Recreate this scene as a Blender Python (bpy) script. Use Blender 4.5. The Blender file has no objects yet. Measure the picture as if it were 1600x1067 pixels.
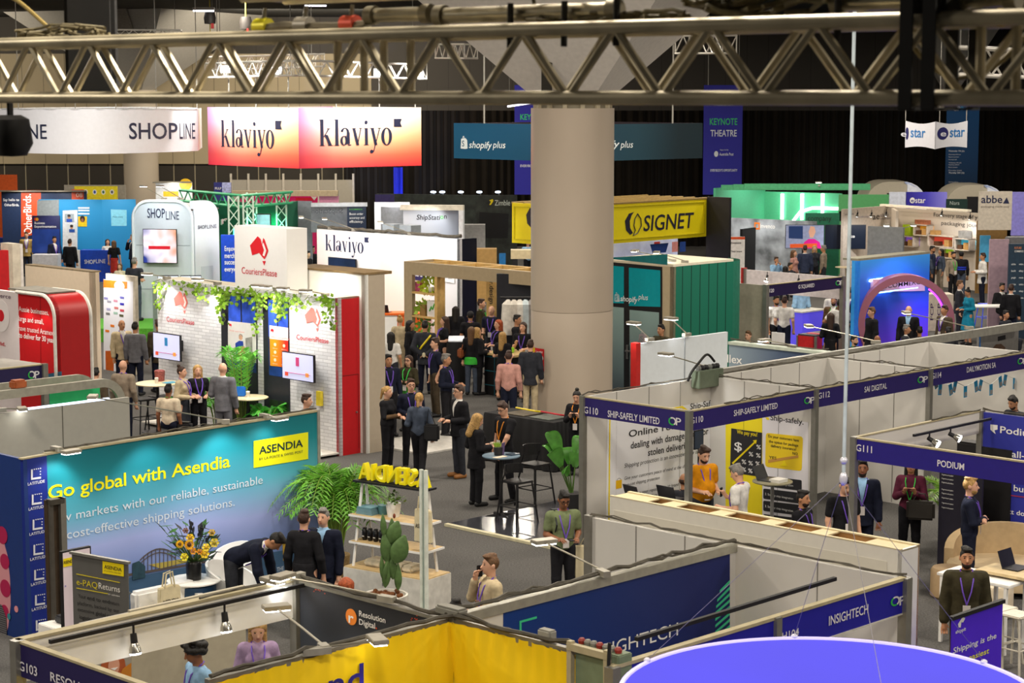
import bpy,bmesh,math,random
import numpy as np
from mathutils import Vector,Matrix
random.seed(7);RNG=np.random.default_rng(7)
S=bpy.context.scene;COL=S.collection
# ---------------------------------------------------------------- camera, world, hall lights, exposure
F=3111.0;HC=7.3;PITCH=math.atan(383/3111.0)
cd=bpy.data.cameras.new('camera');cam=bpy.data.objects.new('camera',cd);COL.objects.link(cam)
cam.location=(0,0,HC);cam.rotation_euler=(math.pi/2-PITCH,0,0)
cd.sensor_width=36;cd.lens=F/1600*36;cd.clip_end=400
cd.dof.use_dof=True;cd.dof.focus_distance=33;cd.dof.aperture_fstop=6.5
S.camera=cam
wd=bpy.data.worlds.new('hall air');S.world=wd;wd.use_nodes=True
wd.node_tree.nodes['Background'].inputs[0].default_value=(1,.93,.84,1)
wd.node_tree.nodes['Background'].inputs[1].default_value=.06
vs=S.view_settings;vs.view_transform='Standard';vs.look='None';vs.exposure=0.0;vs.gamma=1;vs.use_curve_mapping=False
try:
 S.cycles.use_denoising=True;S.cycles.max_bounces=6;S.cycles.sample_clamp_indirect=4
except Exception:pass
def area(name,loc,rot,sx,sy,power,col=(1,.95,.88)):
 l=bpy.data.lights.new(name,'AREA');l.shape='RECTANGLE';l.size=sx;l.size_y=sy;l.energy=power;l.color=col
 o=bpy.data.objects.new(name,l);COL.objects.link(o);o.location=loc;o.rotation_euler=rot
 return o
# high-bay lamps of the hall, under the ceiling (out of frame above the booths)
for ix in range(-2,3):
 for iy in range(6):
  area('high_bay_lamp',(ix*9.5,9+iy*14,10.6),(0,0,0),1.6,1.6,800,(1,.9,.76))
def spot(loc,tgt,power,ang=70,col=(1,.97,.92),blend=.6,r=.06,parent=None):  # serves lamp fixtures and also bare added spots without a fixture
 l=bpy.data.lights.new('flood_and_fill','SPOT');l.energy=power;l.spot_size=math.radians(ang);l.spot_blend=blend
 l.color=col;l.shadow_soft_size=r
 o=bpy.data.objects.new('flood_and_fill',l);COL.objects.link(o);o.location=loc
 o.rotation_euler=(Vector(tgt)-Vector(loc)).to_track_quat('-Z','Y').to_euler()
 return o
# ---------------------------------------------------------------- projection helpers (world points from measured directions)
CP,SP=math.cos(PITCH),math.sin(PITCH)
def ray(px,py):
 a=(px-800)/F;b=(533.5-py)/F
 return Vector((a,CP+b*SP,-SP+b*CP))
def at(px,py,z=0.0):
 d=ray(px,py);t=(z-HC)/d.z
 return Vector((d.x*t,d.y*t,z))
def atd(px,py,Y):
 d=ray(px,py);t=Y/d.y
 return Vector((d.x*t,Y,HC+d.z*t))
AD=Vector((math.sin(math.radians(44.5)),math.cos(math.radians(44.5)),0))
BD=Vector((-AD.y,AD.x,0))
def run(p,d,px,z=None):
 """point on p + t*d standing in column px"""
 z=p.z if z is None else z
 a=(px-800)/F
# x = a*depth, depth = y*CP - (z-HC)*SP
 t=(a*(p.y*CP-(z-HC)*SP)-p.x)/(d.x-a*d.y*CP)
 return Vector((p.x+d.x*t,p.y+d.y*t,p.z))
# ---------------------------------------------------------------- materials
def lin(h):
 if not isinstance(h,str):return tuple(h)
 h=h.lstrip('#');o=[]
 for i in(0,2,4):
  c=int(h[i:i+2],16)/255
  o.append(c/12.92 if c<=.04045 else((c+.055)/1.055)**2.4)
 return tuple(o)
MC={}
def M(col,rough=.55,metal=0.0,var=.12,scale=9.0,emit=0.0,alpha=1.0,spec=.4,trans=0.0,bump=0.0,sheen=0.0):
 key=(col,rough,metal,var,scale,emit,alpha,spec,trans,bump,sheen)
 if key in MC:return MC[key]
 c=lin(col)
 m=bpy.data.materials.new('mat');m.use_nodes=True;nt=m.node_tree;b=nt.nodes['Principled BSDF']
 b.inputs['Roughness'].default_value=rough;b.inputs['Metallic'].default_value=metal
 b.inputs['Specular IOR Level'].default_value=spec
 if trans:b.inputs['Transmission Weight'].default_value=trans;b.inputs['IOR'].default_value=1.1
 if sheen:b.inputs['Sheen Weight'].default_value=sheen
 b.inputs['Alpha'].default_value=alpha
 b.inputs['Base Color'].default_value=(*c,1)
 if var>0 or bump:
  tc=nt.nodes.new('ShaderNodeTexCoord');n=nt.nodes.new('ShaderNodeTexNoise')
  n.inputs['Scale'].default_value=scale;n.inputs['Detail'].default_value=3
  nt.links.new(tc.outputs['Object'],n.inputs['Vector'])
  if var>0:
   mr=nt.nodes.new('ShaderNodeMapRange');mr.inputs[1].default_value=.3;mr.inputs[2].default_value=.7
   mr.inputs[3].default_value=1-var;mr.inputs[4].default_value=1+var
   mx=nt.nodes.new('ShaderNodeVectorMath');mx.operation='SCALE';mx.inputs[0].default_value=c
   nt.links.new(n.outputs['Fac'],mr.inputs[0]);nt.links.new(mr.outputs[0],mx.inputs['Scale'])
   nt.links.new(mx.outputs[0],b.inputs['Base Color'])
  if bump:
   bp=nt.nodes.new('ShaderNodeBump');bp.inputs['Strength'].default_value=bump;bp.inputs['Distance'].default_value=.02
   nt.links.new(n.outputs['Fac'],bp.inputs['Height']);nt.links.new(bp.outputs[0],b.inputs['Normal'])
 if emit:
  b.inputs['Emission Color'].default_value=(*c,1);b.inputs['Emission Strength'].default_value=emit
 MC[key]=m
 return m
def grad(name,stops,axis=2,lo=0.,hi=1.,rough=.5,emit=0.0,wob=.0,wscale=.6,stops2=None,axis2=0,lo2=0.,hi2=1.):
 """printed colour gradient along a local axis of the panel, optionally mixed with noise wobble"""
 m=bpy.data.materials.new(name);m.use_nodes=True;nt=m.node_tree;N=nt.nodes.new;L=nt.links.new
 b=nt.nodes['Principled BSDF'];b.inputs['Roughness'].default_value=rough;b.inputs['Specular IOR Level'].default_value=.3
 tc=N('ShaderNodeTexCoord');sp=N('ShaderNodeSeparateXYZ');L(tc.outputs['Object'],sp.inputs[0])
 def ramp(ax,l,h,st):
  mr=N('ShaderNodeMapRange');mr.inputs[1].default_value=l;mr.inputs[2].default_value=h
  L(sp.outputs[ax],mr.inputs[0]);src=mr.outputs[0]
  if wob:
   n=N('ShaderNodeTexNoise');n.inputs['Scale'].default_value=wscale;n.inputs['Detail'].default_value=1
   L(tc.outputs['Object'],n.inputs['Vector'])
   a=N('ShaderNodeMath');a.operation='SUBTRACT';a.inputs[1].default_value=.5;L(n.outputs['Fac'],a.inputs[0])
   k=N('ShaderNodeMath');k.operation='MULTIPLY_ADD';k.inputs[1].default_value=wob;L(a.outputs[0],k.inputs[0]);L(src,k.inputs[2]);src=k.outputs[0]
  r=N('ShaderNodeValToRGB');e=r.color_ramp.elements
  while len(e)<len(st):e.new(.5)
  for i,(p,c)in enumerate(st):e[i].position=p;e[i].color=(*lin(c),1)
  L(src,r.inputs[0]);return r.outputs[0]
 out=ramp(axis,lo,hi,stops)
 if stops2:
  mx=N('ShaderNodeMix');mx.data_type='RGBA';mx.blend_type='MULTIPLY';mx.inputs[0].default_value=1
  L(out,mx.inputs[6]);L(ramp(axis2,lo2,hi2,stops2),mx.inputs[7]);out=mx.outputs[2]
 L(out,b.inputs['Base Color'])
 if emit:L(out,b.inputs['Emission Color']);b.inputs['Emission Strength'].default_value=emit
 return m
def stripes(c1,c2,axis,period,frac,rough=.6,tilt=0.0,bump=0.0):
 m=bpy.data.materials.new('stripes');m.use_nodes=True;nt=m.node_tree;N=nt.nodes.new;L=nt.links.new
 b=nt.nodes['Principled BSDF'];b.inputs['Roughness'].default_value=rough;b.inputs['Specular IOR Level'].default_value=.2
 tc=N('ShaderNodeTexCoord');sp=N('ShaderNodeSeparateXYZ');L(tc.outputs['Object'],sp.inputs[0])
 d=N('ShaderNodeMath');d.operation='DIVIDE';d.inputs[1].default_value=period;L(sp.outputs[axis],d.inputs[0])
 f=N('ShaderNodeMath');f.operation='FRACT';L(d.outputs[0],f.inputs[0])
 g=N('ShaderNodeMath');g.operation='LESS_THAN';g.inputs[1].default_value=frac;L(f.outputs[0],g.inputs[0])
 mx=N('ShaderNodeMix');mx.data_type='RGBA';L(g.outputs[0],mx.inputs[0])
 mx.inputs[6].default_value=(*lin(c1),1);mx.inputs[7].default_value=(*lin(c2),1);L(mx.outputs[2],b.inputs['Base Color'])
 return m
# ---------------------------------------------------------------- objects
WM={}
def empty(name,loc,rz=0.0):
 o=bpy.data.objects.new(name,None);COL.objects.link(o);o.empty_display_size=.2
 o.location=loc;o.rotation_euler=(0,0,rz);WM[o.name]=Matrix.Translation(Vector(loc))@Matrix.Rotation(rz,4,'Z')
 return o
def tag(o,label=None,cat=None,group=None,kind=None):
 if label:o['label']=label
 if cat:o['category']=cat
 if group:o['group']=group
 if kind:o['kind']=kind
 return o
def thing(name,loc,label,cat,group=None,rz=0.0):
 return tag(empty(name,loc,rz),label,cat,group)
def put(o,parent=None,mw=None):
 mw=mw if mw is not None else Matrix.Identity(4)
 if parent is not None:
  o.parent=parent;o.matrix_basis=WM[parent.name].inverted()@mw
 else:o.matrix_basis=mw
 COL.objects.link(o);WM[o.name]=mw.copy()
 return o
class MB:
 """collects shapes (in the object's own frame) into ONE mesh"""
 def __init__(s):s.v=[];s.f=[];s.mi=[];s.m=0
 def add(s,vs,fs):
  n=len(s.v);s.v+=[tuple(v)for v in vs];s.f+=[tuple(i+n for i in f)for f in fs];s.mi+=[s.m]*len(fs);return s
 def box(s,x0,x1,y0,y1,z0,z1):
  v=[(x,y,z)for x in(x0,x1)for y in(y0,y1)for z in(z0,z1)]
  return s.add(v,[(0,1,3,2),(4,6,7,5),(0,4,5,1),(2,3,7,6),(0,2,6,4),(1,5,7,3)])
 def obox(s,c,ax,ay,az):
  c,ax,ay,az=map(Vector,(c,ax,ay,az))
  v=[c+sx*ax+sy*ay+sz*az for sx in(-1,1)for sy in(-1,1)for sz in(-1,1)]
  return s.add(v,[(0,1,3,2),(4,6,7,5),(0,4,5,1),(2,3,7,6),(0,2,6,4),(1,5,7,3)])
 def tube(s,pts,r,n=8,cap=True):
  pts=[Vector(p)for p in pts];rs=r if isinstance(r,(list,tuple))else[r]*len(pts)
  rings=[];up=None
  for i,p in enumerate(pts):
   t=(pts[min(i+1,len(pts)-1)]-pts[max(i-1,0)])
   t=t.normalized()if t.length>1e-9 else Vector((0,0,1))
   if up is None:
    up=t.orthogonal().normalized()
   up=(up-t*up.dot(t));up=up.normalized()if up.length>1e-6 else t.orthogonal().normalized()
   w=t.cross(up)
   rings.append([p+rs[i]*(math.cos(2*math.pi*k/n)*up+math.sin(2*math.pi*k/n)*w)for k in range(n)])
  vs=[v for rg in rings for v in rg];fs=[]
  for i in range(len(pts)-1):
   for k in range(n):
    a=i*n+k;b=i*n+(k+1)%n;fs.append((a,b,b+n,a+n))
  if cap:fs.append(tuple(range(n))[::-1]);fs.append(tuple(range((len(pts)-1)*n,len(pts)*n)))
  return s.add(vs,fs)
 def lathe(s,prof,c=(0,0,0),n=24,sx=1.0,sy=1.0):
  vs=[];fs=[];m=len(prof)
  for k in range(n):
   a=2*math.pi*k/n
   for r,z in prof:vs.append((c[0]+sx*r*math.cos(a),c[1]+sy*r*math.sin(a),c[2]+z))
  for k in range(n):
   for i in range(m-1):
    a=k*m+i;b=((k+1)%n)*m+i;fs.append((a,b,b+1,a+1))
  for i,(r,z)in((0,prof[0]),(m-1,prof[-1])):
   if r>1e-6:fs.append(tuple(k*m+i for k in range(n)))
  return s.add(vs,fs)
 def ell(s,c,r,n=12,m=8):
  vs=[];fs=[]
  for i in range(m+1):
   t=math.pi*i/m
   for k in range(n):
    a=2*math.pi*k/n;vs.append((c[0]+r[0]*math.sin(t)*math.cos(a),c[1]+r[1]*math.sin(t)*math.sin(a),c[2]+r[2]*math.cos(t)))
  for i in range(m):
   for k in range(n):fs.append((i*n+k,(i+1)*n+k,(i+1)*n+(k+1)%n,i*n+(k+1)%n))
  return s.add(vs,fs)
 def prism(s,pts,off):
  """extruded polygon: pts 3-D, off extrusion vector"""
  pts=[Vector(p)for p in pts];off=Vector(off);n=len(pts)
  return s.add(pts+[p+off for p in pts],[tuple(range(n)),tuple(range(n,2*n))[::-1]]+[(i,i+n,(i+1)%n+n,(i+1)%n)for i in range(n)])
 def build(s,name,mat,parent=None,mw=None,smooth=False,bevel=0.0):
  me=bpy.data.meshes.new(name);me.from_pydata(s.v,[],s.f)
  for m in(mat if isinstance(mat,(list,tuple))else[mat]):me.materials.append(m)
  if any(s.mi):me.polygons.foreach_set('material_index',s.mi)
  bm=bmesh.new();bm.from_mesh(me);bmesh.ops.recalc_face_normals(bm,faces=bm.faces)
  if bevel:
   bmesh.ops.bevel(bm,geom=[e for e in bm.edges if len(e.link_faces)==2 and e.calc_face_angle(0)>.5],offset=bevel,segments=2,affect='EDGES')
  bm.to_mesh(me);bm.free()
  if smooth:
   me.polygons.foreach_set('use_smooth',[True]*len(me.polygons))
   try:me.set_sharp_from_angle(angle=math.radians(40))
   except Exception:pass
  return put(bpy.data.objects.new(name,me),parent,mw)
# ---------------------------------------------------------------- lettering: glyph outlines cached once
GL={}
def glyphs():
 tmp=[]
 chars=[chr(i)for i in range(33,127)]+['\u00ae']
 for bold in(0,1):
  for c in['HH']+chars:
   for body in([c]if c=='HH' else[c,'H'+c+'H']):
    cu=bpy.data.curves.new('g','FONT');cu.body=body;cu.size=1;cu.resolution_u=3
    cu.offset=.012 if bold else 0.0
    o=bpy.data.objects.new('g',cu);COL.objects.link(o);tmp.append((bold,c,body,o))
 dg=bpy.context.evaluated_depsgraph_get()
 base={};wid={}
 for bold,c,body,o in tmp:
  e=o.evaluated_get(dg)
  if c=='HH' or len(body)>1:
   xs=[v[0]for v in e.bound_box];w=max(xs)-min(xs)
   if c=='HH':base[bold]=w
   else:wid[(bold,c)]=w-base[bold]
  else:
   me=e.to_mesh();GL[(bold,c)]=([(v.co.x,v.co.y)for v in me.vertices],[tuple(p.vertices)for p in me.polygons]);e.to_mesh_clear()
 for k,w in wid.items():GL[k]=(*GL[k],w)
 for _,_,_,o in tmp:
  cu=o.data;bpy.data.objects.remove(o);bpy.data.curves.remove(cu)
glyphs()
def text_geo(s,bold=1,track=0.0,shear=0.0):
 """flat lettering, cap height 1, starting at x=0; returns verts, faces, width"""
 V=[];Fc=[];x=0.0
 for ch in s:
  if ch==' ':x+=.3+track;continue
  v,f,w=GL.get((bold,ch),GL[(bold,'x')])
  n=len(V);V+=[((a+x)/.73,b/.73)for a,b in v];Fc+=[tuple(i+n for i in q)for q in f];x+=w+track
 if shear:V=[(a+shear*b,b)for a,b in V]
 if not V:return[],[],1
 x0=min(a for a,b in V);x1=max(a for a,b in V)
 return[(a-x0,b)for a,b in V],Fc,x1-x0
class Wall:
 """vertical panel, p0 = left end as seen, front face at local y = 0, x along, z up from the floor"""
 def __init__(s,p0,p1,zt,zb=0.0,t=.06,mat=None,name='wall_panel',parent=None,build=True,smooth=False,bevel=0.0,label=None):
  s.p0=Vector((p0[0],p0[1],0));s.p1=Vector((p1[0],p1[1],0));d=s.p1-s.p0;s.L=d.length;s.d=d/s.L
  s.y=Vector((-s.d.y,s.d.x,0));s.zt=zt;s.zb=zb;s.t=t;s.parent=parent
  s.mw=Matrix(((s.d.x,s.y.x,0,s.p0.x),(s.d.y,s.y.y,0,s.p0.y),(0,0,1,0),(0,0,0,1)))
  s.o=None;s.layer=1
  if build:
   b=MB();b.box(0,s.L,0,t,zb,zt);s.o=b.build(name,mat,parent,s.mw,bevel=bevel)
   if label:s.o['label']=label
 def px(s,x,y):
  r=ray(x,y);c=Vector((0,0,HC));k=(s.p0-c).dot(s.y)/r.dot(s.y);p=c+r*k
  return(p-s.p0).dot(s.d),p.z
 def world(s,u,z,y=0.0):return s.p0+s.d*u+s.y*y+Vector((0,0,z))
 def own(s,par):return par if par is not None else(s.o if s.o is not None else s.parent)
 def poly(s,pts,mat,name='graphic',lay=1,local=False,par=None,th=.003,label=None,out=0.0):
  q=pts if local else[s.px(*p)for p in pts]
  b=MB();y=-.004*lay-out
  b.prism([(u,y,z)for u,z in q],(0,th if not out else out+.003,0));o=b.build(name,mat,s.own(par),s.mw)
  if label:o['label']=label
  return o
 def rect(s,u0,u1,z0,z1,mat,name='graphic',lay=1,par=None,out=0.0,label=None):
  return s.poly([(u0,z0),(u1,z0),(u1,z1),(u0,z1)],mat,name,lay,True,par,label=label,out=out)
 def rpx(s,x0,y0,x1,y1,mat,name='graphic',lay=1,par=None,out=0.0,label=None):
  """upright rectangle between two picture points"""
  (u0,z0),(u1,z1)=s.px(x0,y0),s.px(x1,y1)
  return s.rect(min(u0,u1),max(u0,u1),min(z0,z1),max(z0,z1),mat,name,lay,par,out,label)
 def disc(s,x,y,r,mat,name='graphic',lay=1,par=None,ry=None,n=20,inner=0.0,a0=0,a1=360):
  u,z=s.px(x,y);dd=(s.world(u,z)-Vector((0,0,HC))).length/3134;ry=r*dd if ry is None else ry*dd;r=abs(s.px(x+r,y)[0]-s.px(x-r,y)[0])/2
  if not inner:
   return s.poly([(u+r*math.cos(2*math.pi*k/n),z+ry*math.sin(2*math.pi*k/n))for k in range(n)],mat,name,lay,True,par)
  b=MB();ang=[math.radians(a0+(a1-a0)*k/n)for k in range(n+1)];y0=-.004*lay
  for k in range(n):
   q=[(ang[k],1),(ang[k+1],1),(ang[k+1],inner),(ang[k],inner)]
   b.add([(u+r*f*math.cos(a),y0,z+ry*f*math.sin(a))for a,f in q],[(0,1,2,3)])
  o=b.build(name,mat,s.own(par),s.mw);bm=bmesh.new();bm.from_mesh(o.data);bmesh.ops.remove_doubles(bm,verts=bm.verts,dist=1e-5);bm.to_mesh(o.data);bm.free();return o
 def text(s,st,x0,y0,x1,h=None,mat=None,bold=1,lay=2,par=None,name='lettering',track=0.0,shear=0.0,label=None,z1y=None,depth=0.0):
  """baseline from picture point (x0,y0) to column x1, cap height h in picture pixels"""
  (u0,z0),(u1,_)=s.px(x0,y0),s.px(x1,y0)
  dd=(s.world((u0+u1)/2,z0)-Vector((0,0,HC))).length/3134
  V,Fc,w=text_geo(st,bold,track,shear);sx=abs(u1-u0)/w;sz=h*dd if h else sx
  if u1<u0:V=[(-a,b)for a,b in V]
  b=MB();y=-.004*lay-depth
  b.add([(u0+a*sx,y,z0+c*sz)for a,c in V],Fc)
  o=b.build(name,mat,s.own(par),s.mw)
  if depth:
   bm=bmesh.new();bm.from_mesh(o.data)
   r=bmesh.ops.extrude_face_region(bm,geom=bm.faces[:])
   bmesh.ops.translate(bm,verts=[e for e in r['geom']if isinstance(e,bmesh.types.BMVert)],vec=(0,depth,0));bm.to_mesh(o.data);bm.free()
  if label:o['label']=label
  return o
# ---------------------------------------------------------------- the hall
def struct(o,kind='structure'):o['kind']=kind;return o
CARPET=bpy.data.materials.new('carpet');CARPET.use_nodes=True
def _carpet():
 nt=CARPET.node_tree;N=nt.nodes.new;L=nt.links.new;b=nt.nodes['Principled BSDF'];b.inputs['Roughness'].default_value=.95;b.inputs['Specular IOR Level'].default_value=.1
 tc=N('ShaderNodeTexCoord');a=N('ShaderNodeTexNoise');a.inputs['Scale'].default_value=38;a.inputs['Detail'].default_value=4
 c=N('ShaderNodeTexNoise');c.inputs['Scale'].default_value=.25
 L(tc.outputs['Object'],a.inputs[0]);L(tc.outputs['Object'],c.inputs[0])
 r=N('ShaderNodeValToRGB');r.color_ramp.elements[0].position=.2;r.color_ramp.elements[0].color=(*lin('#383736'),1);r.color_ramp.elements[1].position=.8;r.color_ramp.elements[1].color=(*lin('#6f6d6b'),1)
 mm=N('ShaderNodeMath');mm.operation='MULTIPLY_ADD';mm.inputs[1].default_value=.16;L(c.outputs['Fac'],mm.inputs[0])
 k=N('ShaderNodeMath');k.operation='MULTIPLY';k.inputs[1].default_value=.85;L(a.outputs['Fac'],k.inputs[0]);L(k.outputs[0],mm.inputs[2])
 L(mm.outputs[0],r.inputs[0]);L(r.outputs[0],b.inputs['Base Color'])
_carpet()
b=MB();b.box(-46,46,-4,104,-.2,0);struct(b.build('floor',CARPET))
b=MB();b.box(-46,46,-4,104,11.2,11.5);struct(b.build('ceiling',M('#0d0d0e',.9,var=0)))
b=MB();b.box(-46,46,100,100.4,0,3.95);wlow=struct(b.build('wall_back',stripes('#36322d','#8d8470',0,1.06,.05)))
b=MB();b.box(-46,-7.0,99.85,100.39,3.95,9.4);struct(b.build('wall_back',stripes('#a2957c','#6f6655',0,1.06,.03)))
b=MB();b.box(-7.0,46,99.9,100.39,3.95,11.2);b.box(-46,-7.0,99.86,100.39,9.4,11.2);struct(b.build('wall_back',stripes('#413d39','#35322f',0,1.06,.03)))
for sx,nm in((-1,'wall_left'),(1,'wall_right')):
 b=MB();b.box(*sorted((sx*46,sx*46.4)),-4,104,0,11.5);struct(b.build(nm,M('#5f594e',.8)))
# black pleated drape in front of the back wall
def drape(x0,x1,Y,zt,mat,label,name='stage_curtain',zb=0.0,per=.42,amp=.1):
 n=int((x1-x0)/per*6);b=MB();vs=[];fs=[]
 for i in range(n+1):
  x=x0+(x1-x0)*i/n;ph=2*math.pi*(x/per+.35*math.sin(x*1.7));y=Y+amp*math.sin(ph)
  vs+=[(x,y,zb),(x,y,zt)]
 for i in range(n):fs.append((2*i,2*i+2,2*i+3,2*i+1))
 b.add(vs,fs);o=b.build(name,mat,smooth=True);tag(o,label,'curtain');return o
drape(-8.2,45,97.5,7.3-22*97.5/3134,M('#17130f',.95,var=.25,scale=.8,spec=.05,sheen=.1),'long black pleated drape hung across the far end of the hall')
drape(at(615,300,2).x/at(615,300,2).y*95,-5.2,95,3.95,M('#1522a8',.8),'narrow blue lit drape hanging in front of the black curtain',per=.3)
spot((-5.6,92.5,.3),(-5.6,95,2.6),900,60,(.25,.4,1))
for x in(-27,-11,-6):area('wall_fill',(x,90,10.7),(math.radians(48),0,0),3,.4,750,(1,.88,.68))  # added fill lights that brighten the beige back wall, not known hall lamps
# columns
CONC=M('#b3a797',.42,var=.05,scale=.6)
def column():
 c=at(895,650,0);c=Vector((c.x,c.y+.955,0));R=.955
 t=tag(empty('pillar',c),'big round cream column with smooth sleeve in the middle of the hall','column');t['kind']='structure'
 mw=Matrix.Translation(c)
 b=MB();b.lathe([(R,0),(R,2.35),(R-.004,2.36),(R-.004,2.37),(R+.006,2.38),(R+.006,7.03),(R-.03,7.03)],n=64);b.build('column_sleeve',M('#b3a595',.33,var=.04,scale=.5),t,mw,smooth=True)
 b=MB();b.lathe([(R-.12,6.9),(R-.12,7.16)],n=48);b.build('column_neck',M('#7d7664',.6),t,mw,smooth=True)
 b=MB()
 for k in range(14):
  a=2*math.pi*k/14;b.obox((.87*math.cos(a),.87*math.sin(a),7.09),(-.05*math.sin(a),.05*math.cos(a),0),(.04*math.cos(a),.04*math.sin(a),0),(0,0,.08))
 b.build('bracket_ring',M('#a99f87',.6),t,mw)
 b=MB();r0,r1,z0,z1=.95,6.4,7.3,11.3;a0=math.radians(-64)
 q0=[(r0*1.1*math.cos(a0+k*math.pi/2),r0*1.1*math.sin(a0+k*math.pi/2),z0)for k in range(4)];q1=[(r1*math.cos(a0+k*math.pi/2),r1*math.sin(a0+k*math.pi/2),z1)for k in range(4)]
 b.add(q0+q1,[(k,(k+1)%4,4+(k+1)%4,4+k)for k in range(4)]+[(0,1,2,3),(4,5,6,7)]);b.build('flared_capital',M('#d3cdc6',.7,var=.05),t,mw)
 b=MB();b.obox((-.62,-1.25,7.9),(.12,0,0),(0,.1,0),(0,0,.58));b.build('dark_slot',M('#1f1a12',.8),t,mw)  # dark box stands in for the shaded gap in the capital
# recycling notices on the sleeve
 for nm,hx,px0,wpx,lab in(('notice','#c11a22',843,15,'red waste sorting notice with white icons'),('notice','#d9b41c',832.5,3,'yellow waste sorting notice seen edge on')):
  px,pz=at(px0,600,0),0
  ang=math.atan2(-1,-0.0)+(px0-895)/64.5*1.2
  sn=max(-1,min(1,(px0-895)/65.0));th=-math.pi/2+math.asin(sn)
  w=.17 if hx=='#c11a22' else .17;n=5;vs=[];fs=[]
  for i in range(n+1):
   a=th+(i/n-.5)*2*w/R;vs+=[((R+.012)*math.cos(a),(R+.012)*math.sin(a),1.0),((R+.012)*math.cos(a),(R+.012)*math.sin(a),1.52)]
  for i in range(n):fs.append((2*i,2*i+2,2*i+3,2*i+1))
  b=MB();b.add(vs,fs);o=b.build(nm,M(hx,.4,var=0),t,mw);o['label']=lab
  if hx=='#c11a22':
   b=MB()
   for(i,z)in((-.6,1.3),(0,1.3),(.6,1.3),(-.4,1.12),(.3,1.12)):
    a=th+i*w/R;ca,sa=math.cos(a),math.sin(a);cc=Vector(((R+.016)*ca,(R+.016)*sa,z))
    b.add([cc+Vector((-sa,ca,0))*.045*math.cos(k*.6283)+Vector((0,0,.055*math.sin(k*.6283)))for k in range(10)],[tuple(range(10))])
   b.build('icon',M('#e8e4df',.5,var=0),o,mw)
   V,Fc,w0=text_geo('Landfill');b=MB()
   b.add([((R+.016)*math.cos(th+(x/w0-.5)*.24/R),(R+.016)*math.sin(th+(x/w0-.5)*.24/R),1.42+z*.045)for x,z in V],Fc);b.build('lettering',M('#e8e4df',.5,var=0),o,mw)
 a=-math.pi/2-.83;b=MB();b.obox(((R+.03)*math.cos(a),(R+.03)*math.sin(a),.8),(.07,0,0),(0,.035,0),(0,0,.08));b.build('socket_box',M('#cfc5b6',.5),t,mw,bevel=.008)
column()
def far_column(px,Y,hw,cap,lab,r=.0):
 X=(px-800)/F*Y*1.0;R=hw*Y/3134;t=tag(empty('pillar',(X,Y,0)),lab,'column');t['kind']='structure';mw=Matrix.Translation((X,Y,0))
 b=MB();b.lathe([(R,0),(R,7.6)],n=32);b.build('column_shaft',CONC,t,mw,smooth=True)
 b=MB();a0=math.radians(r);r0,r1,z0,z1=R*.6,cap,7.5,11.3
 q0=[(r0*math.cos(a0+k*math.pi/2),r0*math.sin(a0+k*math.pi/2),z0)for k in range(4)];q1=[(r1*math.cos(a0+k*math.pi/2),r1*math.sin(a0+k*math.pi/2),z1)for k in range(4)]
 b.add(q0+q1,[(k,(k+1)%4,4+(k+1)%4,4+k)for k in range(4)]+[(0,1,2,3),(4,5,6,7)]);b.build('flared_capital',M('#aaa7a2',.7,var=.05),t,mw)
far_column(222.5,96,27,6.4,'round cream column behind the long white fabric ring at the far wall',20)
far_column(1480,99,20,3.4,'pale flared column top behind the near truss at the far right',40)
b=MB()
for x0,y0,x1,y1,w in((178,-8,196,50,14),(258,-8,238,48,10)):
 p,q=atd(x0,y0,90),atd(x1,y1,92);d=(q-p).normalized();b.obox((p+q)/2,d*((q-p).length/2),Vector((w*90/3134,0,0)),Vector((0,.3,0)))
struct(b.build('ceiling_beam',M('#77716a',.8)))
# ---------------------------------------------------------------- trusses
def box_truss(name,p0,p1,size,r,label,panel=.42,mat=None,group=None,hang=None,size_h=None):
 p0,p1=Vector(p0),Vector(p1);d=(p1-p0);L=d.length;d=d/L;sd=Vector((0,0,1)).cross(d).normalized();up=d.cross(sd)
 h=(size_h or size)/2;w=size/2;mat=mat or M('#a8a18f',.38,.75,var=.15,scale=3)
 t=thing(name,p0,label,'truss',group)
 for sy in(-1,1):
  for sz in(-1,1):
   b=MB();o=sd*w*sy+up*h*sz;b.tube([p0+o,p1+o],r,10);b.build('chord',mat,t,smooth=True)
 n=max(2,round(L/panel));st=L/n
 def zig(a,c,nm,ph=0):
  b=MB()
  for i in range(n):
   x0,xm,x1=i*st,(i+.5)*st,(i+1)*st
   lo,hi=(a,c)if ph==0 else(c,a)
   b.tube([p0+d*x0+lo,p0+d*xm+hi],r*.55,6,cap=False);b.tube([p0+d*xm+hi,p0+d*x1+lo],r*.55,6,cap=False)
  b.build(nm,mat,t,smooth=True)
 zig(sd*-w-up*h,sd*-w+up*h,'lattice');zig(sd*w-up*h,sd*w+up*h,'lattice',1)
 zig(-sd*w+up*h,sd*w+up*h,'lattice');zig(-sd*w-up*h,sd*w-up*h,'lattice',1)
 for x in(0,L):
  b=MB();c=[p0+d*x+sd*w*a+up*h*e for a,e in((-1,-1),(1,-1),(1,1),(-1,1))]
  for i in range(4):b.tube([c[i],c[(i+1)%4]],r*.6,6)
  b.build('end_frame',mat,t,smooth=True)
 for q,zt in(hang or[]):
  b=MB();b.tube([p0+d*q*L+up*h,Vector((*(p0+d*q*L).xy,zt))],.012,6);b.build('hanging_wire',M('#77756f',.5),t)
 return t,d,sd,up
NEAR0,NEAR1=Vector((-3.15,9.85,7.415)),Vector((2.45,5.42,7.415))
nt_,nd,nsd,nup=box_truss('lighting_truss',NEAR0,NEAR1,.24,.026,'long box truss close overhead, crossing the whole hall view',.40,M('#aaa086',.4,.35,var=.25,scale=5))
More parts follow.
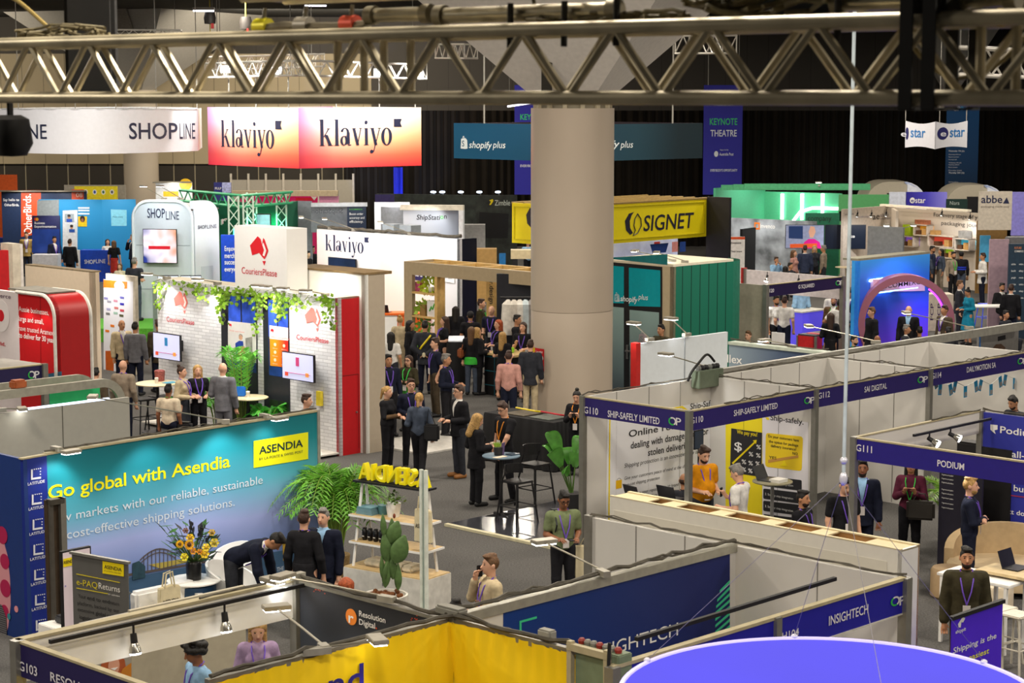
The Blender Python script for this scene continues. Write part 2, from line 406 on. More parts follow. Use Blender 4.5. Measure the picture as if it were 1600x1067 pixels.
box_truss('lighting_truss',NEAR0+Vector((2.15,-1.7,.4)),NEAR0+Vector((3.9,-3.08,.4)),.24,.026,'second box truss just above the near truss, at the top edge of the frame',.40,M('#aaa086',.4,.35,var=.25,scale=5))
def npt(px,dz,off=0.0):
 p=run(NEAR0,nd,px,7.4);return Vector((p.x,p.y,7.415+dz))-nsd*off*(-1)
def cable(name,pts,r,mat,label,cat='cable',group=None):
# smooth curve through points
 P=[Vector(p)for p in pts];out=[]
 for i in range(len(P)-1):
  a,b_,c,d=P[max(i-1,0)],P[i],P[i+1],P[min(i+2,len(P)-1)]
  for k in range(6):
   t=k/6;out.append(.5*((2*b_)+(c-a)*t+(2*a-5*b_+4*c-d)*t*t+(3*b_-a-3*c+d)*t**3))
 out.append(P[-1]);b=MB();b.tube(out,r,8);o=b.build(name,mat,smooth=True);return tag(o,label,cat,group)
for px in(528,569,600,642,1532,1588):
 b=MB();b.tube([npt(px,-.12),npt(px,.12)],.016,8);b.build('joint_post',M('#aaa086',.4,.35,var=.25,scale=5),nt_,smooth=True)
for px,c,lb in((412,'#b9b01c','yellow pipe clamp on top of the near truss, left of the frame centre'),(476,'#8a857a','silver lever clamp on top of the near truss beside the yellow clamp'),(548,'#b0402a','red tagged clamp on top of the near truss left of the short steel tube')):
 p=npt(px,.165);t=thing('pipe_clamp',p,lb,'clamp');b=MB();b.tube([p-nd*.035,p+nd*.035],.034,12);b.build('clamp_body',M(c,.4,.4,var=.1),t,smooth=True);b=MB();b.tube([p,p+Vector((.01,0,.075))],[.012,.008],8);b.build('lever',M('#8d877a',.35,.7),t)
cab=npt(445,.158);b=MB();b.tube([npt(395,.15),npt(445,.16),npt(520,.15),npt(575,.155)],.024,8);tag(b.build('scaffold_tube',M('#6f6858',.4,.6,var=.3),smooth=True),'thin steel tube under the clamps on the near truss, left of centre','pipe')
BLK=M('#161514',.8,var=.2);CBL=M('#5b5238',.7,var=.3,scale=20)
def scaff(px0,px1,dz,r,label,mat=None):
 p,q=npt(px0,dz),npt(px1,dz);d=(q-p).normalized();b=MB();b.tube([p,q],r,14);t=tag(b.build('scaffold_tube',mat or M('#8f8875',.35,.8,var=.2),smooth=True),label,'pipe')
 for e in(p,q):b=MB();b.tube([e-d*.02,e+d*.02],r*1.35,14);b.build('end_collar',M('#6d6654',.5,.6),t,smooth=True)
 return t
scaff(582,668,.195,.027,'short steel tube with collars clamped on top of the near truss, mid frame')
scaff(690,960,.185,.03,'long steel tube lying on the near truss left of the cable coil')
scaff(1310,1425,.185,.03,'steel tube on the near truss right of the cable coil, beside the strap')
scaff(1500,1580,.185,.03,'rightmost steel tube lying on the near truss')
def coil(px0,px1,dz,n,r,label,amp=.03):
 b=MB()
 for k in range(n):
  pts=[];ph=random.random()*6
  for i in range(13):
   f=i/12;pts.append(npt(px0+(px1-px0)*f,dz+amp*math.sin(ph+f*3.1)*math.sin(math.pi*f)+random.uniform(-.004,.004)+(k%3)*.012-.012,random.uniform(-.05,.05)))
  b.tube(pts,r,6)
 return tag(b.build('cable_bundle',CBL,smooth=True),label,'cable')
coil(38,160,.165,8,.007,'bundle of grey cables lashed on the near truss at far left',.03)
coil(1075,1320,.21,16,.009,'thick coil of khaki cables on top of the near truss',.06)
coil(830,1080,.16,5,.008,'thin run of cables tied along the near truss leading to the coil',.02)
cable('slack_cable',[npt(1335,.3,.15),npt(1365,.16,.2),npt(1378,.06,.2),npt(1412,-.02,.2),npt(1450,-.055,.2),npt(1500,-.03,.2),npt(1540,.03,.2),npt(1600,.15,.15)],.009,M('#6b5f3c',.6),'loop of slack cable sagging under the near truss at right')
cable('safety_cable',[npt(-20,.36,.1),npt(8,.31,.1),npt(52,.19,.1)],.01,M('#7c6a35',.6),'slanting yellow sling tied to the near truss at far left')
cable('lifting_sling',[npt(1545,.4,.1),npt(1542,.25,.1),npt(1540,.1,.1)],.012,M('#b3962f',.6),'yellow sling hanging at the right end of the near truss')
cable('slack_cable',[npt(804,.3,.1),npt(812,.2,.1),npt(835,.15,.12),npt(880,.125,.12),npt(960,.11,.12)],.007,CBL,'cable curving along the near truss above the big column')
b=MB()
for px in(810,894,975,1319):b.tube([npt(px,.06,-.05),npt(px+1,.22,-.05)],.012,6)
tag(b.build('cable_tie',BLK),'row of black ties holding cables on the near truss','tie',kind='stuff')
for px,lab in((1452,'left of two black straps wrapped around the near truss at right'),(1487,'right of two black straps wrapped around the near truss at right')):
 b=MB();c0=npt(px,0);q=[c0-nsd*.16+nup*.34,c0-nsd*.16-nup*.155,c0+nsd*.16-nup*.155,c0+nsd*.16+nup*.34]
 for a,e in zip(q,q[1:]):
  m_=(a+e)/2;hl=(e-a)/2;b.obox(m_,nd*.022,hl,hl.cross(nd).normalized()*.004)
 tag(b.build('ratchet_strap',BLK),lab,'strap')
b=MB();c0=npt(1470,.2);b.obox(c0-nsd*.05,nd*.075,nsd*.09,nup*.1);tag(b.build('hoist_bag',M('#1d1914',.9),bevel=.015),'black chain bag between the straps on the near truss','bag')
# black lamp housing hanging at far left
b=MB();c0=npt(14,0);b.tube([c0-nup*.13,c0-nup*.2],.015,8);b.lathe([(.05,-.2),(.085,-.22),(.1,-.33),(.07,-.385),(0,-.39)],c0,20)
tag(b.build('stage_lamp',BLK,smooth=True),'black stage lamp hung under the far left end of the near truss','lamp')
b=MB();c0=npt(10,.15);b.obox(c0+nsd*.5+Vector((0,0,.05)),Vector((.12,0,0)),Vector((0,.05,0)),Vector((0,0,.32)));tag(b.build('stage_drape',BLK,bevel=.02),'black cloth hanging behind the near truss at far left','drape')
c0=npt(100,.16);
# far trusses
TRW=M('#cfcbc2',.4,.3,var=.05)
def far_truss(x0,y0,x1,y1,Y0,Y1,size,lab,r=.03,panel=.6,grp=None):
 p,q=atd(x0,y0,Y0),atd(x1,y1,Y1);return box_truss('lighting_truss',p,q,size,r,lab,panel,TRW,grp,[(0.08,11.2),(.92,11.2)])
far_truss(165,53,283,54,72,72,.3,'short truss under the ceiling at left, above the white fabric ring')
far_truss(690,80,736,80,62,60,.42,'short truss end left of the big column capital')
far_truss(1066,70,1140,69,64,62,.55,'short lit truss right of the big column capital',.035,.9)
far_truss(1490,95,1600,100,30,30,.4,'truss with tangled cables at the far right behind the near truss',.03,.5)
far_truss(330,110,466,106,61,57,.42,'left run of the bright truss above the white and pink hanging sign')
far_truss(466,106,660,112,57,60,.42,'right run of the bright truss above the white and pink hanging sign')
far_truss(330,100,500,94,62,66,.4,'rear run of the bright truss above the white and pink hanging sign')
# fluorescent battens under the ceiling
for x,y,w,Y,sl,lab in((318,16,34,70,0,'batten lamp at the ceiling between the far column and the sign'),(168,94,22,85,0,'small batten lamp seen through the near truss at left'),(493,8,35,75,0,'batten lamp at the ceiling above the white and pink sign'),(812,162,40,50,-6,'batten lamp just left of the top of the big column')):
 p,q=atd(x-w/2,y-sl/2,Y),atd(x+w/2,y+sl/2,Y);t=tag(empty('batten_lamp',(p+q)/2),lab,'lamp')
 b=MB();d=(q-p)/2;b.obox((p+q)/2+Vector((0,0,.05)),d,(0,.09,0),(0,0,.05));b.build('housing',M('#58544d',.5),t)
 b=MB();b.obox((p+q)/2-Vector((0,0,.02)),d*.95,(0,.05,0),(0,0,.025));b.build('tube',M('#f4f2ff',.5,var=0,emit=7),t)
 for f in(-.8,.8):b=MB();b.tube([(p+q)/2+d*f+Vector((0,0,.1)),Vector((*((p+q)/2+d*f).xy,11.2))],.012,5);b.build('hanging_wire',M('#77756f',.5),t)
def motor(x,y,Y,lab):
 p=atd(x,y,Y);t=tag(empty('chain_hoist',p),lab,'hoist');b=MB();b.lathe([(.0,-.22),(.16,-.2),(.18,0),(.14,.2),(0,.22)],p,12,1.2,.8);b.build('motor',M('#2b2826',.5),t,smooth=True)
 b=MB();b.tube([p+Vector((0,0,.2)),Vector((p.x,p.y,11.2))],.025,6);b.tube([p+Vector((0,0,-.2)),p+Vector((0,0,-.5))],.02,6);b.build('chain',M('#8f8434',.5),t)
 b=MB();b.obox(p+Vector((.1,-.1,-.28)),(.05,0,0),(0,.05,0),(0,0,.09));b.build('hook_block',M('#b01d1a',.5),t)
motor(131,24,72,'chain hoist with red hook above the left end of the white fabric ring');motor(328,28,70,'chain hoist with red hook beside the ceiling batten lamp');motor(384,36,66,'chain hoist above the left of the bright truss')
# floodlights on the bright truss
for i,(x,y)in enumerate(((352,108),(432,110),(592,113),(654,118))):
 p=atd(x,y,(61-4*(x-330)/136 if x<466 else 57+3*(x-466)/194)-.3);t=tag(empty('truss_floodlight',p),('leftmost','second','third','rightmost')[i]+' floodlight of four on the bright truss above the hanging sign','lamp','floodlights on the bright truss')
 b=MB();b.obox(p+Vector((0,.1,0)),(.16,0,0),(0,.08,0),(0,0,.12));b.build('housing',M('#8c8a86',.4),t)
 b=MB();b.obox(p,(.14,0,0),(0,.02,0),(0,0,.1));b.build('lens',M('#ffffff',.5,var=0,emit=6),t)
 b=MB();b.tube([p+Vector((0,.1,.1)),p+Vector((0,.1,.3))],.02,6);b.build('yoke',M('#8c8a86',.4),t)
# ---------------------------------------------------------------- hanging banners
def wires(t,ptop,n=.02,zt=11.2):
 for p in ptop:b=MB();b.tube([p,Vector((p.x,p.y,zt))],n,5,cap=False);b.build('hanging_wire',M('#9a978f',.5),t)
# white fabric ring sign
def ring_sign():
 n=26;pts=[]
 for i in range(n+1):
  f=i/n;x=308-f*330;Y=59.0+.0*f
  yb=233.5+3*math.sin(math.pi*min(1,f*1.0));Y=60.5-3.2*math.sin(math.pi*f*.9)
  pts.append((atd(x,168.5,Y),atd(x,233,Y)))
 zt,zb=6.93,5.66
 t=thing('hanging_ring_sign',(pts[n//2][0].x,pts[n//2][0].y+3,zb),'long white curved fabric sign hung high at far left','hanging sign')
 m=M('#e9e9ee',.7,var=.02)
 b=MB();vs=[];fs=[]
 ring=[(p.x,p.y)for p,_ in pts];cx=(ring[0][0]+ring[-1][0])/2;back=[(2*cx-x,2*62-y)for x,y in ring];back=[(cx+(x-cx)*.84,y)for x,y in back]
 loop=ring+back;k=len(loop)
 for x,y in loop:vs+=[(x,y,zb),(x,y,zt)]
 for i in range(k):j=(i+1)%k;fs.append((2*i,2*j,2*j+1,2*i+1))
 b.add(vs,fs);o=b.build('fabric_skin',m,t,smooth=True)
 def curved(st,x0,x1,ybase,h,bold):
  V,Fc,w=text_geo(st,bold);b=MB();q=[]
  for a,c in V:
   px=x0+(x1-x0)*a/w;f=(308-px)/330*n;i=min(n-1,max(0,int(f)));r=f-i
   p=pts[i][0].lerp(pts[i+1][0],r);q.append((p.x,p.y-.02,7.3-(ybase-150-c*h)*p.y/3134))
  b.add(q,Fc);b.build('lettering',M('#1d2440',.6,var=0),o)
 curved('SHOP',201,277,216,26,1);curved('LINE',280,304.5,216,26,0);curved('INE',36,72,216,24,0)
 wires(t,[Vector((*pts[i][0].xy,zt))for i in(0,5,10,15,22)],.015)
 b=MB();b.tube([(x,y,zt)for x,y in loop[::3]]+[(loop[0][0],loop[0][1],zt)],.025,6);b.build('top_hoop',M('#c9c9cc',.4),t)
 spot((cx+1,52,9.2),(cx+2,58,6.3),420,70,(.93,.95,1));spot((cx-6,53,9.2),(cx-4,58,6.3),300,70,(.93,.95,1))  # added spots without fixtures, to light the ring fabric a cool white
ring_sign()
KG=grad('coral print',[(0,'#f0404c'),(.2,'#f5705e'),(.48,'#f7bd9d'),(.75,'#f8ebdf'),(1,'#f4f4f6')],2,5.2,7.0,.6,wob=.25,wscale=.35,stops2=[(0,'#c988c8'),(.35,'#ffffff'),(1,'#fff0cf')],axis2=0,lo2=0,hi2=3.4)
# serif wordmark drawn from strokes
def klaviyo_geo():
 V=[];Fc=[]
 def poly(p):n=len(V);V.extend(p);Fc.append(tuple(range(n,n+len(p))))
 def rect(x0,z0,x1,z1):poly([(x0,z0),(x1,z0),(x1,z1),(x0,z1)])
 def band(p0,p1,w):
  poly([(p0[0],p0[1]),(p0[0]+w,p0[1]),(p1[0]+w,p1[1]),(p1[0],p1[1])])
 def ring(cx,cz,rx,rz,ix,iz,a0=0,a1=360):
  n=18
  for k in range(n):
   a,c=math.radians(a0+(a1-a0)*k/n),math.radians(a0+(a1-a0)*(k+1)/n)
   poly([(cx+rx*math.cos(a),cz+rz*math.sin(a)),(cx+rx*math.cos(c),cz+rz*math.sin(c)),(cx+ix*math.cos(c),cz+iz*math.sin(c)),(cx+ix*math.cos(a),cz+iz*math.sin(a))])
 t=.16
# k
 rect(.06,0,.06+t,1.45);rect(0,0,.27,.03);rect(0,1.4,.08,1.43);band((.22,.5),(.48,.95),.05);rect(.4,.93,.58,.96);band((.5,0),(.27,.6),.16);rect(.44,0,.72,.03)
# l
 rect(.84,0,.84+t,1.45);rect(.78,0,1.05,.03);rect(.78,1.4,.86,1.43)
# a
 rect(1.45,.08,1.45+t,.72);ring(1.35,.72,.23,.26,.1,.22,0,170);ring(1.3,.27,.2,.27,.07,.22);rect(1.3,.5,1.46,.535);rect(1.5,0,1.68,.05)
# v
 band((1.96,0),(1.75,.95),.15);band((1.99,0),(2.18,.95),.05);rect(1.68,.93,1.95,.96);rect(2.1,.93,2.28,.96)
# i
 rect(2.42,0,2.42+t,.95);rect(2.36,0,2.63,.03);rect(2.36,.92,2.45,.95);ring(2.485,1.27,.09,.11,0.001,.001)
# y
 band((2.94,0),(2.74,.95),.15);band((2.86,-.36),(3.2,.95),.05);rect(2.67,.93,2.94,.96);rect(3.12,.93,3.3,.96);ring(2.78,-.36,.1,.1,.001,.001)
# o
 ring(3.6,.47,.3,.5,.13,.45)
# flag
 poly([(4.0,1.0),(4.0,1.45),(4.45,1.45),(4.36,1.225),(4.45,1.0)])
 return V,Fc,4.45
def klav(W,x0,y0,x1,par,mat=None,h=41):
 (u0,z0),(u1,_)=W.px(x0,y0),W.px(x1,y0);V,Fc,w=klaviyo_geo();s=(u1-u0)/w;sz=h/1.45*(W.world(u0,z0)-Vector((0,0,HC))).length/3134
 b=MB();b.add([(u0+a*s,-.012,z0+c*sz)for a,c in V],Fc);return b.build('lettering',mat or M('#1f2038',.5,var=0),W.own(par),W.mw)
c,l,r=atd(466,168,58),atd(324,163,61.3),atd(658,166,60.5)
t=thing('hanging_cube_sign',((l.x+r.x)/2,63,5.2),'hanging fabric cube sign fading from white to coral pink','hanging sign')
W1=Wall(l,c,6.97,5.22,.05,KG,'left_face',t);klav(W1,346,229,441,None);W2=Wall(c,r,6.97,5.22,.05,KG,'right_face',t);klav(W2,499,228,628,None)
bk=Vector((l.x+r.x-c.x,l.y+r.y-c.y+2,0));Wall(bk,l,6.97,5.22,.05,KG,'rear_face',t);Wall(r,bk,6.97,5.22,.05,KG,'rear_face',t)
wires(t,[W1.world(f*W1.L,6.97)for f in(.25,.55,.9)]+[W2.world(f*W2.L,6.97)for f in(.3,.65,.95)],.02,8.1)
for W in(W1,W2):
 for f in(.3,.75):q=W.world(f*W.L,8.3,-1.6);spot(q,W.world(f*W.L,6.3),620,110,(1,.98,.95))
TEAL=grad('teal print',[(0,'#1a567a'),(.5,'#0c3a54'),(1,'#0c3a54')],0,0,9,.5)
l,c,r=atd(709,191,71),atd(893,195,67),atd(1098,191,71)
t=thing('hanging_band_sign',(c.x,73,5),'wide dark teal hanging sign passing behind the big column','hanging sign')
zt,zb=6.36,5.12
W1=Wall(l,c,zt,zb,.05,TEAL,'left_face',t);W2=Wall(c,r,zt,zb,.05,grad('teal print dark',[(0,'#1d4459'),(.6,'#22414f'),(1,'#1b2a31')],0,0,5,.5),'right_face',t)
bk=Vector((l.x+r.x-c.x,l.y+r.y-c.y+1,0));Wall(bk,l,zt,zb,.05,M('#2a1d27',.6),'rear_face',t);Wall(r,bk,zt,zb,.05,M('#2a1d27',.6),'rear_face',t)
WT=M('#e6eef0',.5,var=0)
def bag_icon(W,x,y,w,h,par,mat=None,letter=None):
 W.poly([(x+w*.08,y-h*.8),(x+w*.72,y-h*.86),(x+w,y-h*.7),(x+w*1.08,y),(x+w*.75,y+h*.04),(x,y)],mat or WT,'logo',2,par=par)
 W.poly([(x+w*.3,y-h*.84),(x+w*.34,y-h),(x+w*.5,y-h*1.04),(x+w*.6,y-h*.86),(x+w*.52,y-h*.86),(x+w*.47,y-h*.95),(x+w*.4,y-h*.92),(x+w*.38,y-h*.83)],mat or WT,'logo',2,par=par)
 W.text('S',x+w*.22,y-h*.18,x+w*.58,h*.5,letter or M('#12506e',.5,var=0),1,3,par)
bag_icon(W1,720,232,10,19,None);W1.text('shopify',733,231,769,11,WT,1,2,shear=.2);W1.text('plus',770,231,790,11,WT,0,2,shear=.2)
W2.text('shopify',915,231,968,11,WT,1,2,shear=.2);W2.text('plus',969,231,989,11,WT,0,2,shear=.2)
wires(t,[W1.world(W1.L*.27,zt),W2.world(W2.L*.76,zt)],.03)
spot((W1.world(2,0).x,62,9.4),W1.world(3,5.6),260,60,(.7,.9,1))
def drop(name,x0,x1,y0,y1,Y,mat,lab,ztop=None):
 a,b_=atd(x0,y0,Y),atd(x1,y0,Y);zb=atd(x0,y1,Y).z;t=thing(name,((a.x+b_.x)/2,Y,zb),lab,'banner')
 W=Wall(a,b_,a.z,zb,.03,mat,'banner_cloth',t);wires(t,[W.world(.2,a.z),W.world(W.L-.2,a.z)],.02);return W,t
BLUE=M('#23219a',.6,var=.04,scale=2)
W,t=drop('hanging_banner',1100,1161,133,304,95,BLUE,'blue hanging banner with green and white lettering right of the big column');WT2=M('#dfe3ea',.5,var=0)
W.text('KEYNOTE',1109,195,1152,10.5,M('#2fc46c',.5,var=0));W.text('THEATRE',1110,213,1151,10.5,WT2);W.text('Australia Post',1124,243,1146,4.5,WT2);W.disc(1119,240.5,3.2,WT2,'logo',2,ry=4.5);W.text('Supported by',1125,235,1138,2,WT2,0);W.text("EVERYBODY'S OPPORTUNITY",1110,268,1152,4,WT2);W.text('ONLINE RETAILER',1116,165,1146,3.4,WT2,0)
W,t=drop('hanging_banner',804,866,133,304,94,BLUE,'blue hanging banner half hidden behind the left side of the big column')
W.text('KEYNOTE',813,187,856,9,M('#2fc46c',.5,var=0));W.text("EVERYBODY'S",813,261,840,4,WT2)
W,t=drop('hanging_banner',1480,1531,150,303,92,grad('navy print',[(0,'#14304f'),(1,'#155089')],2,3,7,.6),'dark blue schedule banner hanging behind the concave white sign')
for i,y in enumerate((237,242,246,250,255,258,262,267,271,285,290,294,298)):
 W.text(('Wednesday 19th July','Opening address','Panel session','Morning break')[i%4 if i else 0]if i!=8 else 'Thursday 20th July',1482,y,1507 if i in(0,8)else 1494+(i*7%10),2.6 if i in(0,8)else 1.7,WT2,int(i in(0,8)))
W.text('UP',1490,173,1500,7,WT2);W.disc(1503,169,3,M('#3aa0e0',.5,var=0),'dot',2)
# small concave white sign
l,c,r=atd(1415,187,66),atd(1462,186,64),atd(1512,187,66);t=thing('hanging_fabric_sign',(c.x,67,5.4),'small white concave hanging sign with blue wording at right','hanging sign')
WH=M('#c9cad2',.7,var=.03)
def concave(W):
 n=10;top=[(W.L*i/n,6.5-.14*math.sin(math.pi*i/n)*.6)for i in range(n+1)];bot=[(W.L*i/n,5.62+.06*math.sin(math.pi*i/n))for i in range(n+1)]
 b=MB();b.prism([(u,0,z)for u,z in bot]+[(u,0,z)for u,z in top[::-1]],(0,.02,0));return b.build('fabric_skin',WH,t,W.mw)
for k,(p,q)in enumerate(((l,c),(c,r))):
 W=Wall(p,q,6.5,5.6,.02,build=False,parent=t);o=concave(W);x=(1403,1464)[k]
 W.disc(x+(9 if k else 14.5),208.5,8.6 if k else 2.5,M('#1c1d5a',.5,var=0),'logo',2,par=o,ry=9.5);W.text('e',x+5,213,x+14,9,WH,1,3,o);W.text('star',x+20,214,x+43,16,M('#2a6fb0',.5,var=0),1,2,o)
wires(t,[W.world(.3,6.45),W.world(W.L-.1,6.5),l+Vector((0,0,6.5-l.z))],.015)
# ---------------------------------------------------------------- exhibition hardware
ALU=M('#8d8b84',.35,.55,var=.08);WPAN=M('#cfccc6',.6,var=.03,scale=1.5);LIP=M('#a99e7e',.6,var=.1);DARK=M('#141317',.6,var=.1)
WHT=M('#ecebe8',.5,var=.02);INK=M('#1c1c22',.5,var=0);YEL=M('#f0d90a',.5,var=0);GREY=M('#8b8a88',.6,var=.06);PAPER=M('#e8e6e0',.6,var=0)
LAMP=M('#fffdf6',.5,var=0,emit=11)
def post(p,z1=2.5,r=.04,parent=None,name='post',mat=None):
 b=MB();b.obox((p.x,p.y,z1/2+.01),AD*r,BD*r,(0,0,z1/2+.015))
 g=.012
 return b.build(name,mat or ALU,parent)
def fascia(p0,p1,par,col,z0=2.2,z1=2.5,name='fascia',off=0.0):
 W=Wall(p0,p1,z1,z0,.045,M(col,.45,var=.04),name,par)
 b=MB();b.box(0,W.L,-.008,.055,z1,z1+.022);b.build('timber_lip',LIP,W.o,W.mw);return W
def op_logo(W,x,y,h,lab=None):
 """ring and P mark"""
 w=h*.55;m=M('#d9d7dc',.5,var=0)
 W.disc(x,y,w*.85,m,'logo',2,ry=h*.5,inner=.66,a0=-60,a1=120);W.disc(x,y,w*.85,M('#2fae4a',.5,var=0),'logo',2,ry=h*.5,inner=.66,a0=120,a1=300)
 W.text('P',x+w*.75,y+h*.45,x+w*1.9,h*.95,m,1,2)
def top_cable(W,par=None,seed=1,zt=None,r=.012,mat=None,u0=0.0,u1=None):
 rr=random.Random(seed);u1=W.L if u1 is None else u1;n=max(6,int((u1-u0)*6));b=MB();zt=(zt or W.zt)
 for k in range(2):
  b.tube([(u0+(u1-u0)*i/n,W.t*.5+rr.uniform(-.025,.03),zt+.012+r+rr.uniform(0,.016)+(rr.random()<.12)*.03)for i in range(n+1)],r*(1-.35*k),5)
 return b.build('cable_run',M('#4b463b',.7,var=.3),W.own(par),W.mw)
def grid_joints(W,n,par=None,z0=0.02,z1=None,mat=None):
 b=MB();z1=z1 or W.zt
 for i in range(1,n):b.box(W.L*i/n-.006,W.L*i/n+.006,-.004,.0,z0,z1)
 return b.build('panel_joints',mat or M('#77746e',.6,var=0),W.own(par),W.mw)
def arm_light(base,tip,lab,tgt=None,power=120,group='arm floodlights over the booth walls',size=.13,ang=95,col=(1,.98,.95)):
 base,tip=Vector(base),Vector(tip);t=thing('arm_light',base,lab,'arm light',group);d=(tip-base).normalized();h=Vector((d.x,d.y,0));h=h.normalized()if h.length>.01 else Vector((0,-1,0));s=Vector((-h.y,h.x,0))
 b=MB();b.obox(base+Vector((0,0,.03)),h*.09,s*.04,(0,0,.03));b.build('clamp',M('#a7a397',.4,.4),t)
 b=MB();b.tube([base+Vector((0,0,.05)),base.lerp(tip,.5)+Vector((0,0,.03)),tip],.011,6);b.build('arm',M('#a09a8a',.35,.6),t,smooth=True)
 b=MB();b.obox(tip+Vector((0,0,.012)),h*size*.55,s*size,Vector((0,0,.022)));hd=b.build('lamp_head',M('#a39d8f',.4,.4),t,bevel=.006)
 b=MB();b.obox(tip-Vector((0,0,.016)),h*size*.45,s*size*.9,Vector((0,0,.006)));b.build('lens',LAMP,hd)
 if power:spot(tip-Vector((0,0,.04))+h*.01,tgt if tgt is not None else tip+Vector((0,0,-2))-h*1.2,power,ang,col)
 return t
def track_lamp(p,lab,tgt,power=40,group='track spotlights',par=None):
 p=Vector(p);t=thing('track_spotlight',p,lab,'spotlight',group);d=(Vector(tgt)-p).normalized()
 b=MB();b.tube([p+Vector((0,0,.12)),p+Vector((0,0,.03))],.012,6);b.build('stem',DARK,t)
 b=MB();b.tube([p-d*.03,p+d*.07],[.03,.034],12);b.build('socket',DARK,t,smooth=True)
 b=MB();b.tube([p+d*.06,p+d*.11,p+d*.15],[.035,.055,.06],14);b.build('reflector',M('#b9b6ac',.2,.8),t,smooth=True)
 b=MB();b.tube([p+d*.15,p+d*.165],[.056,.05],14);b.build('bulb',M('#ffffff',.5,var=0,emit=14),t)
 if power:spot(p+d*.2,tgt,power,100,(.97,.98,1))
def track(p0,p1,lab):
 b=MB();d=(p1-p0)/2;b.obox((p0+p1)/2,d,d.cross(Vector((0,0,1))).normalized()*.02,(0,0,.018));return tag(b.build('lamp_track',DARK),lab,'track')
# ---------------------------------------------------------------- booth shell booths
PUR='#2c2168'
C0=at(1077,644,2.5);CL=run(C0,BD,911);dp=(CL-C0).length;C1=run(C0,AD,1274);C2=run(C0,AD,1453);C3=C2+AD*3.4
K=[CL,C1+BD*dp,C2+BD*dp,C3+BD*dp]
t=thing('shell_booth',(*C0.xy,0),'white shell booth with purple G110 fascias on two sides','exhibition booth');G110=t
Wl=fascia(CL,C0,t,PUR);Wr=fascia(C0,C1,t,PUR);Wb=Wall(K[0],K[1],2.5,0,.05,WPAN,'wall_panel',t);Wd=Wall(K[1],C1,2.5,0,.05,WPAN,'wall_panel',t)
for p in(CL,C0,C1):post(p,2.5,.045,t)
grid_joints(Wb,4);grid_joints(Wd,3);top_cable(Wb,seed=3);top_cable(Wd,seed=4);top_cable(Wr,seed=5,u0=.9)
WI=M('#dedbe2',.5,var=0)
Wl.text('G110',913,645,935,11,WI);Wl.text('SHIP-SAFELY LIMITED',950,651,1031,11,WI);op_logo(Wl,1051,658,13)
Wr.text('G110',1079,662,1098,10,WI);Wr.text('SHIP-SAFELY LIMITED',1146,650,1214,9.5,WI);op_logo(Wr,1261,625.5,11)
# printed graphics
g=Wb.poly([(949,655),(1131,622),(1131,850),(946,850)],M('#e9eaee',.5,var=0),'printed_graphic');Wb.poly([(951.6,655),(953.4,655),(951.5,850),(949.7,850)],YEL,'stripe',2,par=g)
for st,x0,y0,x1,h,bd,sh in(('Online retailers are',982,683,1112,11,1,0),('dealing with damaged, lost or',985,701,1106,11,1,0),('stolen deliveries',1012,712,1078,11,1,0),('Shipping protection is an innovative way to reduce',975,731,1111,7,0,.2),('Give your customers peace of mind at the checkout',975,750,1084,5.5,0,.2),('low-cost shipping protection',975,760,1030,5.5,0,.2),('Enhance your reputation, with brand',984,775,1060,5.5,0,.2),('that offers shipping',1004,780,1045,5.5,0,.2)):
 Wb.text(st,x0,y0,x1,h,INK,bd,2,par=g,shear=sh)
Wb.rpx(962,751,971,762,M('#e5b40e',.5,var=0),'padlock',2,g);Wb.disc(966.5,750,3.4,M('#9d9da5',.4,var=0),'padlock',2,g,inner=.7,a0=0,a1=180)
Wb.text('Ship-Safely.',1078,640,1122,10,INK,par=g);Wb.poly([(1050,637),(1066,634),(1074,640),(1070,641),(1064,637),(1050,639.5)],YEL,'arrow',2,par=g);Wb.poly([(1125,630),(1138,627),(1138,629.5),(1125,632.5)],M('#e0a01a',.5,var=0),'arrow',2,par=g)
g=Wd.poly([(1134,640),(1191,650),(1191,850),(1134,838)],M('#efdb1f',.5,var=0),'printed_graphic');D2=M('#26262b',.5,var=0)
Wd.poly([(1143,669),(1191,676),(1190,745),(1141,738)],D2,'chart',2,par=g);Wd.text('We pay you!',1152,677,1184,6.5,YEL,1,3,g);Wd.text('$',1148,703,1160,14,WHT,1,3,g)
Wd.poly([(1144,723),(1179,690),(1177,688),(1183,687),(1182,694),(1180.5,692),(1146,725)],YEL,'arrow',3,par=g)
for x,y in((1186,698),(1174,709),(1185.5,711),(1163,721),(1173.5,723),(1184.5,724),(1163,733),(1173,735),(1184,737)):Wd.text('%',x-3.5,y+3,x+3.5,7,WHT,1,3,g)
g=Wd.poly([(1191.5,650),(1263,660),(1263,870),(1191.5,852)],M('#e6e4ea',.5,var=0),'printed_graphic')
Wd.text('Ship-safely.',1204,656,1256,9,INK,par=g);Wd.poly([(1196,652),(1201,652),(1203,656),(1199,656)],YEL,'arrow',2,par=g)
def rrect(W,pts,r,mat,name,lay,par):
 """four picture corners (TL,TR,BR,BL) with rounded corners"""
 q=[Vector(W.px(*p))for p in pts];out=[];rr=r
 for i in range(4):
  a,b_,c=q[i-1],q[i],q[(i+1)%4];d1=(a-b_).normalized()*rr;d2=(c-b_).normalized()*rr
  for k in range(5):
   f=k/4;out.append(tuple((b_+d1)*(1-f)**2+b_*2*f*(1-f)+(b_+d2)*f*f))
 return W.poly(out,mat,name,lay,True,par)
y_=rrect(Wd,[(1197,676),(1255,682),(1253,736),(1196,729)],.06,M('#efcf24',.5,var=0),'question_panel',2,g)
for st,x0,y0,x1 in(('Do your customers have',1201,683,1249),('the option for package',1202,691,1248),('delivery insurance?',1205,698,1245)):Wd.text(st,x0,y0,x1,4.5,INK,1,3,y_)
